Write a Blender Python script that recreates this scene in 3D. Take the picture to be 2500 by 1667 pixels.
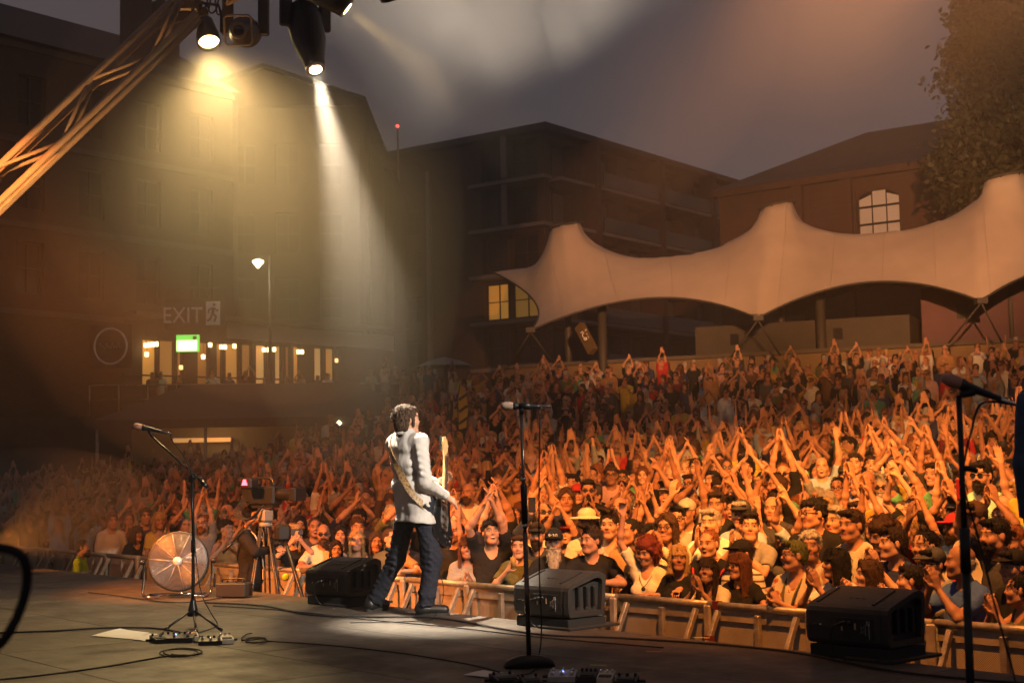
import bpy, bmesh, math, random
import numpy as np
from mathutils import Vector, Matrix

for o in list(bpy.data.objects):
    bpy.data.objects.remove(o, do_unlink=True)
SC = bpy.context.scene
COL = SC.collection
random.seed(11)
RNG = np.random.default_rng(11)
R = math.radians

# ---------------------------------------------------------------- camera
CAM = Vector((0.0, 0.0, 1.15))
F = 50.0 / 36.0 * 2500.0                      # focal length in pixels of the 2500 px wide picture
PITCH = math.atan(316.5 / F)
ROLL = R(1.0)
_f = Vector((0, math.cos(PITCH), math.sin(PITCH)))
_r0 = Vector((1, 0, 0)); _u0 = Vector((0, -math.sin(PITCH), math.cos(PITCH)))
_r = _r0 * math.cos(ROLL) - _u0 * math.sin(ROLL)
_u = _r0 * math.sin(ROLL) + _u0 * math.cos(ROLL)
cam_data = bpy.data.cameras.new('camera'); cam = bpy.data.objects.new('camera', cam_data); COL.objects.link(cam)
cam_data.lens = 50; cam_data.sensor_width = 36; cam_data.sensor_fit = 'HORIZONTAL'
cam_data.clip_start = 0.05; cam_data.clip_end = 2000
m = Matrix((( _r.x, _u.x, -_f.x, CAM.x), (_r.y, _u.y, -_f.y, CAM.y), (_r.z, _u.z, -_f.z, CAM.z), (0, 0, 0, 1)))
cam.matrix_world = m
SC.camera = cam
cam_data.dof.use_dof = True
cam_data.dof.focus_distance = 12.5
cam_data.dof.aperture_fstop = 4.0

def ray(px, py):
    return (_f * F + _r * (px - 1250) - _u * (py - 833.5))
def at(px, py, Y):                            # the point seen at a pixel, at world depth Y
    d = ray(px, py); return CAM + d * ((Y - CAM.y) / d.y)
def onz(px, py, z=0.0):                       # the point seen at a pixel, on the plane of height z
    d = ray(px, py); return CAM + d * ((z - CAM.z) / d.z)
def project(p):
    v = Vector(p) - CAM; w = v.dot(_f)
    return 1250 + F * v.dot(_r) / w, 833.5 - F * v.dot(_u) / w

# ---------------------------------------------------------------- sky, exposure
W = bpy.data.worlds.new('World'); SC.world = W; W.use_nodes = True
nt = W.node_tree; nt.nodes.clear()
sky = nt.nodes.new('ShaderNodeTexSky'); sky.sky_type = 'NISHITA'; sky.sun_disc = False
sky.sun_elevation = R(1.0); sky.sun_rotation = R(200); sky.air_density = 1.0; sky.dust_density = 3.0; sky.ozone_density = 2.0
tint = nt.nodes.new('ShaderNodeMixRGB'); tint.blend_type = 'MIX'; tint.inputs[0].default_value = 0.86
tint.inputs[2].default_value = (0.60, 0.45, 0.455, 1)     # an even, overcast dusk
bg = nt.nodes.new('ShaderNodeBackground'); bg.inputs[1].default_value = 0.15
out = nt.nodes.new('ShaderNodeOutputWorld')
nt.links.new(sky.outputs[0], tint.inputs[1]); nt.links.new(tint.outputs[0], bg.inputs[0]); nt.links.new(bg.outputs[0], out.inputs[0])
SC.view_settings.view_transform = 'Standard'; SC.view_settings.look = 'None'
SC.view_settings.exposure = 0.0; SC.view_settings.gamma = 1.0; SC.view_settings.use_curve_mapping = False
SC.cycles.use_denoising = True
try: SC.cycles.denoiser = 'OPENIMAGEDENOISE'
except Exception: pass
SC.cycles.use_light_tree = False; SC.cycles.max_bounces = 2; SC.cycles.diffuse_bounces = 1; SC.cycles.glossy_bounces = 1
SC.cycles.transmission_bounces = 1; SC.cycles.volume_bounces = 0; SC.cycles.transparent_max_bounces = 4
SC.cycles.sample_clamp_indirect = 6.0; SC.cycles.caustics_reflective = False; SC.cycles.caustics_refractive = False
HAZE_DENSITY = 0.0019

# stage geometry: the front edge runs along EDGE, the audience lies along NRM
NRM = Vector((0.772, 0.6356, 0)); EDGE = Vector((0.6356, -0.772, 0))
STAGE_D = 7.12          # distance of the stage's front edge from the camera along NRM
BARR_D = 8.62           # distance of the crowd barrier
GZ = -1.12              # level of the pit and the standing area

def spot(name, loc, target, power, col, angle, blend=0.3, radius=0.08, parent=None):
    l = bpy.data.lights.new(name, 'SPOT'); l.energy = power; l.color = col
    l.spot_size = R(angle); l.spot_blend = blend; l.shadow_soft_size = radius
    o = bpy.data.objects.new(name, l); COL.objects.link(o)
    o.location = loc; d = Vector(target) - Vector(loc)
    o.rotation_euler = d.to_track_quat('-Z', 'Y').to_euler()
    return o
# ---------------------------------------------------------------- materials
MATS = {}
def nodes(name):
    m = bpy.data.materials.new(name); m.use_nodes = True
    t = m.node_tree; b = t.nodes['Principled BSDF']
    MATS[name] = m
    return m, t, b
def mat(name, col, rough=0.6, metal=0.0, noise=0.0, scale=8.0, bump=0.0, bscale=40.0, spec=0.5, col2=None, stretch=None):
    if name in MATS: return MATS[name]
    m, t, b = nodes(name)
    b.inputs['Base Color'].default_value = (*col, 1); b.inputs['Roughness'].default_value = rough
    b.inputs['Metallic'].default_value = metal; b.inputs['Specular IOR Level'].default_value = spec
    tc = None
    if noise or bump:
        tc = t.nodes.new('ShaderNodeTexCoord'); src = tc.outputs['Object']
        if stretch:
            mp = t.nodes.new('ShaderNodeMapping'); mp.inputs['Scale'].default_value = stretch
            t.links.new(src, mp.inputs[0]); src = mp.outputs[0]
    if noise:
        n = t.nodes.new('ShaderNodeTexNoise'); n.inputs['Scale'].default_value = scale; n.inputs['Detail'].default_value = 6
        n.inputs['Roughness'].default_value = 0.65
        t.links.new(src, n.inputs[0])
        cr = t.nodes.new('ShaderNodeValToRGB')
        c2 = col2 or tuple(min(1, c * (1 + noise)) for c in col)
        c1 = tuple(c * (1 - noise) for c in col) if not col2 else col
        cr.color_ramp.elements[0].position = 0.34; cr.color_ramp.elements[1].position = 0.68
        cr.color_ramp.elements[0].color = (*c1, 1); cr.color_ramp.elements[1].color = (*c2, 1)
        t.links.new(n.outputs[0], cr.inputs[0]); t.links.new(cr.outputs[0], b.inputs['Base Color'])
        mr = t.nodes.new('ShaderNodeMapRange'); mr.inputs['To Min'].default_value = max(0, rough - 0.12); mr.inputs['To Max'].default_value = min(1, rough + 0.12)
        t.links.new(n.outputs[0], mr.inputs[0]); t.links.new(mr.outputs[0], b.inputs['Roughness'])
    if bump:
        n2 = t.nodes.new('ShaderNodeTexNoise'); n2.inputs['Scale'].default_value = bscale; n2.inputs['Detail'].default_value = 4
        t.links.new(src, n2.inputs[0])
        bm_ = t.nodes.new('ShaderNodeBump'); bm_.inputs['Strength'].default_value = bump; bm_.inputs['Distance'].default_value = 0.01
        t.links.new(n2.outputs[0], bm_.inputs['Height']); t.links.new(bm_.outputs[0], b.inputs['Normal'])
    return m
def emit(name, col, strength):
    if name in MATS: return MATS[name]
    m, t, b = nodes(name)
    b.inputs['Base Color'].default_value = (*col, 1)
    b.inputs['Emission Color'].default_value = (*col, 1); b.inputs['Emission Strength'].default_value = strength
    m.cycles.emission_sampling = 'NONE'
    return m
def brick_mat(name, c1, c2, mortar, scale=1.0):
    if name in MATS: return MATS[name]
    m, t, b = nodes(name)
    tc = t.nodes.new('ShaderNodeTexCoord'); mp = t.nodes.new('ShaderNodeMapping')
    br = t.nodes.new('ShaderNodeTexBrick'); br.inputs['Color1'].default_value = (*c1, 1); br.inputs['Color2'].default_value = (*c2, 1)
    br.inputs['Mortar'].default_value = (*mortar, 1); br.inputs['Scale'].default_value = scale
    br.inputs['Brick Width'].default_value = 0.23; br.inputs['Row Height'].default_value = 0.075; br.inputs['Mortar Size'].default_value = 0.008
    sx = t.nodes.new('ShaderNodeSeparateXYZ'); cx = t.nodes.new('ShaderNodeCombineXYZ')
    ad = t.nodes.new('ShaderNodeMath'); ad.operation = 'ADD'
    t.links.new(tc.outputs['Object'], sx.inputs[0]); t.links.new(sx.outputs[0], ad.inputs[0]); t.links.new(sx.outputs[1], ad.inputs[1])
    t.links.new(ad.outputs[0], cx.inputs[0]); t.links.new(sx.outputs[2], cx.inputs[1]); t.links.new(cx.outputs[0], br.inputs[0])
    n = t.nodes.new('ShaderNodeTexNoise'); n.inputs['Scale'].default_value = 0.6; n.inputs['Detail'].default_value = 5
    t.links.new(tc.outputs['Object'], n.inputs[0])
    mx = t.nodes.new('ShaderNodeMixRGB'); mx.blend_type = 'MULTIPLY'; mx.inputs[0].default_value = 0.7
    mr = t.nodes.new('ShaderNodeMapRange'); mr.inputs['To Min'].default_value = 0.5; mr.inputs['To Max'].default_value = 1.4
    t.links.new(n.outputs[0], mr.inputs[0]); t.links.new(br.outputs[0], mx.inputs[1]); t.links.new(mr.outputs[0], mx.inputs[2])
    t.links.new(mx.outputs[0], b.inputs['Base Color']); b.inputs['Roughness'].default_value = 0.9
    return m

# ---------------------------------------------------------------- mesh helpers
def tag(o, label=None, cat=None, group=None, kind=None):
    if label: o['label'] = label
    if cat: o['category'] = cat
    if group: o['group'] = group
    if kind: o['kind'] = kind
    return o
def empty(name, loc=(0, 0, 0), rz=0.0, label=None, cat=None, group=None):
    o = bpy.data.objects.new(name, None); COL.objects.link(o); o.location = loc; o.rotation_euler = (0, 0, rz)
    return tag(o, label, cat, group)
def link(name, me, parent=None, material=None):
    o = bpy.data.objects.new(name, me); COL.objects.link(o)
    if material is not None and len(me.materials) == 0: me.materials.append(material)
    if parent is not None: o.parent = parent
    return o
def copy_tree(o, parent=None):
    c = o.copy(); COL.objects.link(c); c.parent = parent
    for ch in list(o.children): copy_tree(ch, c)
    return c

class MB:
    """collects boxes, bars, tubes and lathes, then links them as one mesh"""
    def __init__(s): s.v = []; s.f = []; s.sm = []
    def add(s, vs, fs, smooth=False):
        n = len(s.v); s.v += [tuple(v) for v in vs]; s.f += [tuple(i + n for i in f) for f in fs]; s.sm += [smooth] * len(fs)
        return s
    def box(s, c, d, rot=None, bevel=0.0):
        c = Vector(c); hx, hy, hz = d[0] / 2, d[1] / 2, d[2] / 2
        if bevel > 0:
            b = min(bevel, hx * .9, hy * .9, hz * .9); vs = []; idx = {}
            for sx in (-1, 1):
                for sy in (-1, 1):
                    for sz in (-1, 1):
                        for ax in range(3):
                            p = [sx * (hx - b), sy * (hy - b), sz * (hz - b)]
                            p[ax] = (sx * hx, sy * hy, sz * hz)[ax]
                            idx[(sx, sy, sz, ax)] = len(vs); vs.append(p)
            fs = []
            for ax in range(3):
                o1, o2 = [(1, 2), (2, 0), (0, 1)][ax]
                for sg in (-1, 1):
                    q = []
                    for a, b2 in ((-1, -1), (1, -1), (1, 1), (-1, 1)):
                        k = [0, 0, 0]; k[ax] = sg; k[o1] = a; k[o2] = b2; q.append(idx[(*k, ax)])
                    fs.append(q if sg > 0 else q[::-1])
            for ax in range(3):           # edges along ax
                o1, o2 = [(1, 2), (2, 0), (0, 1)][ax]
                for a in (-1, 1):
                    for b2 in (-1, 1):
                        k0 = [0, 0, 0]; k0[o1] = a; k0[o2] = b2; k0[ax] = -1; k1 = list(k0); k1[ax] = 1
                        q = [idx[(*k0, o1)], idx[(*k1, o1)], idx[(*k1, o2)], idx[(*k0, o2)]]
                        fs.append(q if a * b2 < 0 else q[::-1])
            for sx in (-1, 1):
                for sy in (-1, 1):
                    for sz in (-1, 1):
                        q = [idx[(sx, sy, sz, a)] for a in range(3)]
                        fs.append(q if sx * sy * sz > 0 else q[::-1])
            vs = [Vector(p) for p in vs]
        else:
            vs = [Vector((x, y, z)) for x in (-hx, hx) for y in (-hy, hy) for z in (-hz, hz)]
            fs = [(0, 1, 3, 2), (4, 6, 7, 5), (0, 4, 5, 1), (2, 3, 7, 6), (0, 2, 6, 4), (1, 5, 7, 3)]
        if rot is not None: vs = [rot @ p for p in vs]
        return s.add([p + c for p in vs], fs)
    def bar(s, a, b, w, h=None, up=(0, 0, 1), bevel=0.0):
        a = Vector(a); b = Vector(b); d = b - a; L = d.length; d.normalize(); up = Vector(up)
        x = d.cross(up)
        if x.length < 1e-4: x = d.cross(Vector((1, 0, 0)))
        x.normalize(); y = x.cross(d)
        rot = Matrix((x, d, y)).transposed()
        return s.box((a + b) / 2, (w, L, h or w), rot, bevel)
    def tube(s, pts, r, n=8, cap=True, closed=False):
        pts = [Vector(p) for p in pts]; m = len(pts)
        rs = r if isinstance(r, (list, tuple)) else [r] * m
        vs = []; prev = None
        for i, p in enumerate(pts):
            if closed: t = pts[(i + 1) % m] - pts[i - 1]
            else: t = pts[min(i + 1, m - 1)] - pts[max(i - 1, 0)]
            if t.length < 1e-9: t = Vector((0, 0, 1))
            t.normalize()
            if prev is None:
                a = t.cross(Vector((0, 0, 1)))
                if a.length < 1e-3: a = t.cross(Vector((1, 0, 0)))
            else:
                a = prev - t * prev.dot(t)
                if a.length < 1e-6: a = t.cross(Vector((1, 0, 0)))
            a.normalize(); prev = a; b = t.cross(a)
            for k in range(n):
                an = 2 * math.pi * k / n
                vs.append(p + (a * math.cos(an) + b * math.sin(an)) * rs[i])
        fs = []
        for i in range(m if closed else m - 1):
            j = (i + 1) % m
            for k in range(n):
                k2 = (k + 1) % n
                fs.append((i * n + k, i * n + k2, j * n + k2, j * n + k))
        s.add(vs, fs, True)
        if cap and not closed:
            n0 = len(s.v) - len(vs)
            s.f.append(tuple(n0 + k for k in range(n))[::-1]); s.f.append(tuple(n0 + (m - 1) * n + k for k in range(n))); s.sm += [False, False]
        return s
    def lathe(s, prof, c=(0, 0, 0), n=20, axis=(0, 0, 1), smooth=True):
        """prof: (radius, height) pairs along axis from c"""
        c = Vector(c); ax = Vector(axis).normalized(); a = ax.cross(Vector((0, 0, 1)))
        if a.length < 1e-3: a = Vector((1, 0, 0))
        a.normalize(); b = ax.cross(a); vs = []; fs = []
        for (r, h) in prof:
            for k in range(n):
                an = 2 * math.pi * k / n
                vs.append(c + ax * h + (a * math.cos(an) + b * math.sin(an)) * r)
        for i in range(len(prof) - 1):
            for k in range(n):
                k2 = (k + 1) % n
                fs.append((i * n + k, i * n + k2, (i + 1) * n + k2, (i + 1) * n + k))
        fs.append(tuple(range(n))[::-1]); fs.append(tuple((len(prof) - 1) * n + k for k in range(n)))
        return s.add(vs, fs, smooth)
    def prism(s, poly, x0, x1, frame=None):
        """poly: (a, b) outline; extruded along the frame's first axis from x0 to x1. frame = (origin, ex, ea, eb)"""
        o, ex, ea, eb = frame or (Vector((0, 0, 0)), Vector((1, 0, 0)), Vector((0, 1, 0)), Vector((0, 0, 1)))
        n = len(poly); vs = [o + ex * x + ea * a + eb * b for x in (x0, x1) for a, b in poly]
        fs = [tuple(range(n))[::-1], tuple(range(n, 2 * n))] + [(i, (i + 1) % n, n + (i + 1) % n, n + i) for i in range(n)]
        return s.add(vs, fs)
    def quad(s, a, b, c, d): return s.add([a, b, c, d], [(0, 1, 2, 3)])
    def mesh(s, name, material=None):
        me = bpy.data.meshes.new(name); me.from_pydata([tuple(v) for v in s.v], [], s.f)
        me.polygons.foreach_set('use_smooth', s.sm)
        if material is not None: me.materials.append(material)
        me.update(); return me
    def build(s, name, material=None, parent=None, fix=True):
        me = s.mesh(name, material)
        if fix:
            bm = bmesh.new(); bm.from_mesh(me); bmesh.ops.recalc_face_normals(bm, faces=bm.faces); bm.to_mesh(me); bm.free()
        return link(name, me, parent)

def text_mesh(name, txt, size, material, parent=None, loc=(0, 0, 0), rot=None, extrude=0.002, align='CENTER'):
    cu = bpy.data.curves.new(name, 'FONT'); cu.body = txt; cu.size = size; cu.extrude = extrude; cu.align_x = align; cu.align_y = 'CENTER'
    cu.resolution_u = 2
    tmp = bpy.data.objects.new(name + '_tmp', cu); COL.objects.link(tmp)
    dg = bpy.context.evaluated_depsgraph_get(); me = bpy.data.meshes.new_from_object(tmp.evaluated_get(dg))
    bpy.data.objects.remove(tmp, do_unlink=True); bpy.data.curves.remove(cu)
    me.materials.clear(); me.materials.append(material)
    o = link(name, me, parent); o.location = loc
    if rot is not None: o.rotation_mode = 'QUATERNION'; o.rotation_quaternion = rot.to_quaternion()
    return o
def frame_rot(ex, ey):
    ex = Vector(ex).normalized(); ez = ex.cross(Vector(ey)).normalized(); ey = ez.cross(ex)
    return Matrix((ex, ey, ez)).transposed()
def catmull(pts, n=8, closed=False):
    P = [Vector(p) for p in pts]; out = []; m = len(P)
    for i in range(m if closed else m - 1):
        if closed: p0, p1, p2, p3 = P[i - 1], P[i], P[(i + 1) % m], P[(i + 2) % m]
        else: p0, p1, p2, p3 = P[max(i - 1, 0)], P[i], P[i + 1], P[min(i + 2, m - 1)]
        for k in range(n):
            t = k / n
            out.append(0.5 * ((2 * p1) + (p2 - p0) * t + (2 * p0 - 5 * p1 + 4 * p2 - p3) * t * t + (3 * p1 - p0 - 3 * p2 + p3) * t ** 3))
    if not closed: out.append(P[-1])
    return out
# ---------------------------------------------------------------- blended body surfaces (distance field + surface nets)
def surface_nets(Fd, xs, ys, zs):
    S = Fd < 0
    c = np.zeros(tuple(n - 1 for n in Fd.shape), np.uint8)
    for dx in (0, 1):
        for dy in (0, 1):
            for dz in (0, 1):
                c += S[dx:Fd.shape[0] - 1 + dx, dy:Fd.shape[1] - 1 + dy, dz:Fd.shape[2] - 1 + dz]
    I, J, K = np.nonzero((c > 0) & (c < 8))
    idx = -np.ones(c.shape, np.int32); idx[I, J, K] = np.arange(len(I))
    acc = np.zeros((len(I), 3)); cnt = np.zeros(len(I))
    ax = (xs, ys, zs)
    def corner(o): return Fd[I + o[0], J + o[1], K + o[2]]
    for d in range(3):
        for a in (0, 1):
            for b in (0, 1):
                o0 = [0, 0, 0]; o1 = [0, 0, 0]; e = [k for k in range(3) if k != d]
                o0[e[0]] = o1[e[0]] = a; o0[e[1]] = o1[e[1]] = b; o1[d] = 1
                f0 = corner(o0); f1 = corner(o1); m = (f0 < 0) != (f1 < 0)
                t = np.where(m, f0 / np.where(f0 == f1, 1, f0 - f1), 0)
                p0 = np.stack([ax[k][(I, J, K)[k] + o0[k]] for k in range(3)], 1); p1 = np.stack([ax[k][(I, J, K)[k] + o1[k]] for k in range(3)], 1)
                acc += np.where(m[:, None], p0 + (p1 - p0) * t[:, None], 0); cnt += m
    V = acc / cnt[:, None]
    Q = []
    for d in range(3):
        e = [(1, 2), (2, 0), (0, 1)][d]
        s0 = [slice(None)] * 3; s1 = [slice(None)] * 3; s0[d] = slice(0, -1); s1[d] = slice(1, None)
        ch = S[tuple(s0)] != S[tuple(s1)]
        P = np.stack(np.nonzero(ch), 1)
        P = P[(P[:, e[0]] > 0) & (P[:, e[1]] > 0)]
        P = P[(P[:, e[0]] < c.shape[e[0]]) & (P[:, e[1]] < c.shape[e[1]])]
        if not len(P): continue
        def cell(a, b):
            q = P.copy(); q[:, e[0]] -= a; q[:, e[1]] -= b
            return idx[q[:, 0], q[:, 1], q[:, 2]]
        quad = np.stack([cell(1, 1), cell(0, 1), cell(0, 0), cell(1, 0)], 1)
        ins = S[P[:, 0], P[:, 1], P[:, 2]]
        quad[~ins] = quad[~ins][:, ::-1]
        Q.append(quad)
    Q = np.concatenate(Q)
    return V, Q[(Q >= 0).all(1)]

class Prim:
    __slots__ = ('kind', 'a', 'b', 'ra', 'rb', 'k', 'sub', 'rot', 'org', 'cls', 'sy')
    def __init__(s, kind, a, b, ra, rb, k=0.02, sub=False, fr=None, cls=0, sy=1.0):
        s.kind = kind; s.a = np.array(a, float); s.b = np.array(b, float); s.ra = ra; s.rb = rb; s.k = k; s.sub = sub; s.cls = cls; s.sy = sy
        s.rot, s.org = fr if fr is not None else (None, None)
    def world(s, p): return p if s.rot is None else s.rot @ p + s.org
    def box(s):
        if s.kind == 'cap':
            a, b = s.world(s.a), s.world(s.b); r = max(s.ra, s.rb)
            return np.minimum(a, b) - r, np.maximum(a, b) + r
        a = s.world(s.a); r = max(s.b); return a - r, a + r
    def dist(s, X, Y, Z):
        if s.rot is not None:
            x = X - s.org[0]; y = Y - s.org[1]; z = Z - s.org[2]; M = s.rot
            X = M[0, 0] * x + M[1, 0] * y + M[2, 0] * z; Y = M[0, 1] * x + M[1, 1] * y + M[2, 1] * z; Z = M[0, 2] * x + M[1, 2] * y + M[2, 2] * z
        if s.kind == 'cap':
            ba = s.b - s.a; L = max(ba @ ba, 1e-9)
            px, py, pz = X - s.a[0], (Y - s.a[1]), Z - s.a[2]
            h = np.clip((px * ba[0] + py * ba[1] + pz * ba[2]) / L, 0, 1)
            qx, qy, qz = px - h * ba[0], (py - h * ba[1]) / s.sy, pz - h * ba[2]
            return np.sqrt(qx * qx + qy * qy + qz * qz) - (s.ra + h * (s.rb - s.ra))
        px, py, pz = (X - s.a[0]) / s.b[0], (Y - s.a[1]) / s.b[1], (Z - s.a[2]) / s.b[2]
        k0 = np.sqrt(px * px + py * py + pz * pz)
        k1 = np.sqrt((px / s.b[0]) ** 2 + (py / s.b[1]) ** 2 + (pz / s.b[2]) ** 2) + 1e-9
        return k0 * (k0 - 1) / k1
def cap(a, b, ra, rb=None, k=0.02, **kw): return Prim('cap', a, b, ra, ra if rb is None else rb, k, **kw)
def ell(c, r, k=0.02, **kw): return Prim('ell', c, r, 0, 0, k, **kw)
def sph(c, r, k=0.02, **kw): return Prim('ell', c, (r, r, r), 0, 0, k, **kw)

def sdf_mesh(prims, res, zcuts=None, noise=0.0, nscale=30.0, seed=0):
    """prims -> vertices, quads, class of each vertex. zcuts: [(z_from, step), ...] for a coarser grid in height"""
    lo = np.min([p.box()[0] for p in prims if not p.sub], 0) - res * 3; hi = np.max([p.box()[1] for p in prims if not p.sub], 0) + res * 3
    xs = np.arange(lo[0], hi[0], res); ys = np.arange(lo[1], hi[1], res)
    if zcuts:
        zs = []; z = lo[2]
        while z < hi[2]:
            zs.append(z); st = res
            for z0, s_ in zcuts:
                if z >= z0: st = s_
            z += st
        zs = np.array(zs + [z])
    else: zs = np.arange(lo[2], hi[2] + res, res)
    Fd = np.full((len(xs), len(ys), len(zs)), 0.5, np.float32)
    multi = len({p.cls for p in prims}) > 1
    if multi:
        Cd = np.full(Fd.shape, 9.0, np.float32); Ci = np.zeros(Fd.shape, np.uint8)
    for p in prims:
        b0, b1 = p.box(); mg = max(p.k, 0.0) + res * 3.2 + (0.04 if zcuts else 0)
        i0, i1 = np.searchsorted(xs, [b0[0] - mg, b1[0] + mg]); j0, j1 = np.searchsorted(ys, [b0[1] - mg, b1[1] + mg]); k0, k1 = np.searchsorted(zs, [b0[2] - mg, b1[2] + mg])
        if i1 <= i0 or j1 <= j0 or k1 <= k0: continue
        sl = (slice(i0, i1), slice(j0, j1), slice(k0, k1))
        X, Y, Z = np.meshgrid(xs[i0:i1], ys[j0:j1], zs[k0:k1], indexing='ij', sparse=True)
        d = p.dist(X, Y, Z).astype(np.float32); f = Fd[sl]; k = p.k
        if p.sub:
            d = -d
            h = np.maximum(k - np.abs(f - d), 0) / k if k > 0 else 0
            Fd[sl] = np.maximum(f, d) + (h * h * k * 0.25 if k > 0 else 0)
        else:
            h = np.maximum(k - np.abs(f - d), 0) / k if k > 0 else 0
            Fd[sl] = np.minimum(f, d) - (h * h * k * 0.25 if k > 0 else 0)
            if multi:
                cd = Cd[sl]; m = d < cd; cd[m] = d[m]; ci = Ci[sl]; ci[m] = p.cls
    if noise:
        rs = np.random.default_rng(seed); n = np.zeros(Fd.shape, np.float32)
        for q in range(7):
            w = rs.normal(size=3) * nscale * (1 + 0.5 * q); ph = rs.uniform(0, 6.28)
            n += (np.sin(xs[:, None, None] * w[0] + ys[None, :, None] * w[1] + zs[None, None, :] * w[2] + ph) / (1 + 0.35 * q)).astype(np.float32)
        Fd += noise * n
    V, Q = surface_nets(Fd, xs, ys, zs)
    cl = None
    if multi:
        i = np.clip(np.searchsorted(xs, V[:, 0]), 0, len(xs) - 1); j = np.clip(np.searchsorted(ys, V[:, 1]), 0, len(ys) - 1); k = np.clip(np.searchsorted(zs, V[:, 2]), 0, len(zs) - 1)
        cl = Ci[i, j, k]
    return V, Q, cl
def np_mesh(name, V, Q, material=None, smooth=True, col=None):
    me = bpy.data.meshes.new(name)
    me.vertices.add(len(V)); me.vertices.foreach_set('co', np.ascontiguousarray(V, np.float32).ravel())
    n = Q.shape[1]
    me.loops.add(Q.size); me.loops.foreach_set('vertex_index', np.ascontiguousarray(Q, np.int32).ravel())
    me.polygons.add(len(Q)); me.polygons.foreach_set('loop_start', np.arange(0, Q.size, n, dtype=np.int32))
    try: me.polygons.foreach_set('loop_total', np.full(len(Q), n, np.int32))
    except Exception: pass
    me.update(calc_edges=True)
    if smooth: me.polygons.foreach_set('use_smooth', np.ones(len(Q), bool))
    if col is None: col = np.zeros((len(V), 4), np.float32)
    if True:
        a = me.color_attributes.new('tint', 'FLOAT_COLOR', 'POINT'); a.data.foreach_set('color', np.ascontiguousarray(col, np.float32).ravel())
    if material is not None: me.materials.append(material)
    return me
# ---------------------------------------------------------------- people
def person_mat(name, rough, spec=0.4, bump=0.0, bscale=60, sss=0.0, stretch=None, stripes=None, vcol=False):
    m, t, b = nodes(name)
    at_ = t.nodes.new('ShaderNodeAttribute'); at_.attribute_name = 'tint'
    tc = t.nodes.new('ShaderNodeTexCoord')
    if vcol: base = at_.outputs['Color']
    else:
        oi = t.nodes.new('ShaderNodeObjectInfo'); mx = t.nodes.new('ShaderNodeMixRGB')
        t.links.new(at_.outputs['Alpha'], mx.inputs[0]); t.links.new(oi.outputs['Color'], mx.inputs[1]); t.links.new(at_.outputs['Color'], mx.inputs[2])
        base = mx.outputs[0]
    n = t.nodes.new('ShaderNodeTexNoise'); n.inputs['Scale'].default_value = 14; n.inputs['Detail'].default_value = 5
    t.links.new(tc.outputs['Object'], n.inputs[0])
    mr = t.nodes.new('ShaderNodeMapRange'); mr.inputs['To Min'].default_value = 0.78; mr.inputs['To Max'].default_value = 1.2
    t.links.new(n.outputs[0], mr.inputs[0])
    ml = t.nodes.new('ShaderNodeMixRGB'); ml.blend_type = 'MULTIPLY'; ml.inputs[0].default_value = 1
    t.links.new(base, ml.inputs[1]); t.links.new(mr.outputs[0], ml.inputs[2])
    t.links.new(ml.outputs[0], b.inputs['Base Color'])
    b.inputs['Roughness'].default_value = rough; b.inputs['Specular IOR Level'].default_value = spec
    if bump:
        n2 = t.nodes.new('ShaderNodeTexNoise'); n2.inputs['Scale'].default_value = bscale; n2.inputs['Detail'].default_value = 3
        src = tc.outputs['Object']
        if stretch:
            mp = t.nodes.new('ShaderNodeMapping'); mp.inputs['Scale'].default_value = stretch; t.links.new(src, mp.inputs[0]); src = mp.outputs[0]
        t.links.new(src, n2.inputs[0])
        bp = t.nodes.new('ShaderNodeBump'); bp.inputs['Strength'].default_value = bump; bp.inputs['Distance'].default_value = 0.02
        t.links.new(n2.outputs[0], bp.inputs['Height']); t.links.new(bp.outputs[0], b.inputs['Normal'])
    return m
M_SKIN = person_mat('skin', 0.55, 0.35, 0.12, 90)
M_CLOTH = person_mat('fabric', 0.9, 0.2, 0.9, 14)
M_HAIR = person_mat('hair', 0.62, 0.22, 0.9, 110, stretch=(1, 1, 0.14))
M_CROWD = person_mat('crowd_surface', 0.75, 0.3, vcol=True)
M_PAT = None

def rotm(yaw=0, pitch=0, roll=0):
    cy, sy = math.cos(yaw), math.sin(yaw); cp, sp = math.cos(pitch), math.sin(pitch); cr, sr = math.cos(roll), math.sin(roll)
    Rz = np.array([[cy, -sy, 0], [sy, cy, 0], [0, 0, 1]]); Rx = np.array([[1, 0, 0], [0, cp, -sp], [0, sp, cp]]); Ry = np.array([[cr, 0, sr], [0, 1, 0], [-sr, 0, cr]])
    return Rz @ Rx @ Ry
def nv(v): v = np.array(v, float); return v / max(np.linalg.norm(v), 1e-9)

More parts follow.
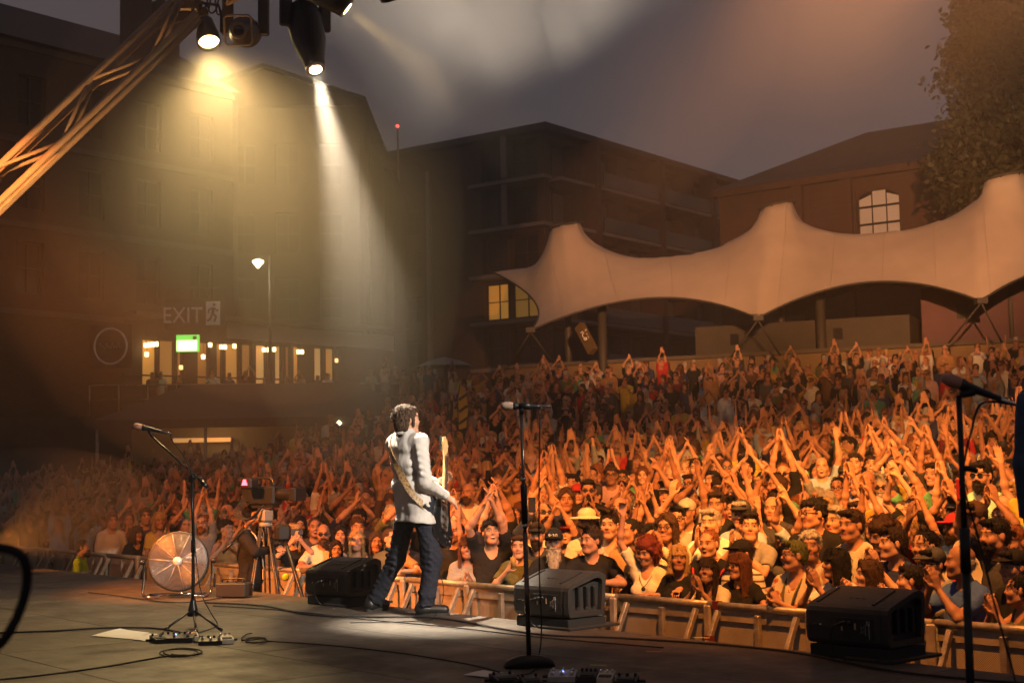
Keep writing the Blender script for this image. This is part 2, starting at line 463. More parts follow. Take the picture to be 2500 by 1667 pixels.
def head_prims(fr, face=0, cls=0):
    jw = (0.058, 0.062, 0.064)[face % 3]; P = []
    def a(p): P.append(p)
    a(ell((0, .014, .042), (.076, .097, .086), .02, fr=fr, cls=cls))
    a(ell((0, -.020, -.034), (jw, .070, .083), .03, fr=fr, cls=cls))
    a(sph((0, -.064, -.098), (.022, .026, .024)[face % 3], .03, fr=fr, cls=cls))
    a(cap((-.045, .0, -.068), (-.02, -.06, -.096), .022, .02, .03, fr=fr, cls=cls)); a(cap((.045, .0, -.068), (.02, -.06, -.096), .022, .02, .03, fr=fr, cls=cls))
    a(cap((-.036, -.078, .030), (.036, -.078, .030), .013, .013, .02, fr=fr, cls=cls))
    for s in (-1, 1): a(sph((s * .041, -.062, -.028), .026, .03, fr=fr, cls=cls))
    a(cap((0, -.086, .014), (0, -.103, -.022), .008, .0115, .012, fr=fr, cls=cls))
    for s in (-1, 1): a(sph((s * .011, -.093, -.026), .008, .01, fr=fr, cls=cls))
    for s in (-1, 1): a(sph((s * .033, -.100, .006), .017, .014, sub=True, fr=fr))
    for s in (-1, 1): a(sph((s * .032, -.074, .006), .015, .004, fr=fr, cls=cls))
    a(cap((-.02, -.084, -.054), (.02, -.084, -.054), .008, .008, .008, fr=fr, cls=cls)); a(cap((-.016, -.084, -.066), (.016, -.084, -.066), .0085, .0085, .008, fr=fr, cls=cls))
    for s in (-1, 1): a(ell((s * .077, .014, -.006), (.012, .021, .033), .01, fr=fr, cls=cls))
    return P
def hand_prims(w, d, n, thumb, curl=0.25, spread=0.1, cls=0, sc=1.0):
    """w wrist, d finger direction, n the way the palm faces, thumb +1/-1: which side the thumb leaves"""
    w = np.array(w, float); d = nv(d); n = nv(np.array(n) - d * np.dot(n, d)); s = np.cross(d, n) * thumb; P = []
    for o in (-.026, -.009, .009, .026): P.append(cap(w + d * .012 + s * o * .6, w + d * .088 * sc + s * o, .0155, .0125, .012, cls=cls))
    for o, L in ((.029, .070), (.0105, .080), (-.0085, .075), (-.0265, .058)):
        k0 = w + d * .088 * sc + s * o; dd = nv(d + s * o * spread * 14 + n * curl * .45)
        k1 = k0 + dd * L * .48; d2 = nv(dd + n * curl * 1.1); k2 = k1 + d2 * L * .34; d3 = nv(d2 + n * curl * .9); k3 = k2 + d3 * L * .26
        P += [cap(k0, k1, .0098, .009, .005, cls=cls), cap(k1, k2, .009, .0082, .004, cls=cls), cap(k2, k3, .0082, .007, .004, cls=cls)]
    t0 = w + d * .022 + s * .022; t1 = t0 + nv(d * .7 + s * .8 + n * .35) * .042; t2 = t1 + nv(d * .9 + s * .25 + n * (.2 + curl * .5)) * .045
    P += [cap(t0, t1, .015, .0115, .014, cls=cls), cap(t1, t2, .0112, .009, .006, cls=cls)]
    return P
def elbow(s, w, hint, l1, l2):
    s = np.array(s, float); w = np.array(w, float); v = w - s; D = np.linalg.norm(v); D2 = min(D, (l1 + l2) * .995); v = v / D
    w = s + v * D2; a = (l1 * l1 - l2 * l2 + D2 * D2) / (2 * D2); h = math.sqrt(max(l1 * l1 - a * a, 0))
    hv = np.array(hint, float); hv = nv(hv - v * np.dot(hv, v))
    return s + v * a + hv * h, w

# arms of each pose: (wrist, elbow hint, finger direction, palm normal, curl) for the person's right (x<0) then left (x>0)
POSES = {
 'clap_high':  [((-.035, -.16, 2.02), (-1, -.3, -.2), (.10, -.15, 1), (1, 0, 0), .12), ((.035, -.15, 2.02), (1, -.3, -.2), (-.10, -.1, 1), (-1, 0, 0), .18)],
 'clap_high2': [((-.09, -.26, 1.90), (-1, -.2, -.1), (.35, -.2, .9), (.8, -.2, -.4), .2), ((.00, -.24, 1.94), (1, -.2, -.3), (-.35, -.1, .9), (-1, .1, 0), .25)],
 'clap_side':  [((.08, -.25, 1.80), (-.8, -.5, -.5), (.15, -.2, 1), (1, .1, 0), .15), ((.16, -.22, 1.81), (1, -.1, -.6), (-.15, -.15, 1), (-1, .1, 0), .2)],
 'clap_chest': [((-.05, -.30, 1.27), (-.6, .2, -1), (.30, -.35, .9), (.9, 0, -.3), .25), ((.045, -.31, 1.27), (.6, .2, -1), (-.35, -.3, .8), (-.9, 0, -.2), .35)],
 'clap_face':  [((-.045, -.27, 1.46), (-.8, .1, -.9), (.1, -.2, 1), (1, 0, 0), .12), ((.045, -.27, 1.45), (.8, .1, -.9), (-.1, -.25, 1), (-1, 0, 0), .2)],
 'lean':       [((-.05, -.30, 1.26), (-1, .2, -.2), (.7, -.6, -.1), (.2, .1, -1), .3), ((.09, -.31, 1.27), (1, .2, -.2), (-.9, -.3, -.1), (-.1, .1, -1), .35)],
 'grip':       [((-.16, -.29, 1.25), (-.5, .4, -.8), (.1, -.9, -.2), (0, -.3, -1), .75), ((.17, -.29, 1.25), (.5, .4, -.8), (-.1, -.9, -.2), (0, -.3, -1), .75)],
 'fist':       [((-.20, -.10, 1.98), (-1, -.1, .1), (.05, -.1, 1), (.2, -1, .2), 1.25), ((.10, -.29, 1.25), (1, .2, -.4), (-.8, -.5, -.1), (-.1, .1, -1), .35)],
 'fist_left':  [((-.10, -.29, 1.25), (-1, .2, -.4), (.8, -.5, -.1), (.1, .1, -1), .35), ((.20, -.14, 2.0), (1, -.1, .1), (-.05, -.15, 1), (-.2, -1, .2), .3)],
 'open_arms':  [((-.26, -.12, 1.98), (-1, -.1, -.1), (-.1, -.15, 1), (.4, -1, .1), .12), ((.24, -.14, 2.0), (1, -.1, -.1), (.12, -.1, 1), (-.4, -1, .1), .2)],
 'phone':      [((-.05, -.36, 1.56), (-.8, .1, -.8), (.25, -.1, 1), (.6, .5, 0), .55), ((.06, -.36, 1.55), (.8, .1, -.8), (-.3, -.1, .9), (-.6, .5, 0), .6)],
 'phone_high': [((-.02, -.30, 1.86), (-1, -.1, -.6), (.1, -.1, 1), (.4, .8, 0), .6), ((.10, -.29, 1.25), (1, .2, -.6), (-.8, -.5, -.1), (-.1, .1, -1), .35)],
 'still':      [((-.24, -.05, .84), (-.4, 1, 0), (.05, -.1, -1), (1, 0, 0), .4), ((.24, -.05, .84), (.4, 1, 0), (-.05, -.1, -1), (-1, 0, 0), .4)],
 'glass':      [((-.09, -.31, 1.40), (-.8, .1, -.9), (.4, -.3, .6), (.7, .5, 0), .9), ((.10, -.29, 1.25), (1, .2, -.4), (-.8, -.5, -.1), (-.1, .1, -1), .35)],
}
def arms(pose, sw):
    out = []
    for (w, hint, d, n, curl), s in zip(POSES[pose], (-1, 1)):
        up = w[2] > 1.7
        sh = np.array((s * (sw - (.03 if up else .012)), .012, 1.40 + (.07 if up else 0)))
        el, w2 = elbow(sh, w, hint, .295, .265); out.append((sh, el, w2, d, n, curl, s))
    return out
def head_frame(yaw, pitch, roll, z=1.632, y=-.035): return (rotm(yaw, pitch, roll), np.array((0, y, z)))

def body_prims(A, fr, sw, face, thin=0.0, hands=True, cls=0, legs=False):
    P = head_prims(fr, face, cls)
    hb = fr[1] + fr[0] @ np.array((0, .018, -.06))
    P.append(cap((0, .028, 1.40), hb, .066, .053, .03, cls=cls))
    P += [cap((-sw + .06, .02, 1.40), (sw - .06, .02, 1.40), .045, .045, .05, cls=cls), ell((0, .015, 1.33), (sw - .035, .10, .12), .05, cls=cls)]
    for s in (-1, 1):
        P.append(cap((0, .03, 1.465), (s * (sw - .03), .018, 1.41), .04, .038, .04, cls=cls))
        if legs: P += [cap((s * .085, .01, .9), (s * .09, -.005, .5), .075, .05, .03, cls=cls), cap((s * .09, -.005, .5), (s * .095, .02, .1), .05, .036, .02, cls=cls), cap((s * .095, .03, .05), (s * .10, -.12, .035), .034, .03, .02, cls=cls)]
    for sh, el, w, d, n, curl, s in A:
        P += [cap(sh, el, .047 - thin, .036 - thin * .5, .03, cls=cls), cap(el, w, .036 - thin * .5, .0245, .014, cls=cls), sph(el * .74 + w * .26, .038 - thin * .5, .03, cls=cls)]
        if hands:
            th = 1 if np.dot(np.cross(nv(d), nv(n)), (0, -1, .6)) > 0 else -1
            P += hand_prims(w, d, n, th, curl, cls=cls)
        else: P.append(cap(w, w + nv(d) * .13, .032, .022, .02, cls=cls))
    return P
def shirt_prims(A, sw, kind, belly=0.0, bust=0.0, cls=0):
    P = [cap((-sw + .065, .018, 1.40), (sw - .065, .018, 1.40), .060, .060, .05, cls=cls), ell((0, .010, 1.25), (sw - .005, .126, .21), .05, cls=cls),
         ell((0, -.012 - belly * .5, 1.06), (.158 + belly * .7, .128 + belly, .20), .07, cls=cls), ell((0, .004 - belly * .3, .93), (.172 + belly * .6, .132 + belly * .7, .11), .06, cls=cls)]
    if bust:
        for s in (-1, 1): P.append(sph((s * .078, -.095, 1.265), .062 + bust, .05, cls=cls))
    for s in (-1, 1): P.append(cap((s * .05, .03, 1.475), (s * (sw - .03), .014, 1.415), .045, .052, .05, cls=cls))
    for sh, el, w, d, n, curl, s in A:
        if kind == 'tank': continue
        if kind == 'long':
            P += [cap(sh, el, .068, .056, .04, cls=cls), cap(el, el + (w - el) * .93, .056, .042, .02, cls=cls)]
        else:
            P.append(cap(sh, sh + (el - sh) * .62, .060, .062, .045, cls=cls))
    P.append(cap((0, -.035, 1.53), (0, .03, 1.47), .074, .066, .012, sub=True))          # neckline
    if kind == 'vneck' or kind == 'tank': P.append(cap((0, -.15, 1.36), (0, -.06, 1.50), .045, .075, .02, sub=True))
    for sh, el, w, d, n, curl, s in A:
        if kind == 'tank': P.append(sph(sh + np.array((s * .035, 0, .0)), .085, .01, sub=True))
        elif kind != 'long':
            e = sh + (el - sh) * .62; dd = nv(el - sh); P.append(cap(e + dd * .055, e + dd * .10, .052, .06, .006, sub=True))
    P.append(ell((0, 0, .80), (.3, .3, .07), .01, sub=True))
    return P
def trouser_prims(wide=0.0, cls=0, shoes=None):
    P = [ell((0, .008, .93), (.160 + wide, .122 + wide, .12), .04, cls=cls)]
    for s in (-1, 1):
        P += [cap((s * .085, .01, .88), (s * .092, -.005, .5), .094 + wide, .072, .04, cls=cls), cap((s * .092, -.005, .5), (s * .096, .02, .09), .072, .060, .03, cls=cls)]
        P += [cap((s * .097, .045, .045), (s * .103, -.13, .04), .045, .042, .02, cls=cls if shoes is None else shoes)]
    return P
def hair_prims(style, fr, seed=0, cls=0):
    rs = np.random.default_rng(seed); P = []
    def a(p): P.append(p)
    face_cut = [ell((0, -.115, -.045), (.066, .085, .10), .012, sub=True, fr=fr), ell((0, -.11, .0), (.058, .06, .055), .015, sub=True, fr=fr)]
    if style == 'short':
        a(ell((0, .020, .046), (.082, .101, .088), .02, fr=fr, cls=cls)); a(ell((0, .05, -.005), (.078, .068, .082), .03, fr=fr, cls=cls))
        P += face_cut; a(ell((0, -.05, -.09), (.12, .13, .085), .01, sub=True, fr=fr))
        a(cap((-.05, -.07, .098), (.045, -.075, .102), .020, .024, .02, fr=fr, cls=cls))
    elif style == 'crop':
        a(ell((0, .022, .046), (.081, .101, .088), .02, fr=fr, cls=cls)); a(ell((0, .05, -.005), (.077, .068, .08), .03, fr=fr, cls=cls))
        P += face_cut; a(ell((0, -.05, -.09), (.12, .13, .09), .01, sub=True, fr=fr)); a(ell((0, -.12, .05), (.07, .055, .06), .02, sub=True, fr=fr))
    elif style == 'quiff':
        a(ell((0, .022, .055), (.087, .103, .096), .02, fr=fr, cls=cls)); a(ell((0, .05, -.005), (.078, .070, .08), .03, fr=fr, cls=cls))
        P += face_cut; a(ell((0, -.05, -.09), (.12, .13, .09), .01, sub=True, fr=fr))
        for i in range(16): a(cap((rs.uniform(-.06, .06), rs.uniform(-.06, .02), .10), (rs.uniform(-.08, .08), rs.uniform(-.11, -.02), rs.uniform(.125, .155)), .022, .014, .012, fr=fr, cls=cls))
    elif style == 'curly':
        for i in range(70):
            v = nv(rs.normal(size=3)); v[1] += .25
            if v[2] < -.55 or (v[1] < -.25 and v[2] < .42): continue
            a(sph((v[0] * .082, .02 + v[1] * .090, .043 + v[2] * .088), rs.uniform(.016, .026), .008, fr=fr, cls=cls))
        a(ell((0, .024, .046), (.082, .10, .088), .02, fr=fr, cls=cls)); P += face_cut
        for q in range(9): a(sph((-.06 + q * .015, -.075 + abs(q - 4) * .006, .085 + rs.uniform(-.012, .012)), rs.uniform(.018, .025), .006, fr=fr, cls=cls))
    elif style == 'bigcurly':
        for i in range(150):
            v = nv(rs.normal(size=3)); v[1] += .3; q = rs.uniform(.85, 1.25)
            if v[1] < -.25 and v[2] < .45 and abs(v[0]) < .75: continue
            a(sph((v[0] * .100 * q, .025 + v[1] * .09 * q, .00 + v[2] * .125 * q), rs.uniform(.018, .028), .008, fr=fr, cls=cls))
        a(ell((0, .03, .04), (.088, .10, .092), .02, fr=fr, cls=cls)); P += face_cut
        a(ell((0, -.02, .075), (.075, .075, .062), .02, fr=fr, cls=cls))
        for q in range(11): a(sph((-.075 + q * .015, -.075 + abs(q - 5) * .008, .08 - abs(q - 5) * .008 + rs.uniform(-.012, .012)), rs.uniform(.018, .026), .006, fr=fr, cls=cls))
    elif style in ('long', 'fringe', 'bob', 'blonde'):
        a(ell((0, .022, .048), (.087, .104, .092), .02, fr=fr, cls=cls)); a(ell((0, .055, -.03), (.088, .066, .11), .04, fr=fr, cls=cls))
        P += face_cut
        L = -.14 if style == 'bob' else -.27
        for s in (-1, 1):
            for q in range(7):
                y = -.035 + q * .02; a(cap((s * (.074 - q * .003), y, .04), (s * (.083 + rs.uniform(-.015, .018) - q * .004), y + .012 + rs.uniform(-.01, .02), L + rs.uniform(-.03, .03) + q * .008), .021, .013 if style != 'bob' else .022, .012, fr=fr, cls=cls))
        for q in range(7): a(cap((-.05 + q * .017, .085, .02), (-.062 + q * .021, .10 + rs.uniform(-.01, .015), L + rs.uniform(-.04, .01)), .026, .016, .015, fr=fr, cls=cls))
        if style in ('fringe', 'bob'):
            for q in range(9): a(cap((-.055 + q * .0137, -.055, .105), (-.062 + q * .0155, -.093 + abs(q - 4) * .005, .034 + rs.uniform(-.006, .006)), .019, .011, .006, fr=fr, cls=cls))
        else:
            for s in (-1, 1): a(cap((s * .006, -.062, .112), (s * .070, -.055, .045), .020, .020, .015, fr=fr, cls=cls))
    elif style == 'tied':
        a(ell((0, .022, .046), (.081, .102, .087), .02, fr=fr, cls=cls)); a(ell((0, .055, -.005), (.076, .064, .08), .03, fr=fr, cls=cls)); P += face_cut
        a(ell((0, -.04, -.10), (.12, .11, .085), .01, sub=True, fr=fr)); a(sph((0, .135, .04), .036, .02, fr=fr, cls=cls))
    elif style == 'balding':
        a(ell((0, .045, -.01), (.083, .068, .06), .02, fr=fr, cls=cls)); P += face_cut
    return P
def cap_prims(fr, cls=0):
    return [ell((0, .018, .055), (.092, .108, .088), .02, fr=fr, cls=cls), ell((0, .01, -.065), (.16, .17, .10), .006, sub=True, fr=fr),
            ell((0, -.105, .055), (.078, .085, .014), .012, fr=fr, cls=cls), sph((0, .018, .143), .010, .006, fr=fr, cls=cls)]
def straw_prims(fr, cls=0):
    return [ell((0, .015, .105), (.090, .10, .062), .02, fr=fr, cls=cls), ell((0, .015, .066), (.185, .19, .013), .02, fr=fr, cls=cls), ell((0, .01, .02), (.085, .10, .045), .006, sub=True, fr=fr)]
def beard_prims(fr, L=.05, cls=0):
    P = [ell((0, -.045, -.085), (.060, .058, .045), .02, fr=fr, cls=cls)]
    if L > .1:
        rs = np.random.default_rng(3)
        for q in range(26): x = rs.uniform(-.05, .05); P.append(cap((x, -.075, -.085), (x * .75, -.10 + rs.uniform(-.02, .02), -.085 - L * rs.uniform(.6, 1) * (1 - abs(x) * 8)), .020, .008, .010, fr=fr, cls=cls))
    else: P.append(ell((0, -.08, -.11), (.035, .03, .03 + L * .3), .02, fr=fr, cls=cls))
    P.append(cap((-.028, -.098, -.046), (.028, -.098, -.046), .008, .008, .008, fr=fr, cls=cls))
    P.append(cap((-.016, -.12, -.063), (.016, -.12, -.063), .010, .010, .004, sub=True, fr=fr))
    return P

def face_tint(V, fr, mouth='closed', brows=(.035, .018, .010)):
    """vertex tints of the face: rgb and how far it replaces the skin colour"""
    T = np.zeros((len(V), 4), np.float32); L = (V - fr[1]) @ fr[0]
    def put(m, c, a):
        T[m, :3] = c; T[m, 3] = np.maximum(T[m, 3], a)
    front = L[:, 1] < -.045
    ck = ((np.abs(L[:, 0]) - .042) / .024) ** 2 + ((L[:, 2] + .030) / .022) ** 2; put(front & (ck < 1), (.42, .13, .08), .22)
    nz = (np.abs(L[:, 0]) < .017) & (L[:, 2] < -.008) & (L[:, 2] > -.036) & (L[:, 1] < -.092); put(nz, (.42, .13, .08), .3)
    m = front & (((np.abs(L[:, 0]) - .032) / .024) ** 2 + ((L[:, 2] - .007) / .0135) ** 2 < 1); put(m, (.16, .07, .045), .45)  # eye-socket shade painted into the skin tint
    e = front & (((np.abs(L[:, 0]) - .032) / .0155) ** 2 + ((L[:, 2] - .0055) / .0072) ** 2 < 1); put(e, (.36, .29, .24), .8)
    i = e & (np.abs(np.abs(L[:, 0]) - .0325) < .0066); put(i, (.02, .012, .008), 1)
    x = np.abs(L[:, 0]); bz = .0295 + .004 * np.sin(np.clip((x - .012) / .042, 0, 1) * 3.0)
    b = front & (x > .010) & (x < .054) & (np.abs(L[:, 2] - bz) < .0062); put(b, brows, .85)
    if mouth == 'closed':
        l = front & (np.abs(L[:, 0]) < .025) & (np.abs(L[:, 2] + .060) < .011); put(l, (.36, .09, .07), .75)
        l = front & (np.abs(L[:, 0]) < .024) & (np.abs(L[:, 2] + .0595) < .0034); put(l, (.06, .012, .01), .95)
    elif mouth == 'smile':
        cz = -.062 + (L[:, 0] / .03) ** 2 * .008
        l = front & (np.abs(L[:, 0]) < .031) & (np.abs(L[:, 2] - cz) < .0125); put(l, (.36, .09, .07), .8)
        l = front & (np.abs(L[:, 0]) < .026) & (np.abs(L[:, 2] - cz) < .0048); put(l, (.50, .43, .34), .9)
    else:
        l = front & ((L[:, 0] / .026) ** 2 + ((L[:, 2] + .064) / .021) ** 2 < 1); put(l, (.36, .09, .07), .8)
        l = front & ((L[:, 0] / .021) ** 2 + ((L[:, 2] + .066) / .015) ** 2 < 1); put(l, (.03, .006, .006), 1)
        l = front & (np.abs(L[:, 0]) < .017) & (np.abs(L[:, 2] + .0535) < .005); put(l, (.66, .60, .50), .95)
    ng = (L[:, 2] < -.10) & (L[:, 1] > -.09); put(ng & (T[:, 3] == 0), (.3, .14, .09), .0)
    return T

BODY = {}    # (pose, build, head) -> (body mesh, {shirt kind: mesh}, frame)
HEADS = {'ahead': (0, 0, 0), 'up': (.12, -.22, .03), 'left': (.55, -.06, .04), 'right': (-.55, -.05, -.05), 'down': (-.2, .28, .06)}
BUILDS = {'broad': dict(sw=.190, thin=-.006, belly=.03, bust=0, face=2), 'slim': dict(sw=.172, thin=.004, belly=0, bust=0, face=1), 'narrow': dict(sw=.155, thin=.009, belly=.004, bust=.006, face=0)}
def get_body(pose, build, head, mouth, kind):
    bd = BUILDS[build]; key = (pose, build, head, mouth)
    if key not in BODY:
        fr = head_frame(*HEADS[head]); A = arms(pose, bd['sw'])
        V, Q, _ = sdf_mesh(body_prims(A, fr, bd['sw'], bd['face'], bd['thin']), .0095, [(-9, .025), (1.24, .016), (1.42, .009)])
        BODY[key] = (np_mesh('body', V, Q, M_SKIN, col=face_tint(V, fr, mouth)), {}, fr, A)
    me, sh, fr, A = BODY[key]
    if kind not in sh:
        V, Q, _ = sdf_mesh(shirt_prims(A, bd['sw'], kind, bd['belly'], bd['bust']), .0225, noise=.0016, nscale=16, seed=len(BODY))
        sh[kind] = np_mesh('shirt', V, Q, M_CLOTH)
    return me, sh[kind], fr
TROUSER = {}; HAIR = {}
def get_trousers(build):
    if build not in TROUSER:
        V, Q, _ = sdf_mesh(trouser_prims(.012 if build == 'broad' else 0), .022, noise=.002, nscale=14)
        T = np.zeros((len(V), 4), np.float32); T[V[:, 2] < .085] = (.02, .02, .02, 1)
        TROUSER[build] = np_mesh('trousers', V, Q, M_CLOTH, col=T)
    return TROUSER[build]
def add_strands(V, Q, fr, n, L, wild, seed=9):
    """loose locks standing off the hair's surface"""
    rs = np.random.default_rng(seed); q = Q[rs.integers(len(Q), size=n)]; p = V[q].mean(1)
    nm = np.cross(V[q[:, 1]] - V[q[:, 0]], V[q[:, 2]] - V[q[:, 0]]); nm /= np.linalg.norm(nm, axis=1)[:, None] + 1e-9
    d = np.array((0, 0, -1.0)) @ fr[0].T + nm * .25 + rs.normal(size=(n, 3)) * (.9 if wild else .20); d -= nm * ((d * nm).sum(1) - (.45 if wild else .10))[:, None]; d /= np.linalg.norm(d, axis=1)[:, None]
    s = np.cross(d, nm); s /= np.linalg.norm(s, axis=1)[:, None] + 1e-9; ln = L * rs.uniform(.5, 1.3, (n, 1)); w = rs.uniform(.0013, .0027, (n, 1))
    a = p - nm * .004; b = p + d * ln * .5 + nm * .007; c = p + d * ln + nm * (.003 + .006 * rs.uniform(size=(n, 1)))
    ring = [a + s * w, a - s * w, a + nm * w * 1.4, b + s * w, b - s * w, b + nm * w * 1.4, c + s * w * .25, c - s * w * .25, c + nm * w * .3]
    NV = np.stack(ring, 1).reshape(-1, 3); base = len(V) + np.arange(n)[:, None] * 9
    f = [(0, 1, 4, 3), (1, 2, 5, 4), (2, 0, 3, 5), (3, 4, 7, 6), (4, 5, 8, 7), (5, 3, 6, 8)]
    NQ = np.concatenate([base + np.array(x)[None, :] for x in f]); return np.concatenate([V, NV]), np.concatenate([Q, NQ])
def get_hair(style, head):
    k = (style, head)
    if k not in HAIR:
        fr = head_frame(*HEADS[head])
        if style == 'cap': V, Q, _ = sdf_mesh(cap_prims(fr), .0068)
        elif style == 'straw': V, Q, _ = sdf_mesh(straw_prims(fr), .0075)
        elif style == 'beard': V, Q, _ = sdf_mesh(beard_prims(fr), .0065, noise=.0014, nscale=90)
        elif style == 'longbeard': V, Q, _ = sdf_mesh(beard_prims(fr, .26), .0065, noise=.0016, nscale=90)
        else: V, Q, _ = sdf_mesh(hair_prims(style, fr, 5), .0088, noise=.0016, nscale=95, seed=2)
        if style not in ('cap', 'straw'): V, Q = add_strands(V, Q, fr, 260 if style in ('short', 'crop', 'balding', 'beard') else 420, .014 if style in ('crop', 'balding', 'beard') else .022 if style in ('short', 'curly', 'quiff') else .040, style in ('curly', 'bigcurly', 'quiff'))
        HAIR[k] = np_mesh(style, V, Q, M_CLOTH if style in ('cap', 'straw') else M_HAIR)
    return HAIR[k]
GLASS = {}
def get_glasses(head, dark):
    k = (head, dark)
    if k not in GLASS:
        fr = head_frame(*HEADS[head]); b = MB()
        def w(p): return Vector(fr[0] @ np.array(p, float) + fr[1])
        for s in (-1, 1):
            ring = [w((s * .033 + .0235 * math.cos(a), -.103 + .006 * abs(math.cos(a)), .004 + .019 * math.sin(a))) for a in np.linspace(0, 2 * math.pi, 14)[:-1]]
            b.tube(ring, .0032, 5, closed=True)
            if dark: b.add(ring, [tuple(range(13))])
            b.tube([w((s * .056, -.097, .008)), w((s * .083, .01, .01))], .0028, 5)
        b.tube([w((-.011, -.105, .008)), w((.011, -.105, .008))], .003, 5)
        GLASS[k] = b.mesh('glasses', mat('spectacle_black', (.012, .012, .014), .25))
    return GLASS[k]

def make_person(loc, face_dir, scale=1.0, pose='still', build='slim', head='ahead', mouth='closed', kind='tee', hair='short', skin=(.42, .21, .13), shirt=(.02, .02, .02),
                haircol=(.02, .012, .008), legs=(.03, .035, .05), hat=None, hatcol=(.02, .02, .02), glasses=None, beard=None, label=None, group=None):
    me, sm, fr = get_body(pose, build, head, mouth, kind)
    o = link('person', me); o.location = loc; o.rotation_euler = (0, 0, math.atan2(face_dir[1], face_dir[0]) + math.pi / 2); o.scale = (scale,) * 3
    o.color = (*skin, 1); tag(o, label, 'person', group)
    s = link('shirt', sm, o); s.color = (*shirt, 1)
    t = link('trousers', get_trousers(build), o); t.color = (*legs, 1)
    if hair and hair != 'bald': h = link('hair', get_hair(hair, head), o); h.color = (*haircol, 1)
    if hat: h = link({'cap': 'cap', 'straw': 'hat'}[hat], get_hair(hat, head), o); h.color = (*hatcol, 1)
    if beard: h = link('beard', get_hair(beard, head), o); h.color = (*(haircol if beard == 'beard' else (.42, .36, .28)), 1)
    if glasses: link('glasses', get_glasses(head, glasses == 'dark'), o)
    return o
# ---------------------------------------------------------------- ground, terraces, promenade
TN = Vector((0.43, 0.903, 0)); TE = Vector((0.903, -0.43, 0))     # the terraces climb along TN, their steps run along TE
T0, TSTEP, TRISE, NSTEP = 27.5, 0.90, 0.18, 15
TB = 0.0                                                          # level just below the first terrace step
TLEFT = -20.4                                                     # the terraces' end towards the pub, measured along TE
def slope_z(x, y):                                                # the standing area climbs gently away from the barrier
    n = NRM.x * x + NRM.y * y
    return min(GZ + max(0.0, n - 10.0) * 0.125, 0.55)
def ground_z(x, y):
    s = TN.x * x + TN.y * y; e = TE.x * x + TE.y * y
    z = slope_z(x, y)
    if e > TLEFT and s > T0: z = max(z, TB + min(NSTEP, math.floor((s - T0) / TSTEP) + 1) * TRISE)
    return z
def tpt(s, e, z): return TN * s + TE * e + Vector((0, 0, z))
M_ASPH = mat('paving', (.055, .052, .05), .85, noise=.35, scale=1.5, bump=.4, bscale=30)
M_CONC = mat('concrete', (.22, .21, .19), .9, noise=.3, scale=.8, bump=.3, bscale=14)
b = MB(); g = []
ys = [-40, 0, 6, 8, 10, 12, 14, 16, 18, 20, 22, 24, 26, 28, 30, 34, 38, 42, 46, 54, 70, 200, 900]; xs = [-900, -200, -60, -30, -20, -16, -12, -9, -6, -4, -2, 0, 2, 4, 6, 8, 10, 13, 16, 20, 30, 60, 200, 900]
for y in ys:
    for x in xs: g.append(Vector((x, y, slope_z(x, y))))
b.add(g, [(j * len(xs) + i, j * len(xs) + i + 1, (j + 1) * len(xs) + i + 1, (j + 1) * len(xs) + i) for j in range(len(ys) - 1) for i in range(len(xs) - 1)])
tag(b.build('ground', M_ASPH), kind='structure')
ter = None
for k in range(NSTEP):
    s0 = T0 + k * TSTEP; s1 = s0 + TSTEP if k < NSTEP - 1 else s0 + 6
    b = MB(); z1 = TB + (k + 1) * TRISE
    b.add([tpt(s, e, z) for s in (s0, s1) for e in (TLEFT, 14) for z in (GZ - .4, z1)], [(0, 1, 3, 2), (4, 6, 7, 5), (0, 4, 5, 1), (2, 3, 7, 6), (0, 2, 6, 4), (1, 5, 7, 3)])
    if ter is None:
        ter = b.build('terrace', M_CONC); tag(ter, kind='structure')
    else: b.build('step', M_CONC, ter)
TOPZ = TB + NSTEP * TRISE
# raised promenade in front of the pub, with its edge wall and railing
PZ = 3.3
b = MB(); pl = [(-40, 44), (-15, 49.5), (-4.0, 51.5), (2, 62), (2, 120), (-60, 120)]
b.prism(pl, GZ - .3, PZ, (Vector((0, 0, 0)), Vector((0, 0, 1)), Vector((1, 0, 0)), Vector((0, 1, 0))))
tag(b.build('promenade', mat('dark_stone', (.05, .045, .04), .9, noise=.4, scale=.9, bump=.3, bscale=6)), kind='structure')

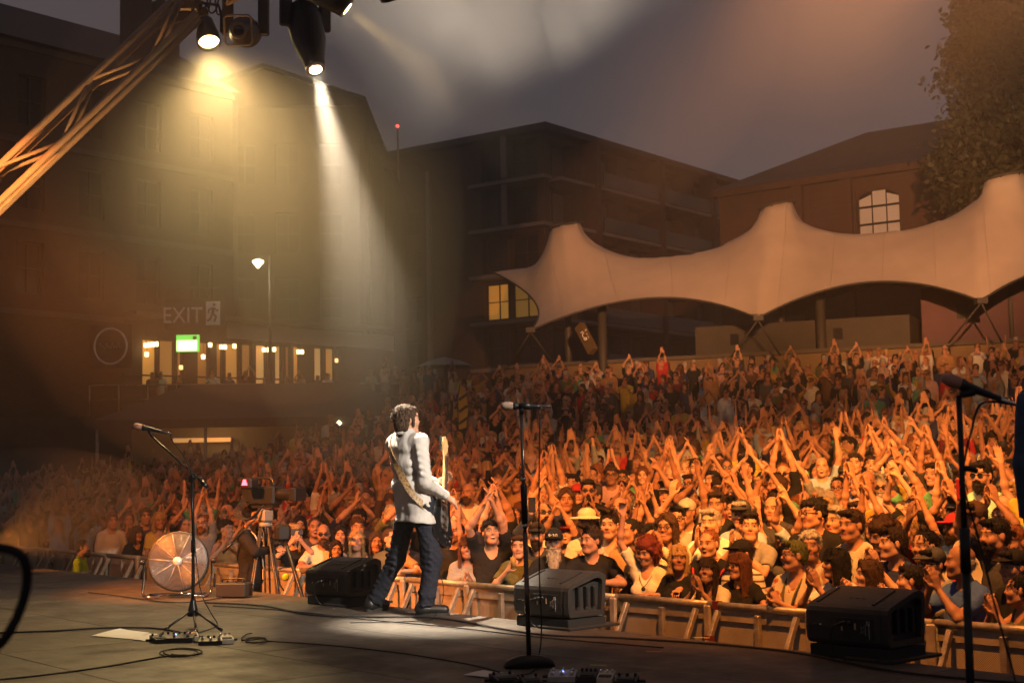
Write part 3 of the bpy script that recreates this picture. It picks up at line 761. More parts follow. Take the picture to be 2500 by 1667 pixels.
# ---------------------------------------------------------------- stage
def st(e, n, z=0.0): return EDGE * e + NRM * n + Vector((0, 0, z))
def stage_mat():
    m, t, bs = nodes('stage_board'); tc = t.nodes.new('ShaderNodeTexCoord'); oi = t.nodes.new('ShaderNodeObjectInfo'); N = t.nodes.new; L = t.links.new
    ad = N('ShaderNodeVectorMath'); ad.operation = 'ADD'; sc_ = N('ShaderNodeVectorMath'); sc_.operation = 'SCALE'; sc_.inputs['Scale'].default_value = 40; cb_ = N('ShaderNodeCombineXYZ')
    L(oi.outputs['Random'], cb_.inputs[0]); L(oi.outputs['Random'], cb_.inputs[1]); L(cb_.outputs[0], sc_.inputs[0]); L(tc.outputs['Object'], ad.inputs[0]); L(sc_.outputs[0], ad.inputs[1])
    def noise(stretch, scale, detail=6, rough=.6):
        mp = N('ShaderNodeMapping'); mp.inputs['Scale'].default_value = stretch; L(ad.outputs[0], mp.inputs[0]); n = N('ShaderNodeTexNoise'); n.inputs['Scale'].default_value = scale; n.inputs['Detail'].default_value = detail; n.inputs['Roughness'].default_value = rough; L(mp.outputs[0], n.inputs[0]); return n.outputs[0]
    def ramp(src, p0, p1, c0, c1):
        r = N('ShaderNodeValToRGB'); r.color_ramp.elements[0].position = p0; r.color_ramp.elements[1].position = p1; r.color_ramp.elements[0].color = (*c0, 1); r.color_ramp.elements[1].color = (*c1, 1); L(src, r.inputs[0]); return r.outputs[0]
    def mix(a, b_, f, mode='MIX', fac=None):
        x = N('ShaderNodeMixRGB'); x.blend_type = mode
        if fac is None: L(f, x.inputs[0])
        else: x.inputs[0].default_value = fac
        L(a, x.inputs[1]); L(b_, x.inputs[2]); return x.outputs[0]
    base = ramp(noise((1, 9, 1), 2.2), .3, .72, (.020, .015, .011), (.060, .045, .032))
    dust = ramp(noise((1, 1, 1), 1.1, 8, .7), .42, .70, (0, 0, 0), (1, 1, 1)); pale = ramp(noise((2, 2, 2), 6, 6), .3, .7, (.075, .060, .046), (.13, .105, .08))
    c = mix(base, pale, dust)
    scr = ramp(noise((.6, 26, 1), 3.2, 4, .55), .66, .70, (0, 0, 0), (1, 1, 1)); lt = ramp(noise((1, 1, 1), 9), .3, .7, (.11, .09, .07), (.20, .17, .14)); c = mix(c, lt, scr)
    sc2 = ramp(noise((22, .8, 1), 2.6, 4, .55), .69, .72, (0, 0, 0), (1, 1, 1)); c = mix(c, lt, sc2)
    L(c, bs.inputs['Base Color']); rg = ramp(noise((1, 1, 1), 2.5, 6), .3, .7, (.42, .42, .42), (.78, .78, .78)); L(rg, bs.inputs['Roughness'])
    bp_ = N('ShaderNodeBump'); bp_.inputs['Strength'].default_value = .3; bp_.inputs['Distance'].default_value = .004; L(noise((1, 9, 1), 14), bp_.inputs['Height']); L(bp_.outputs[0], bs.inputs['Normal'])
    return m
M_STAGE = stage_mat()
M_BLACK = mat('black_cloth', (.012, .012, .013), .9)
b = MB(); b.prism([(-34, -4), (8, -4), (8, STAGE_D), (-34, STAGE_D)], -.14, -.03, (Vector((0, 0, 0)), Vector((0, 0, 1)), EDGE, NRM))
stage = b.build('stage_floor', M_BLACK); tag(stage, kind='structure')
pm = None; PW, PD = 2.44, 1.22
for i in range(17):
    for j in range(9):
        n1 = STAGE_D - j * PD; e0 = -34 + i * PW + (PW / 2 if j % 2 else 0)
        if e0 > 6: continue
        if pm is None:
            q = MB(); q.box((0, 0, -.0155), (PW - .008, PD - .006, .031), bevel=.003); pm = q.mesh('deck_panel', M_STAGE)
        o = link('deck_panel', pm, stage); c = st(e0 + PW / 2, n1 - PD / 2)
        o.location = (c.x, c.y, 0); o.rotation_euler = (0, 0, math.atan2(EDGE.y, EDGE.x) + (math.pi if (i * 7 + j * 3) % 4 == 1 else 0))
b = MB(); b.prism([(-34, STAGE_D + .004), (8, STAGE_D + .004), (8, STAGE_D + .03), (-34, STAGE_D + .03)], GZ, -.012, (Vector((0, 0, 0)), Vector((0, 0, 1)), EDGE, NRM))
b.build('stage_skirt', M_BLACK, stage)

# ---------------------------------------------------------------- crowd barrier
def perforated():
    m, t, bs = nodes('perforated_metal')
    tc = t.nodes.new('ShaderNodeTexCoord'); v = t.nodes.new('ShaderNodeTexVoronoi'); v.inputs['Scale'].default_value = 90; v.inputs['Randomness'].default_value = 0.0
    mp = t.nodes.new('ShaderNodeMapping'); mp.inputs['Rotation'].default_value = (0, R(45), 0)
    t.links.new(tc.outputs['Object'], mp.inputs[0]); t.links.new(mp.outputs[0], v.inputs[0])
    cr = t.nodes.new('ShaderNodeValToRGB'); cr.color_ramp.elements[0].position = .32; cr.color_ramp.elements[1].position = .42
    cr.color_ramp.elements[0].color = (.13, .12, .11, 1); cr.color_ramp.elements[1].color = (.46, .37, .28, 1)
    t.links.new(v.outputs['Distance'], cr.inputs[0])
    n = t.nodes.new('ShaderNodeTexNoise'); n.inputs['Scale'].default_value = 4; n.inputs['Detail'].default_value = 5; t.links.new(tc.outputs['Object'], n.inputs[0])
    mr = t.nodes.new('ShaderNodeMapRange'); mr.inputs['To Min'].default_value = .45; mr.inputs['To Max'].default_value = 1.3; t.links.new(n.outputs[0], mr.inputs[0])
    mx = t.nodes.new('ShaderNodeMixRGB'); mx.blend_type = 'MULTIPLY'; mx.inputs[0].default_value = 1; t.links.new(cr.outputs[0], mx.inputs[1]); t.links.new(mr.outputs[0], mx.inputs[2])
    t.links.new(mx.outputs[0], bs.inputs['Base Color']); bs.inputs['Roughness'].default_value = .55; bs.inputs['Metallic'].default_value = .1
    return m
M_PERF = perforated()
M_GALV = mat('galvanised_metal', (.36, .30, .23), .45, metal=.55, noise=.35, scale=12, bump=.15, bscale=50)
M_PANEL = mat('barrier_sheet', (.34, .27, .20), .55, metal=.25, noise=.3, scale=7)
M_TAPE = mat('dark_red_tape', (.12, .01, .012), .6)
def make_barrier():
    r = empty('crowd_barrier'); H = 1.2; L = 1.06
    b = MB(); b.box((0, .0, .62), (L - .02, .004, 1.0)); b.build('panel', M_PERF, r)
    b = MB(); b.tube([(-L / 2, -.01, H - .03), (L / 2, -.01, H - .03)], .030, 10); b.build('top_rail', M_GALV, r)
    b = MB(); b.box((0, -.010, 1.10), (L - .02, .012, .10)); b.build('cover_strip', M_PANEL, r)
    b = MB(); b.box((.0, -.032, .56), (.05, .045, 1.12), bevel=.006); b.build('post', M_GALV, r)
    for x in (-.40, .40):
        b = MB(); b.bar((x, -.045, 1.13), (x, -.62, .03), .045, .04, up=(1, 0, 0), bevel=.005); b.build('brace', M_GALV, r)
    b = MB()
    b.box((.53, -.05, 1.02), (.075, .035, .30), bevel=.012); b.tube([(.48, -.07, .87), (.58, -.07, .87)], .014, 6); b.build('latch', M_PANEL, r)
    b = MB(); b.box((0, -.36, .006), (L - .03, .70, .012)); b.build('foot_plate', M_GALV, r)
    return r
proto = make_barrier(); k = 0; bl = []
e = -4.3
while e > -26:
    o = proto if k == 0 else copy_tree(proto)
    c = st(e, BARR_D + .02 * math.sin(k * 2.1)); o.location = (c.x, c.y, GZ); o.rotation_euler = (0, 0, math.atan2(EDGE.y, EDGE.x) + .01 * math.sin(k * 3.3)); bl.append(o)
    o['category'] = 'barrier'; o['group'] = 'crowd barriers along the pit'
    e -= 1.06; k += 1
ORD = 'nearest second third fourth fifth sixth seventh eighth ninth tenth eleventh twelfth thirteenth fourteenth fifteenth sixteenth seventeenth eighteenth nineteenth twentieth twenty-first twenty-second twenty-third'.split()
for i, o in enumerate(bl):
    o['label'] = 'steel crowd barrier section, %s from the right edge, in front of the crowd' % ('first' if i == 0 else ORD[i])
b = MB(); b.box((-.40, -.155, .92), (.052, .06, .05)); b.box((-.44, -.01, 1.17), (.05, .066, .066)); b.build('tape_band', M_TAPE, bl[3])

# ---------------------------------------------------------------- buildings
def facade(parent, o, ex, wid, z0, z1, wins, wall, pane, frame, depth=.25, lit=None, bars=(2, 2)):
    """a wall from o along ex with real openings; each window is a part with its panes behind"""
    ex = Vector(ex).normalized(); nm = Vector((ex.y, -ex.x, 0)); o = Vector((o[0], o[1], 0)); b = MB()
    X = sorted({0, wid, *[w[0] for w in wins], *[w[1] for w in wins]}); Z = sorted({z0, z1, *[w[2] for w in wins], *[w[3] for w in wins]})
    P = lambda x, z, d=0.0: o + ex * x - nm * d + Vector((0, 0, z))
    for i in range(len(X) - 1):
        for j in range(len(Z) - 1):
            cx, cz = (X[i] + X[i + 1]) / 2, (Z[j] + Z[j + 1]) / 2
            if any(w[0] < cx < w[1] and w[2] < cz < w[3] for w in wins): continue
            b.quad(P(X[i], Z[j]), P(X[i + 1], Z[j]), P(X[i + 1], Z[j + 1]), P(X[i], Z[j + 1]))
    for (x0, x1, za, zb) in wins:
        c = [(x0, za), (x1, za), (x1, zb), (x0, zb)]
        for q in range(4):
            (xa, z_a), (xb, z_b) = c[q], c[(q + 1) % 4]
            b.quad(P(xa, z_a), P(xa, z_a, depth), P(xb, z_b, depth), P(xb, z_b))
    b.build('wall', wall, parent, fix=False)
    for wi, (x0, x1, za, zb) in enumerate(wins):
        f = MB(); w = .07
        def barx(xa, xb, z_a, z_b, d=depth - .06): f.box(P((xa + xb) / 2, (z_a + z_b) / 2, d), (abs(xb - xa), .07, abs(z_b - z_a)), Matrix.Rotation(math.atan2(ex.y, ex.x), 3, 'Z'))
        barx(x0, x1, za, za + w); barx(x0, x1, zb - w, zb); barx(x0, x0 + w, za + w, zb - w); barx(x1 - w, x1, za + w, zb - w)
        for q in range(1, bars[0]): xx = x0 + (x1 - x0) * q / bars[0]; barx(xx - .03, xx + .03, za + w, zb - w, depth - .055)
        for q in range(1, bars[1]): zz = za + (zb - za) * q / bars[1]; barx(x0 + w, x1 - w, zz - .025, zz + .025, depth - .05)
        wo = f.build('window', frame, parent)
        g = MB(); g.quad(P(x0, za, depth), P(x1, za, depth), P(x1, zb, depth), P(x0, zb, depth))
        g.build('pane', (lit or {}).get(wi, pane), wo, fix=False)
    return P
M_BRK1 = brick_mat('dark_brick', (.055, .034, .024), (.072, .044, .03), (.065, .058, .05))  # dark brown brick tones with slightly paler mortar
M_BRK2 = brick_mat('red_brick', (.080, .036, .025), (.10, .044, .03), (.075, .065, .058))
M_ROOF = mat('slate', (.06, .055, .06), .7, noise=.3, scale=2, bump=.4, bscale=8)
M_STONE = mat('stone_trim', (.09, .08, .07), .8, noise=.2, scale=1.5)
M_PANE = mat('window_glass', (.014, .014, .015), .3, spec=.3)
M_FRAME = mat('window_frame', (.045, .043, .04), .6)
M_WHITE = mat('pale_render', (.30, .29, .28), .8, noise=.15, scale=.7)
M_WARM = emit('lit_room_warm', (1.0, .55, .16), 0.75)
M_WARMDIM = emit('lit_room_dim', (.9, .48, .16), 0.30)

def grid_wins(x0, x1, nx, zs, w, h): return [(x0 + (x1 - x0) * (i + .5) / nx - w / 2, x0 + (x1 - x0) * (i + .5) / nx + w / 2, z, z + h) for i in range(nx) for z in zs]
# warehouse, nearer block
wl = empty('warehouse_building', (-22, 46, PZ), label='dark brick warehouse block at the far left above the pub', cat='building')
inv = lambda p: Vector(p)
def child_world(root, o): o.matrix_parent_inverse = Matrix.Translation(-Vector(root.location))
def under(root):
    for c in root.children: c.matrix_parent_inverse = Matrix.Translation(-Vector(root.location))
exL = Vector((10.4, 12.8, 0)).normalized()
facade(wl, (-22, 46), exL, 16.5, PZ, 17.2, grid_wins(.5, 16.2, 6, (7.9, 11.0, 14.1), 1.15, 1.9), M_BRK1, M_PANE, M_FRAME)
b = MB(); nL = Vector((exL.y, -exL.x, 0)); o0 = Vector((-22, 46, 0)); ev = o0 + nL * .35; rd = o0 - nL * 5
b.quad(ev + Vector((0, 0, 17.2)), ev + exL * 16.7 + Vector((0, 0, 17.2)), rd + exL * 16.7 + Vector((0, 0, 20.3)), rd + Vector((0, 0, 20.3)))
b.quad(rd + Vector((0, 0, 20.3)), rd + exL * 16.7 + Vector((0, 0, 20.3)), rd - nL * 5.4 + exL * 16.7 + Vector((0, 0, 17.2)), rd - nL * 5.4 + Vector((0, 0, 17.2)))
b.add([ev + exL * 16.5 + Vector((0, 0, z)) for z in (PZ, 17.2)] + [rd - nL * 5.4 + exL * 16.5 + Vector((0, 0, z)) for z in (PZ, 17.2)] + [rd + exL * 16.5 + Vector((0, 0, 20.3))], [(0, 1, 4, 3, 2)])
rf = b.build('roof', M_ROOF, wl, fix=False)
b = MB(); b.box(o0 + exL * 16.0 + nL * .2 + Vector((0, 0, 7.3)), (33, .3, .3), Matrix.Rotation(math.atan2(exL.y, exL.x), 3, 'Z')) if False else None
for z in (7.2, 10.4, 13.5, 17.0):
    b = MB(); b.bar(o0 + nL * .06 + Vector((0, 0, z)), o0 + exL * 16.5 + nL * .06 + Vector((0, 0, z)), .12, .22); b.build('string_course', M_STONE, wl)
for q, h in ((12.9, 1.6), (14.3, 1.2)):
    b = MB(); b.box(rd + exL * q + nL * 3.2 + Vector((0, 0, 19 + h / 2)), (1.0, .8, h + 1.5), Matrix.Rotation(math.atan2(exL.y, exL.x), 3, 'Z')); b.build('chimney', M_BRK1, rf)
under(wl)
for c in rf.children: c.matrix_parent_inverse = Matrix.Identity(4)
# gabled block
wg = empty('gabled_building', (-11, 64, PZ), label='tall dark brick building with a shallow gable behind the pub lights', cat='building')
facade(wg, (-15.5, 64.0), (1, .05, 0), 8.6, PZ, 18.0, grid_wins(.4, 8.3, 4, (8.2, 11.2, 14.4), 1.1, 1.9), M_BRK1, M_PANE, M_FRAME)
b = MB(); b.prism([(-15.5, 18.0), (-6.9, 18.0), (-6.9, 18.25), (-11.2, 19.75), (-15.5, 18.25)], 64.01, 64.5, (Vector((0, 0, 0)), Vector((0, 1, 0)), Vector((1, 0, 0)), Vector((0, 0, 1)))); b.build('gable', M_BRK1, wg)
b = MB(); b.prism([(-15.8, 18.3), (-11.2, 19.95), (-6.5, 18.3), (-6.5, 18.12), (-11.2, 19.76), (-15.8, 18.12)], 63.7, 76, (Vector((0, 0, 0)), Vector((0, 1, 0)), Vector((1, 0, 0)), Vector((0, 0, 1)))); b.build('roof', M_ROOF, wg)
b = MB(); b.box((-6.92, 70.5, 10.6), (.06, 12.0, 14.8)); b.build('side_wall', M_BRK1, wg)
under(wg)
wn = empty('stepped_building', (-6.2, 68, PZ), label='narrow brick building with a stepped roofline beside the apartment block', cat='building')
for (xa, xb, zt, yy) in ((-8.6, -6.75, 17.6, 67), (-6.75, -6.15, 16.9, 68), (-6.15, -5.72, 15.95, 69)):
    b = MB(); b.box(((xa + xb) / 2, yy + 4, (PZ + zt) / 2), (xb - xa - .01, 8, zt - PZ)); w_ = b.build('wall', M_BRK1, wn)
    b = MB(); b.box(((xa + xb) / 2, yy + 4, zt + .08), (xb - xa + .12, 8.2, .16)); b.build('parapet', M_STONE, wn)
under(wn)
b = MB(); b.tube([(-5.9, 75, 16), (-5.95, 75, 19.6)], .05, 6)
o = b.build('radio_mast', M_GALV); tag(o, 'thin radio mast with a small red light above the stepped roof', 'mast')
b = MB(); b.lathe([(.02, 0), (.09, .04), (.09, .14), (.02, .18)], (-5.95, 75, 19.6), 8); b.build('warning_light', emit('red_light', (1, .08, .06), 4), o)

# ---------------------------------------------------------------- pub at promenade level
A = at(300, 940, 52.4); B = at(965, 940, 60.2); A.z = B.z = 0
exP = (B - A).normalized(); wp = (B - A).length; nP = Vector((exP.y, -exP.x, 0))
pub = empty('pub', (A.x, A.y, PZ), label='low pub front with warm lit windows below the EXIT sign', cat='pub')
def pubx(px):                                   # distance along the pub front seen at picture column px
    d = ray(px, 900); n = Vector((exP.y, -exP.x)); t = (A.x * n.x + A.y * n.y) / (d.x * n.x + d.y * n.y)
    return (Vector((d.x * t, d.y * t, 0)) - A).dot(exP)
wx = [(346, 385), (388, 428), (432, 448), (481, 512), (528, 546), (550, 586), (590, 617), (624, 652), (655, 668), (671, 690), (697, 712), (716, 734), (767, 790), (795, 819), (823, 832)]
wins = [(pubx(a), pubx(c), 4.55, 6.35) for a, c in wx]
M_IN = [emit('lit_room_%d' % i, c, s) for i, (c, s) in enumerate([((1.0, .47, .11), .24), ((1.0, .50, .14), .11), ((.9, .42, .12), .06), ((1.0, .54, .18), .32)])]
lit = {i: M_IN[k] for i, k in enumerate([0, 1, 1, 2, 2, 0, 1, 3, 1, 3, 2, 0, 3, 0, 3])}
facade(pub, A, exP, wp, PZ, 7.0, wins, mat('pub_front', (.045, .04, .035), .7), M_PANE, M_FRAME, .18, lit, (1, 1))
b = MB(); b.bar(A + nP * .5 + Vector((0, 0, 7.15)), B + nP * .5 + Vector((0, 0, 7.15)), 1.2, .12); b.build('roof_edge', M_STONE, pub)
b = MB(); q0 = A + exP * pubx(545) + nP * .35; q1 = A + exP * pubx(950) + nP * .35
b.bar(q0 + Vector((0, 0, 6.78)), q1 + Vector((0, 0, 6.6)), .08, .62); b.build('fascia_board', mat('pale_fascia', (.40, .38, .35), .8), pub)
b = MB(); b.bar(A + nP * .05 + Vector((0, 0, 4.95)), B + nP * .05 + Vector((0, 0, 4.95)), .05, .06); b.build('hand_rail', M_FRAME, pub)
under(pub)
M_LAMP = emit('pub_lantern', (1.0, .72, .30), 5.0)
M_LAMPD = emit('pub_lantern_dim', (1.0, .6, .22), 2.0)
k = 0
for px, py in ((347, 843), (356, 842), (364, 841), (373, 840), (349, 865), (487, 871), (504, 842), (531, 847), (540, 847), (635, 854), (646, 854), (660, 853), (719, 859), (728, 859), (563, 845), (812, 880), (433, 897)):
    p = A + exP * pubx(px) + nP * .30; p.z = at(px, py, p.y).z
    b = MB(); b.box((0, 0, 0), (.13, .13, .17), bevel=.02); o = b.build('shade', M_LAMP if py < 875 else M_LAMPD)
    r = empty('pub_lantern', p, label='small square glowing pub lantern, %s from the left in the windows' % ORD[k].replace('nearest', 'first'), cat='lamp', group='lanterns in the pub windows'); o.parent = r
    c = MB(); c.tube([(0, 0, .08), (0, 0, .08 + max(.1, 7.05 - p.z - .08))], .008, 5); c.build('cord', M_FRAME, r); k += 1
pub_lans = k
# EXIT sign, lit green sign, ring sign, street lamp
fr_ = frame_rot((1, .06, 0), (0.0, 0, 1))
M_SIGN = mat('sign_white', (.82, .82, .80), .6); M_SIGND = mat('sign_black', (.02, .022, .02), .7)
p = at(470, 765, 50.0)
ex = empty('exit_sign', p, label='large EXIT sign with a running figure, hung over the pub', cat='sign')
o = text_mesh('lettering', 'EXIT', .80, M_SIGN, ex, (-.35, -.03, -.09), frame_rot((1, .05, 0), (0, 0, 1)), .015)
o.scale = (.86, 1, 1)
b = MB(); b.box((.72, .02, 0), (.50, .03, .84)); b.build('pictogram_panel', M_SIGN, ex)
b = MB(); b.box((.1, .06, -.02), (2.1, .02, 1.05)); b.build('backing', M_SIGND, ex)
b = MB()                                        # running figure
fx = lambda x, z: Vector((.72 + x, -.005, z))
b.lathe([(.01, 0), (.055, .001), (.055, .012), (.01, .013)], fx(.05, .30), 12, (0, -1, 0))
for pts, w in (([(.02, .20), (-.01, -.02)], .10), ([(.0, -.02), (.12, -.12), (.06, -.30)], .065), ([(-.02, -.02), (-.08, -.2), (-.2, -.28)], .065), ([(.05, .18), (.15, .08), (.20, .12)], .05), ([(-.02, .18), (-.14, .12), (-.16, .0)], .05)):
    for i in range(len(pts) - 1): b.bar(fx(*pts[i]), fx(*pts[i + 1]), .012, w, up=(1, 0, 0))
b.build('running_figure', mat('sign_grey', (.10, .10, .09), .7), ex)
b = MB(); b.tube([(0, .1, .52), (0, .1, .9)], .02, 6); b.tube([(-.9, .1, .9), (1.0, .1, .9)], .025, 6); b.build('hanger', M_FRAME, ex)
p = at(458, 838, 50.5)
gs = empty('lit_sign', p, label='small glowing green and white emergency exit sign box', cat='sign')
b = MB(); b.box((0, .04, 0), (.82, .10, .60), bevel=.01); b.build('case', emit('green_sign', (.20, .80, .10), 1.1), gs)
b = MB(); b.box((-.02, -.02, -.08), (.70, .02, .36)); b.build('panel', emit('green_white', (.85, 1.0, .45), 3.2), gs)
b = MB(); b.box((.26, -.02, .19), (.13, .02, .12)); b.build('symbol', M_SIGN, gs)
p = at(270, 845, 51.0)
rs_ = empty('ring_sign', p, label='round ring sign with a faint script word on the dark wall', cat='sign')
b = MB(); b.tube([(.58 * math.cos(a), 0, .64 * math.sin(a)) for a in np.linspace(0, 6.283, 41)[:-1]], .035, 6, closed=True); b.build('ring', M_SIGN, rs_)
b = MB(); pts = [(-.40 + .8 * i / 40, 0, .08 * math.sin(i * 1.15) + .06 * math.sin(i * .6)) for i in range(41)]; b.tube(pts, .014, 5); b.build('script', mat('sign_script', (.3, .3, .3), .6), rs_)
b = MB(); b.box((0, .09, 0), (1.5, .04, 1.6)); b.build('backing', M_SIGND, rs_)
p = at(630, 646, 50); lampz = p.z
sl = empty('street_lamp', (p.x + .42, p.y, PZ), label='lit pear-shaped street lamp above the pub roof', cat='lamp')
b = MB(); b.tube([(0, 0, 0), (0, 0, lampz - PZ + .35)], [.07, .045], 8); b.build('post', M_FRAME, sl)
b = MB(); b.tube([(0, 0, lampz - PZ + .3), (-.2, 0, lampz - PZ + .38), (-.42, 0, lampz - PZ + .22)], .025, 6); b.build('arm', M_FRAME, sl)
b = MB(); b.lathe([(.02, -.16), (.09, -.07), (.20, .05), (.20, .10), (.06, .16)], (-.42, 0, lampz - PZ + .03), 14); b.build('lantern', emit('lantern_glow', (1.0, .86, .5), 9), sl)
l = bpy.data.lights.new('lantern_bulb', 'POINT'); l.energy = 60; l.color = (1, .8, .45); l.shadow_soft_size = .15
lo = bpy.data.objects.new('lantern_bulb', l); COL.objects.link(lo); lo.parent = sl; lo.location = (-.42, -.3, lampz - PZ - .25)

# ---------------------------------------------------------------- bar marquee on the left with its lit counter, parasol, railing
bz = ground_z(-8, 44)
mq = empty('bar_marquee', (-8.2, 45.0, bz), label='wide dark bar marquee with a dimly lit counter behind the crowd', cat='marquee')
M_TENTD = mat('dark_canvas', (.05, .045, .045), .85, noise=.2, scale=1)
b = MB(); xa, xb = -4.6, 5.4
b.add([(xa, -1.6, 2.55), (xb, -1.6, 2.55), (xb, 3.2, 2.55), (xa, 3.2, 2.55), (xa + 2.2, .8, 3.75), (xb - 2.2, .8, 3.75)], [(0, 1, 5, 4), (1, 2, 5), (2, 3, 4, 5), (3, 0, 4)]); b.build('canopy', M_TENTD, mq)
b = MB(); b.box((.4, -1.6, 2.42), (10, .03, .28)); b.build('valance', M_TENTD, mq)
for x in (-4.5, -1.2, 2.0, 5.3):
    b = MB(); b.tube([(x, -1.55, 0), (x, -1.55, 2.55)], .05, 6); b.build('pole', M_GALV, mq)
b = MB(); b.box((.4, 2.4, 1.25), (9.8, .05, 2.5)); b.build('back_wall', mat('bar_back', (.25, .2, .15), .8), mq)
b = MB(); b.box((.4, -1.0, .55), (9.4, .5, 1.1), bevel=.02); b.build('counter', mat('bar_wood', (.12, .07, .04), .6), mq)
for x, w in ((-2.1, 1.9), (3.9, 1.0)):
    b = MB(); b.box((x, 2.1, 2.0), (w, .1, .14)); b.build('strip_light', emit('bar_tube', (1, .5, .16), .45), mq)
b = MB(); b.box((4.5, -1.45, 1.75), (.95, .03, 1.2)); bn = b.build('bar_banner', mat('banner_cloth', (.35, .33, .24), .9), mq)
text_mesh('lettering', 'BAR', .30, M_SIGN, bn, (4.5, -1.475, 2.1), frame_rot((1, 0, 0), (0, 0, 1)), .004)
b = MB(); b.lathe([(.01, -.07), (.08, 0), (.01, .07)], (2.9, -1.7, 2.35), 8); b.build('bulb', emit('bulb_glow', (1, .8, .4), 8), mq)
l = bpy.data.lights.new('bar_light', 'POINT'); l.energy = 22; l.color = (1, .55, .2); l.shadow_soft_size = .3
lo = bpy.data.objects.new('bar_light', l); COL.objects.link(lo); lo.parent = mq; lo.location = (-1.5, 1.2, 2.2)
p = at(928, 1023, 42); b = MB(); b.box((0, 0, 0), (.30, .03, .20)); bb = b.build('notice_board', mat('notice_pale', (.55, .45, .42), .7)); bb.location = p
tag(bb, 'small pale notice board on a post behind the performer', 'sign'); c = MB(); c.tube([(0, .03, -.1), (0, .03, -(p.z - ground_z(p.x, p.y)))], .02, 6); c.build('post', M_FRAME, bb)
p = at(1085, 890, 55)
pr = empty('parasol', (p.x, p.y, PZ), label='pale round parasol on the promenade behind the crowd', cat='parasol')
h = p.z - PZ; b = MB()
n = 10; ring = [(1.12 * math.cos(2 * math.pi * i / n), 1.12 * math.sin(2 * math.pi * i / n), h - .08) for i in range(n)]; mid = [(.62 * math.cos(2 * math.pi * i / n), .62 * math.sin(2 * math.pi * i / n), h + .16) for i in range(n)]
b.add(ring + mid + [(0, 0, h + .30)], [(i, (i + 1) % n, n + (i + 1) % n, n + i) for i in range(n)] + [(n + i, n + (i + 1) % n, 2 * n) for i in range(n)], True); b.build('canopy', M_WHITE, pr)
b = MB(); b.tube([(0, 0, 0), (0, 0, h + .28)], .03, 6); b.build('pole', M_GALV, pr)
rl = empty('railing', (-7, 50.8, PZ), label='thin metal railing along the promenade edge', cat='railing')
pa = Vector((-14.8, 49.65, 0)); pb = Vector((-4.1, 51.6, 0)); q = Vector((-7, 50.8, 0))
b = MB(); b.tube([pa - q + Vector((0, 0, 1.1)), pb - q + Vector((0, 0, 1.1))], .03, 6); b.build('hand_rail', M_GALV, rl)
b = MB(); b.tube([pa - q + Vector((0, 0, .6)), pb - q + Vector((0, 0, .6))], .018, 6); b.build('mid_rail', M_GALV, rl)
for i in range(12): b = MB(); c = pa.lerp(pb, i / 11) - q; b.tube([c, c + Vector((0, 0, 1.1))], .025, 6); b.build('post', M_GALV, rl)

# ---------------------------------------------------------------- apartment block in the middle
cn = at(1325, 310, 83); lf = at(950, 385, 90); rt = at(1815, 458, 102); ZT = 21.15
ap = empty('apartment_block', (cn.x, cn.y, 0), label='modern brick apartment block with balconies behind the pale tent', cat='building')
exA = Vector((cn.x - lf.x, cn.y - lf.y, 0)); wA = exA.length; exA.normalize(); exB = Vector((rt.x - cn.x, rt.y - cn.y, 0)); wB = exB.length; exB.normalize()
M_BALC = mat('balcony_concrete', (.24, .20, .18), .8, noise=.15, scale=1)
zf = [18.35, 15.55, 12.75, 9.95, 7.15]
winA = [(1.0, 2.6, z - .0 + .6, z + 2.2) for z in zf[1:]] + [(wA - 4.6, wA - 2.75, z + .3, z + 2.5) for z in zf] + [(wA - 2.6, wA - .5, z + .3, z + 2.5) for z in zf]
litA = {4 + 5 + 3: emit('flat_lit_dim', (1.0, .5, .1), .12), 4 + 3: emit('flat_lit', (1.0, .45, .07), .26)}
facade(ap, (lf.x, lf.y), exA, wA, 0, ZT, winA, M_BRK2, M_PANE, M_FRAME, .5, litA, (2, 2))
winB = [(x, x + 2.6, z + .25, z + 2.4) for x in (.6, 5.2, 8.9, 13.0, 17.2, 20.6) for z in zf]
winB = [w for w in winB if w[1] < wB - .2]
facade(ap, (cn.x, cn.y), exB, wB, 0, ZT - .1, winB, M_BRK2, mat('curtained_glass', (.16, .13, .12), .3), M_FRAME, .9, {3: emit('flat_lit2', (1, .5, .12), .5)}, (2, 1))
nA = Vector((exA.y, -exA.x, 0)); nB = Vector((exB.y, -exB.x, 0))
for z in zf:
    b = MB(); a0 = Vector((cn.x, cn.y, z)) - exA * 5.0; b.bar(a0 + nA * .45, Vector((cn.x, cn.y, z)) + nA * .45 + exA * .6, .9, .22); b.build('balcony_slab', M_BALC, ap)
    b = MB(); b.bar(Vector((cn.x, cn.y, z)) + nB * .45 + exB * .5, Vector((rt.x, rt.y, z)) + nB * .45, .9, .20); b.build('balcony_slab', M_BALC, ap)
    b = MB(); b.bar(Vector((cn.x, cn.y, z + .6)) + nB * .86 + exB * 5, Vector((rt.x, rt.y, z + .6)) + nB * .86, .05, .9); b.build('balustrade', mat('smoked_glass', (.09, .075, .07), .2), ap)
for x in (4.3, 11.6, 18.2):
    b = MB(); c = Vector((cn.x, cn.y, 0)) + exB * x + nB * .5; b.box(c + Vector((0, 0, ZT / 2)), (.45, 1.05, ZT), Matrix.Rotation(math.atan2(exB.y, exB.x), 3, 'Z')); b.build('fin', M_BRK2, ap)
for zz in (19.9, 17.0):
    b = MB(); c = Vector((cn.x, cn.y, zz)) - exA * 2.5 + nA * .6; b.box(c, (.34, .34, 2.5)); b.build('column', M_BALC, ap)
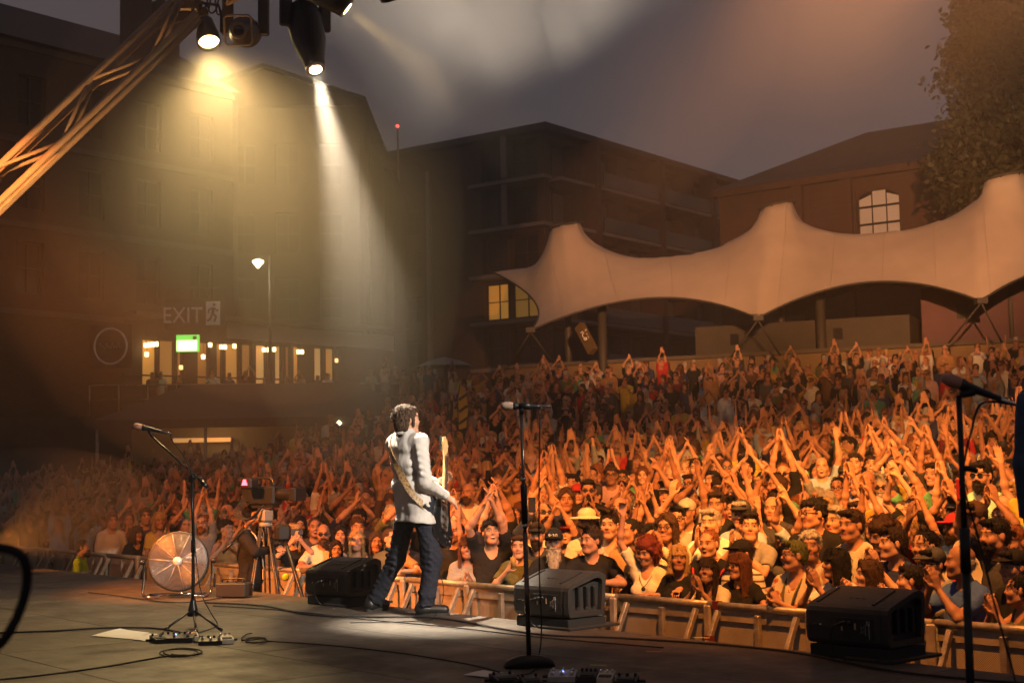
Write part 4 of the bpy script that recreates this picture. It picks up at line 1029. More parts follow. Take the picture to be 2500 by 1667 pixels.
b = MB(); c = Vector((lf.x, lf.y, 0)) + exA * 3.3 + nA * .1; b.box(c + Vector((0, 0, 13.2)), (.30, .2, 13.5), Matrix.Rotation(math.atan2(exA.y, exA.x), 3, 'Z')); b.build('drainpipe', M_BALC, ap)
b = MB(); T = Vector((0, 0, ZT)); L0 = Vector((lf.x, lf.y, 0)); C0 = Vector((cn.x, cn.y, 0)); R0 = Vector((rt.x, rt.y, 0))
b.add([L0 + nA * .7 + T, C0 + nA * .7 + nB * .7 + T, R0 + nB * .7 + T, R0 - nB * 14 + T, L0 - nA * 14 + T] + [p_ + Vector((0, 0, .4)) for p_ in (L0 + nA * .7 + T, C0 + nA * .7 + nB * .7 + T, R0 + nB * .7 + T, R0 - nB * 14 + T, L0 - nA * 14 + T)],
      [(0, 1, 2, 3, 4), (5, 6, 7, 8, 9), (0, 1, 6, 5), (1, 2, 7, 6), (2, 3, 8, 7), (3, 4, 9, 8), (4, 0, 5, 9)]); b.build('roof', M_ROOF, ap)
under(ap)
# ---------------------------------------------------------------- brick hall on the right
e0 = Vector((9.7, 65.0, 0)); e1 = Vector((27, 52.4, 0)); exH = (e1 - e0).normalized(); wH = (e1 - e0).length; nH = Vector((exH.y, -exH.x, 0)); EZ = 13.6
hall = empty('brick_hall', (e0.x, e0.y, 0), label='red brick hall with a hipped slate roof and a tall arched window', cat='building')
M_PALE = mat('pale_blind', (.62, .62, .64), .35, spec=.6)
def hallx(px):
    d = ray(px, 500); n = Vector((exH.y, -exH.x)); t = (e0.x * n.x + e0.y * n.y) / (d.x * n.x + d.y * n.y); return (Vector((d.x * t, d.y * t, 0)) - e0).dot(exH)
x0, x1 = hallx(2089), hallx(2195)
P = facade(hall, e0, exH, wH, 0, EZ, [(x0, x1, 9.2, 13.05)], M_BRK2, M_PANE, M_FRAME, .3, {}, (1, 1))
for i in range(3):
    for j in range(5):
        b = MB(); xa = x0 + (x1 - x0) * (i / 3 + .015); xb = x0 + (x1 - x0) * ((i + 1) / 3 - .015); za = 9.3 + j * .76; zb = za + .66
        if j == 4:
            zb = 12.5 + (.32 if i != 1 else .46)
        cut = [(xa, za), (xb, za), (xb, zb - (.20 if j == 4 and i == 2 else 0)), (xa, zb - (.20 if j == 4 and i == 0 else 0))]
        b.add([P(x, z, .24) for x, z in cut], [(0, 1, 2, 3)]); b.build('pane', M_PANE if j in (1, 0) and not (i == 2 and j == 1) else M_PALE, hall, fix=False)
b = MB(); b.add([P(x0 - .1, 13.05 - .02, .05)] + [P(x0 + (x1 - x0) * q / 8, 12.62 + .42 * math.sin(math.pi * q / 8), .05) for q in range(9)] + [P(x1 + .1, 13.03, .05), P(x1 + .1, 13.4, .05), P(x0 - .1, 13.4, .05)], [(0, 1, 2, 3, 4, 5, 6, 7, 8, 9, 10, 11, 12)]); b.build('arch_lintel', M_BRK2, hall, fix=False)
for px in (2070, 1950, 2330):
    b = MB(); x = hallx(px); b.box(P(x, EZ / 2, -.12), (.5, .24, EZ), Matrix.Rotation(math.atan2(exH.y, exH.x), 3, 'Z')); b.build('pilaster', M_BRK2, hall)
b = MB(); b.box(P(wH / 2, EZ + .12, -.1), (wH + .4, .5, .3), Matrix.Rotation(math.atan2(exH.y, exH.x), 3, 'Z')); b.build('cornice', M_BRK2, hall)
up = Vector((0, 0, 1)); ev0 = e0 + nH * .3 + up * (EZ + .27) - exH * .3; ev1 = e1 + nH * .3 + up * (EZ + .27); bk0 = ev0 - nH * 12; bk1 = ev1 - nH * 12
rg0 = e0 - nH * 5.6 + exH * 5.0 + up * 16.9; rg1 = e1 - nH * 5.6 + up * 16.9
b = MB(); b.add([ev0, ev1, bk1, bk0, rg0, rg1], [(0, 1, 5, 4), (1, 2, 5), (2, 3, 4, 5), (3, 0, 4)]); b.build('roof', M_ROOF, hall)
under(hall)

# ---------------------------------------------------------------- flags at the foot of the promenade
for px, py, lab in ((1094, 1040, 'yellow and black feather flag leaning behind the performer'), (1118, 1010, 'taller yellow feather flag near the left end of the terraces')):
    q_ = at(px, py, 36); gz_ = ground_z(q_.x, q_.y); h = q_.z - gz_ + .4
    f = empty('feather_flag', (q_.x, q_.y, gz_), label=lab, cat='flag'); b = MB(); b.tube([(0, 0, 0), (0, 0, h), (.06, 0, h + .3)], .015, 6); b.build('pole', M_FRAME, f)
    b = MB(); pts = [(.02, h - .8), (.20, h - .75), (.26, h - .3), (.22, h + .1), (.10, h + .32), (.02, h + .28)]; b.prism(pts, -.004, .004, (Vector((0, 0, 0)), Vector((0, 1, 0)), Vector((1, 0, 0)), Vector((0, 0, 1)))); b.build('cloth', mat('flag_yellow', (.45, .32, .03), .8), f)
    b = MB()
    for k in range(3): b.bar((.03, -.008, h - .65 + k * .3), (.24, -.008, h - .5 + k * .3), .004, .07, up=(1, 0, 0))
    b.build('stripe', M_SIGND, f)
# ---------------------------------------------------------------- tensile canopy
def tent():
    U, Vn = 150, 46
    C = [at(1295, 806, 45.9), at(1850, 777, 43.5), at(2395, 735, 39.9), at(2900, 700, 36.6)]          # low front corners
    PK = [at(1382, 553, 51.0), at(1897, 502, 47.8), at(2452, 432, 44.0)]                               # mast heads
    LC = at(1205, 665, 54.5)
    back = [LC] + [c + Vector((3.4, 11.0, 1.2)) for c in C[1:3]] + [C[3] + Vector((3, 9, 1.0))]
    ring_r = .62
    X = np.zeros((U, Vn)); Y = np.zeros((U, Vn)); Z = np.zeros((U, Vn)); fixed = np.zeros((U, Vn), bool)
    us = np.linspace(0, 3, U)
    def scallop(a, b_, t, dx, dz):
        p = a.lerp(b_, t); w = 4 * t * (1 - t)
        return p + Vector((dx[0] * w, dx[1] * w, dz * w))
    for i, u in enumerate(us):
        k = min(int(u), 2); t = u - k
        f = scallop(C[k], C[k + 1], t, (.45, 1.4), 1.0); bk = scallop(back[k], back[k + 1], t, (-.4, -1.3), .7)
        for j in range(Vn):
            v = j / (Vn - 1); p = f.lerp(bk, v); X[i, j], Y[i, j], Z[i, j] = p
    for j in range(Vn):                                  # the open left end curves inwards
        v = j / (Vn - 1); w = 4 * v * (1 - v)
        for i in range(12):
            q = w * (1 - i / 12); X[i, j] += .85 * q; Z[i, j] += -.1 * q
    fixed[0, :] = fixed[-1, :] = fixed[:, 0] = fixed[:, -1] = True
    for p in PK:
        d = np.hypot(X - p.x, Y - p.y)
        m = d < ring_r; tilt = -.10 * (X - p.x) * 0
        Z[m] = p.z + .16 * (X[m] - p.x); fixed |= m
    def ridge(p0, p1, sag):
        a = np.array((p0.x, p0.y)); d_ = np.array((p1.x, p1.y)) - a; L2 = d_ @ d_; t = ((X - a[0]) * d_[0] + (Y - a[1]) * d_[1]) / L2
        dist = np.abs((X - a[0]) * d_[1] - (Y - a[1]) * d_[0]) / math.sqrt(L2); m = (t > .09) & (t < .91) & (dist < .22) & ~fixed
        Z[m] = p0.z + (p1.z - p0.z) * t[m] - sag * (1 - np.abs(2 * t[m] - 1) ** 2.6); return m
    r1 = ridge(PK[0], PK[1], 1.45); r2 = ridge(PK[1], PK[2], 1.35); fixed |= r1 | r2
    free = ~fixed
    for it in range(1600):
        A = .25 * (np.roll(Z, 1, 0) + np.roll(Z, -1, 0)) + .25 * (np.roll(Z, 1, 1) + np.roll(Z, -1, 1))
        Z[free] += 1.0 * (A[free] - Z[free])
    V = np.stack([X, Y, Z], -1).reshape(-1, 3); idx = np.arange(U * Vn).reshape(U, Vn)
    hole = np.zeros((U, Vn), bool)
    for p in PK: hole |= np.hypot(X - p.x, Y - p.y) < ring_r * .80
    Q = np.stack([idx[:-1, :-1], idx[1:, :-1], idx[1:, 1:], idx[:-1, 1:]], -1).reshape(-1, 4)
    hq = hole.reshape(-1)[Q].all(1); Q = Q[~hq]
    me = np_mesh('canopy', V, Q, None)
    return me, C, PK, LC, Z, X, Y
M_TENT, t_, b_ = nodes('tent_membrane')
tc = t_.nodes.new('ShaderNodeTexCoord'); n_ = t_.nodes.new('ShaderNodeTexNoise'); n_.inputs['Scale'].default_value = .9; n_.inputs['Detail'].default_value = 7
cr = t_.nodes.new('ShaderNodeValToRGB'); cr.color_ramp.elements[0].color = (.40, .34, .28, 1); cr.color_ramp.elements[1].color = (.58, .50, .41, 1)
t_.links.new(tc.outputs['Object'], n_.inputs[0]); t_.links.new(n_.outputs[0], cr.inputs[0]); t_.links.new(cr.outputs[0], b_.inputs['Base Color'])
b_.inputs['Roughness'].default_value = .75
wv = t_.nodes.new('ShaderNodeTexWave'); wv.inputs['Scale'].default_value = .55; wv.inputs['Distortion'].default_value = 1.5
bp = t_.nodes.new('ShaderNodeBump'); bp.inputs['Strength'].default_value = .12; bp.inputs['Distance'].default_value = .1
t_.links.new(tc.outputs['Object'], wv.inputs[0]); t_.links.new(wv.outputs[0], bp.inputs['Height']); t_.links.new(bp.outputs[0], b_.inputs['Normal'])
M_SEAM = mat('tent_seam', (.46, .40, .34), .8)
me, TC, TPK, TLC, tz, tx, ty = tent()
tn = empty('tensile_tent', (TC[1].x, TC[1].y, TOPZ), label='large pale tensile tent with three peaks above the terraces', cat='tent')
cv = link('canopy', me, tn, M_TENT)
for p in TPK:
    b = MB(); b.tube([(p.x + .60 * math.cos(a), p.y + .60 * math.sin(a), p.z + .10 * math.cos(a)) for a in np.linspace(0, 6.283, 25)[:-1]], .045, 6, closed=True); b.build('peak_ring', M_FRAME, tn)
    b = MB(); b.tube([(p.x, p.y, TOPZ), (p.x, p.y, p.z - .6)], .13, 8); b.build('mast', M_FRAME, tn)
    b = MB()
    for k in range(6): a = k * math.pi / 3; b.tube([(p.x, p.y, p.z - .7), (p.x + .6 * math.cos(a), p.y + .6 * math.sin(a), p.z)], .025, 5)
    b.build('mast_spokes', M_FRAME, tn)
U_ = tx.shape[0]
b = MB(); b.tube([(tx[i, 0], ty[i, 0], tz[i, 0]) for i in range(0, U_, 3)], .035, 5); b.build('edge_cable', M_FRAME, tn)
b = MB(); b.tube([(tx[0, j], ty[0, j], tz[0, j]) for j in range(0, tx.shape[1], 3)], .035, 5); b.build('edge_cable', M_FRAME, tn)
for i in range(6, U_ - 1, 12):
    b = MB(); b.tube([(tx[i, j], ty[i, j], tz[i, j] + .006) for j in range(0, tx.shape[1], 2)], .009, 4); b.build('seam', M_SEAM, tn)
for c in TC[:3]:
    b = MB(); b.box(c, (.3, .3, .16)); b.build('corner_plate', M_FRAME, tn)
    for dx in (-.9, 1.0):
        b = MB(); b.tube([c + Vector((0, 0, -.05)), c + Vector((dx * .8, .8, -1.1))], .028, 6); b.build('strut', M_FRAME, tn)
    b = MB(); b.tube([(c.x + 2.5, c.y + 2.6, TOPZ - .5), (c.x + 2.5, c.y + 2.6, c.z + 1.2)], .16, 8); b.build('column', M_FRAME, tn)
under(tn)
# wall behind the top terrace, with pale cabins on it
M_OCH = mat('ochre_wall', (.20, .14, .07), .85, noise=.25, scale=.6)
def twall(name, s, e0_, e1_, z0, z1, th, material, label, cat):
    o = empty(name, tpt(s, (e0_ + e1_) / 2, z0), math.atan2(TE.y, TE.x), label, cat); L = abs(e1_ - e0_)
    b = MB(); b.box((0, th / 2, (z1 - z0) / 2), (L, th, z1 - z0), bevel=.02); b.build('wall' if 'wall' in name else 'body', material, o)
    return o
ow = twall('retaining_wall', 45.2, -22, 14, TOPZ, 4.75, .4, M_OCH, 'low ochre wall behind the top row of the terrace crowd', 'wall')
b = MB(); b.box((0, .2, 4.82 - TOPZ), (36.2, .6, .12)); b.build('coping', M_STONE, ow)
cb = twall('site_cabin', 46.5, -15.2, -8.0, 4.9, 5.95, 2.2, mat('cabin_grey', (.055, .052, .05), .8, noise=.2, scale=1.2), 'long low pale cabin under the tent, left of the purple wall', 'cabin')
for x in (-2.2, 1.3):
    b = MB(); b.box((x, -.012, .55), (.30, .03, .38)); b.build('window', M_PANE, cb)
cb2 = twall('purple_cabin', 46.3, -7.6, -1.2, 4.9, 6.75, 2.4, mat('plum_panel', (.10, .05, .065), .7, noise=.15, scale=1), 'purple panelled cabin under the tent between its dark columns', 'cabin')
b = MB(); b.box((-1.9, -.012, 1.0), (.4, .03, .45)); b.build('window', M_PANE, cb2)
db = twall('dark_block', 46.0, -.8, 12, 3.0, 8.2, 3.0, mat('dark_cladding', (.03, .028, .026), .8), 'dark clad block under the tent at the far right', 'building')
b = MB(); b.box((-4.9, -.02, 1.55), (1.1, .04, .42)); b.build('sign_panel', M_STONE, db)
# hoist boom under the tent with its lettering
p = at(1432, 830, 47)
jb = empty('lifting_machine', (p.x, p.y, TOPZ), label='dark lifting machine boom with yellow lettering under the tent', cat='machine')
d0 = at(1415, 795, 47) - Vector((p.x, p.y, TOPZ)); d1 = at(1448, 858, 46.5) - Vector((p.x, p.y, TOPZ))
b = MB(); b.bar(d0, d1, .22, .32); b.build('boom', mat('machine_yellow', (.12, .08, .03), .6), jb)
b = MB(); b.box((d1.x + .3, d1.y + .5, .7), (1.3, 1.5, 1.4), bevel=.05); b.build('body', M_SIGND, jb)
for x in (-.4, .6):
    b = MB(); b.lathe([(.1, -.12), (.36, -.12), (.36, .12), (.1, .12)], (d1.x + x, d1.y - .3, .36), 12, (0, 1, 0)); b.build('wheel', M_SIGND, jb)
dv = (d1 - d0).normalized()
text_mesh('lettering', 'JCB', .26, M_SIGN, jb, d0.lerp(d1, .4) + Vector((0, -.18, 0)), frame_rot(dv, Vector((-dv.z, 0, dv.x)) * -1), .004).scale = (1, 1, 1)

# ---------------------------------------------------------------- tree on the right
def leaf_tree(base, crown, label, nleaf, seed):
    rs = np.random.default_rng(seed); r = empty('tree', base, label=label, cat='tree')
    b = MB(); c0 = Vector(crown[0]) - Vector(base)
    b.tube(catmull([(0, 0, -.3), (.1, .05, c0.z * .35), (-.1, .1, c0.z * .7), (c0.x, c0.y, c0.z + 1.5)], 5), [.42 - .32 * i / 15 for i in range(16)], 9)
    for k in range(9):
        a = rs.uniform(0, 6.28); z = c0.z * rs.uniform(.45, .95); L = rs.uniform(1.0, 2.0)
        b.tube([(c0.x * z / c0.z * .6, c0.y * z / c0.z * .6, z), (c0.x * .7 + L * .5 * math.cos(a), c0.y * .7 + L * .5 * math.sin(a), z + L * .4), (c0.x + L * math.cos(a), c0.y + L * math.sin(a), z + L * .75)], [.13, .08, .03], 6)
    b.build('trunk', mat('bark', (.07, .05, .035), .9, noise=.4, scale=6), r)
    V = []; 
    for (c, rad) in zip(crown[0::2], crown[1::2]):
        c = np.array(c) - np.array(base); ncl = int(150 * (rad[0] * rad[1] * rad[2]) ** .5 / 5)
        for q in range(ncl):
            v = rs.normal(size=3); v /= np.linalg.norm(v); cc = c + v * np.array(rad) * rs.uniform(.55, 1.08) ** 1; cr_ = rs.uniform(.30, .75)
            m = int(nleaf * cr_); g = rs.normal(size=(m, 3)) * cr_ * .5; pts = cc + g
            V.append(pts)
    V = np.concatenate(V); n = len(V); a = rs.normal(size=(n, 3)); a /= np.linalg.norm(a, axis=1)[:, None]; t = rs.normal(size=(n, 3)); t -= a * (a * t).sum(1)[:, None]; t /= np.linalg.norm(t, axis=1)[:, None]; s = np.cross(a, t)
    sz = rs.uniform(.09, .17, (n, 1)); vv = np.stack([V - t * sz, V + s * sz * .55, V + t * sz, V - s * sz * .55], 1).reshape(-1, 3)
    me = np_mesh('crown', vv, np.arange(n * 4).reshape(n, 4), mat('leaves', (.032, .036, .017), .7, noise=.5, scale=1.2), smooth=False)
    link('crown', me, r); return r
cA = at(2430, 130, 49.5); cB = at(2500, 330, 49.0); cC = at(2350, 420, 50.5); cD = at(2590, 60, 50)
leaf_tree((16.6, 49.6, 3.2), [tuple(cA), (1.9, 2.2, 2.3), tuple(cB), (2.4, 2.4, 2.3), tuple(cC), (1.1, 1.4, 1.0), tuple(cD), (2.6, 2.5, 3.0), tuple(at(2480, 500, 50)), (2.2, 2, 1.6)], 'tall leafy tree lit by the stage glow at the right edge', 150, 4)

# ---------------------------------------------------------------- stage truss and hung lamps
M_ALU = mat('truss_aluminium', (.28, .24, .20), .62, metal=.15, noise=.15, scale=5)
M_LAMPB = mat('lamp_housing', (.030, .029, .028), .45, noise=.25, scale=20)
def box_truss(name, p0, p1, w, h, side, label, bays=7, r=.026, faces=((0, 3), (1, 2), (0, 1), (3, 2)), lr=.55):
    o = empty(name, p0, label=label, cat='truss'); d = Vector(p1) - Vector(p0); L = d.length; dn = d.normalized()
    sd = Vector(side); sd = (sd - dn * sd.dot(dn)).normalized(); upv = sd.cross(dn); cs = [(sd * (a * w / 2) + upv * (c * h / 2)) for a, c in ((-1, -1), (1, -1), (1, 1), (-1, 1))]
    for c in cs: b = MB(); b.tube([c, c + d], r, 10); b.build('chord', M_ALU, o)
    for fi, (i, j) in enumerate(faces):
        rr = r * lr
        for k in range(bays):
            a, c = (i, j) if k % 2 else (j, i); b = MB(); b.tube([cs[a] + d * (k / bays), cs[c] + d * ((k + 1) / bays)], rr, 6); b.build('lacing', M_ALU, o)
    return o
q0 = at(-90, 545, 14.6); q1 = at(462, 18, 14.8)
box_truss('roof_truss', q0, q1, .18, .285, (.15, 1, .1), 'diagonal aluminium roof truss glowing orange at the upper left', 5, .036, ((0, 3), (1, 2)), .55)
fz = 6.35
t0 = st(-13.4, 7.0, fz); t1 = st(1, 7.0, fz)
box_truss('lighting_truss', t0, t1, .3, .3, (0, 0, 1), 'front lighting truss over the stage edge, carrying the lamps', 22)
def fixture_par(loc, target, power, col, angle, label, lens_r=.11, glow=40, blend=.5, L=.34, src=.05):
    o = empty('stage_lamp', loc, label=label, cat='stage lamp', group='lamps on the front truss'); d = (Vector(target) - Vector(loc)).normalized()
    o['_'] = 1; del o['_']
    b = MB(); b.lathe([(lens_r * .55, -L), (lens_r * .8, -L * .92), (lens_r * 1.0, -L * .5), (lens_r * 1.18, -.10), (lens_r * 1.22, -.02), (lens_r * 1.22, .015), (lens_r * 1.05, .015), (lens_r * 1.05, -.03)], (0, 0, 0), 20, d); b.build('housing', M_LAMPB, o)
    b = MB(); b.lathe([(.001, -.012), (lens_r * .7, -.006), (lens_r * 1.03, -.02)], (0, 0, 0), 20, d); b.build('lens', emit('lens_' + label[:12].replace(' ', '_'), col, glow) if glow else mat('dark_lens', (.02, .02, .022), .05, spec=1), o)
    s = d.cross(Vector((0, 0, 1))).normalized(); c = -d * L * .5; w = lens_r * 1.5
    b = MB(); pts = [c + s * w, c + s * w + Vector((0, 0, .2)), c + s * w * .8 + Vector((0, 0, .30)), c - s * w * .8 + Vector((0, 0, .30)), c - s * w + Vector((0, 0, .2)), c - s * w]; b.tube(pts, .016, 6); b.build('yoke', M_LAMPB, o)
    b = MB(); top = fz - .15 - loc[2]; b.tube([c + Vector((0, 0, .30)), Vector((c.x, c.y, max(top, .32)))], .025, 6); b.build('clamp', M_LAMPB, o)
    if power:
        s_ = spot('lamp_beam', Vector((0, 0, 0)) + d * (.04 + src), d, power, col, angle, blend, src); s_.parent = o
        s_.rotation_euler = d.to_track_quat('-Z', 'Y').to_euler()
    return o
def fixture_moving(loc, target, power, col, angle, label, sz=1.0, glow=60, blend=.25):
    """moving head: base, yoke with two arms, tapering head"""
    o = empty('moving_head_lamp', loc, label=label, cat='stage lamp', group='lamps on the front truss'); d = (Vector(target) - Vector(loc)).normalized(); r = .085 * sz
    b = MB(); b.lathe([(r * 1.0, .012), (r * 1.12, .01), (r * 1.25, -.06), (r * 1.5, -.16), (r * 2.05, -.34), (r * 2.15, -.62), (r * 1.9, -.74), (r * 1.2, -.80)], (0, 0, 0), 22, d); b.build('head', M_LAMPB, o)
    b = MB(); b.lathe([(.001, .022), (r * .6, .02), (r * .98, .008)], (0, 0, 0), 20, d); b.build('lens', emit('lens_' + label[:14].replace(' ', '_'), col, glow) if glow else mat('dark_lens', (.02, .02, .022), .05, spec=1), o)
    b = MB(); b.lathe([(r * 1.13, -.015), (r * 1.16, 0), (r * 1.13, .016), (r * 1.0, .016)], (0, 0, 0), 20, d); b.build('lens_rim', mat('lens_rim', (.25, .23, .2), .3, metal=.8), o)
    s = d.cross(Vector((0, 0, 1))).normalized(); c = -d * .55; w = r * 2.5
    for q in (-1, 1): b = MB(); b.bar(c + s * w * q + Vector((0, 0, -.04)), c + s * w * q + Vector((0, 0, .52)), .06, .12, up=s, bevel=.015); b.build('yoke_arm', M_LAMPB, o)
    b = MB(); b.box(c + Vector((0, 0, .58)), (w * 2.3, .26, .14), Matrix.Rotation(math.atan2(s.y, s.x), 3, 'Z'), .02); b.build('base', M_LAMPB, o)
    b = MB(); b.tube([c + Vector((0, 0, .64)), Vector((c.x, c.y, max(fz - .15 - loc[2], .7)))], .03, 6); b.build('clamp', M_LAMPB, o)
    if power:
        s_ = spot('lamp_beam', d * .05, d, power, col, angle, blend, .05); s_.parent = o; s_.rotation_euler = d.to_track_quat('-Z', 'Y').to_euler()
    return o
PERF = Vector((-.87, 11.7, 0))
def on_rig(px, py):                               # the point seen at a pixel in the upright plane of the front truss
    d = ray(px, py); t = 7.0 / (d.x * NRM.x + d.y * NRM.y); return CAM + d * t
KEYC = (1.0, .84, .62); YEL = (1.0, .68, .28); ORA = (1.0, .32, .05); AMB = (1.0, .37, .075)
lp = on_rig(510, 103)
fixture_par(lp, onz(760, 1500, 0) , 1900, YEL, 95, 'round lit lamp glowing yellow beside the truss', .105, 30, 1.0, src=.22)
lm = on_rig(770, 168)
fixture_moving(lm, PERF + Vector((.10, -.25, .8)), 8500, KEYC, 21, 'lit moving head lamp sending a white beam down', .95, 60, 1.0)
# unlit moving head seen square on
o = fixture_moving(on_rig(583, 75), CAM + Vector((-2.2, 3, 1.4)), 0, (0, 0, 0), 10, 'unlit moving head lamp with a square frame between the two lit lamps', .9, 0)
d = (CAM + Vector((-2.2, 3, 1.4)) - on_rig(583, 75)).normalized(); s = d.cross(Vector((0, 0, 1))).normalized(); u_ = s.cross(d)
b = MB(); pts = [d * .04 + s * (a * .14) + u_ * (c * .15) for a, c in ((-1, -.8), (-.8, -1), (.8, -1), (1, -.8), (1, .8), (.8, 1), (-.8, 1), (-1, .8))]; b.tube(pts, .014, 6, closed=True); b.build('lens_frame', M_ALU, o)
# brackets and cable loops at the truss joint
b = MB(); j0 = on_rig(455, 30)
o = empty('truss_bracket', j0, label='dark clamp bracket with hanging cable loops at the truss joint', cat='bracket')
b.bar((-.28, -.1, -.16), (.22, .05, .02), .09, .10, bevel=.01); b.box((.0, 0, .1), (.30, .2, .22), bevel=.02); b.build('plate', M_LAMPB, o)
for k in range(6):
    b = MB(); x = -.15 + k * .09; b.tube(catmull([(x, .03, .3), (x + .05, -.04, .02 - .03 * (k % 3)), (x + .12, 0, -.05 + .02 * k), (x + .16, .02, .3)], 6), .010, 5); b.build('cable', M_BLACK, o)
b = MB(); b.tube([(0, 0, .1), (0, 0, fz - j0.z)], .04, 6); b.build('hanger', M_LAMPB, o)
# further lamps along the truss, partly above the picture
fixture_moving(on_rig(845, 20), st(-8.0, 13.0, .5), 900, YEL, 24, 'partly hidden lit lamp at the top edge, right of the white beam', 1.0, 30, .6)
fixture_par(on_rig(965, -14), st(-9, 9, 0), 0, YEL, 30, 'lamp body just showing at the top edge', .12, 0)
# lamps higher up the rig, above the picture, lighting audience and sky haze; two added for the tent
up_t = box_truss('rear_lighting_truss', st(-13, 3.6, 7.0), st(3, 3.6, 7.0), .3, .3, (0, 0, 1), 'rear lighting truss over the stage, above the picture', 20)
AUD = [  # position on the stage plan, target on the ground, power, colour, cone, softness
    (st(-5.4, 6.6, 6.3), Vector((2.9, 12.3, 0)), 4300, ORA, 66, .9, 'first audience lamp on the front truss'),
    (st(-4.4, 6.6, 6.3), Vector((2.6, 18.0, 0)), 10500, ORA, 50, .9, 'second audience lamp on the front truss'),
    (st(-3.4, 6.6, 6.3), Vector((5.6, 31.0, 1.2)), 46000, AMB, 36, .9, 'third audience lamp on the front truss'),
    (Vector((-6.1, 11.0, 4.3)), Vector((-1.6, 16.3, -.3)), 9500, (1.0, .25, .036), 44, .9, 'lower lamp on the side stand left of the stage'),
    (Vector((-6.1, 11.0, 5.0)), Vector((-3.0, 27.0, 0)), 4000, (1.0, .26, .045), 34, 1.0, 'upper lamp on the side stand left of the stage'),
    (st(-2.4, 6.6, 6.3), at(1560, 610, 46), 100000, (1.0, .40, .15), 17, 1.0, 'fourth audience lamp on the front truss'),  # unseen lamp added to brighten the tent's left part
    (st(-1.8, 6.6, 6.3), at(2230, 560, 46), 140000, (1.0, .40, .14), 19, 1.0, 'fifth audience lamp on the front truss'),  # unseen lamp added to brighten the tent's right part
]
for loc, tg, pw, col, an, bl_, lab in AUD:
    fixture_par(loc, tg, pw, col, an, lab + ', above the picture', .12, 20, bl_)
BEAMS = [(st(-1.6, 3.6, 6.7), at(2060, 130, 60), 9000, (1.0, .75, .45), 20, .8, 'second beam lamp on the rear truss'),
         (st(0.6, 3.6, 6.7), at(2480, 180, 50), 16000, (1.0, .72, .35), 16, .9, 'third beam lamp on the rear truss')]
for loc, tg, pw, col, an, bl_, lab in BEAMS:
    fixture_moving(loc, tg, pw, col, an, lab + ', above the picture', 1.0, 20, bl_)
# low orange wash lamp on the stage floor at the left edge
p = onz(-40, 1395, 0)
o = empty('floor_lamp', p, label='orange floor lamp at the left edge of the stage', cat='stage lamp')
b = MB(); b.lathe([(.06, -.2), (.12, -.1), (.13, 0), (.11, .01)], (0, 0, .25), 16, (.3, .3, .9)); b.build('housing', M_LAMPB, o)
b = MB(); b.box((0, 0, .03), (.3, .2, .06)); b.build('foot', M_LAMPB, o)
s_ = spot('lamp_beam', p + Vector((.1, 0, .30)), p + Vector((3, .6, 1.0)), 180, ORA, 110, 1.0, .08)
p = onz(-170, 1492, 0)
o = empty('floor_lamp', p, label='orange uplight on the stage floor left of the picture, under the truss', cat='stage lamp')
b = MB(); b.lathe([(.06, -.2), (.12, -.1), (.13, 0), (.11, .01)], (0, 0, .25), 16, (.1, .3, .9)); b.build('housing', M_LAMPB, o)
b = MB(); b.box((0, 0, .03), (.3, .2, .06)); b.build('foot', M_LAMPB, o)
s_ = spot('lamp_beam', p + Vector((0, .05, .30)), at(150, 250, 14.6), 1700, (1.0, .42, .12), 46, 1.0, .08)

# side stand right of the picture with a broad pale beam thrown across the square, and the performer's side light
tw = empty('lighting_tower', (2.75, 1.75, 0), label='side lighting stand right of the picture', cat='tower')
b = MB(); b.tube([(0, 0, 0), (0, 0, 3.7)], .04, 8); b.build('pole', M_ALU, tw)
b = MB(); b.lathe([(.4, 0), (.4, .03), (.06, .06)], (0, 0, 0), 20); b.build('foot', M_LAMPB, tw)
fixture_moving(Vector((2.3, 2.0, 2.9)), at(800, 90, 60), 230000, (1.0, .86, .70), 12.6, 'broad beam lamp on the side stand, right of the picture', .8, 20, .65)
fixture_par(Vector((3.9, 5.2, 4.6)), PERF + Vector((0, 0, 1.0)), 5600, (1.0, .86, .70), 34, 'side lamp for the performer, right of the picture', .11, 20, 1.0)

tw = empty('lighting_tower', (-6.35, 10.75, 0), label='side lighting stand left of the picture', cat='tower')
b = MB(); b.tube([(0, 0, 0), (0, 0, 6.2)], .04, 8); b.build('pole', M_ALU, tw)
b = MB(); b.lathe([(.4, 0), (.4, .03), (.06, .06)], (0, 0, 0), 20); b.build('foot', M_LAMPB, tw)
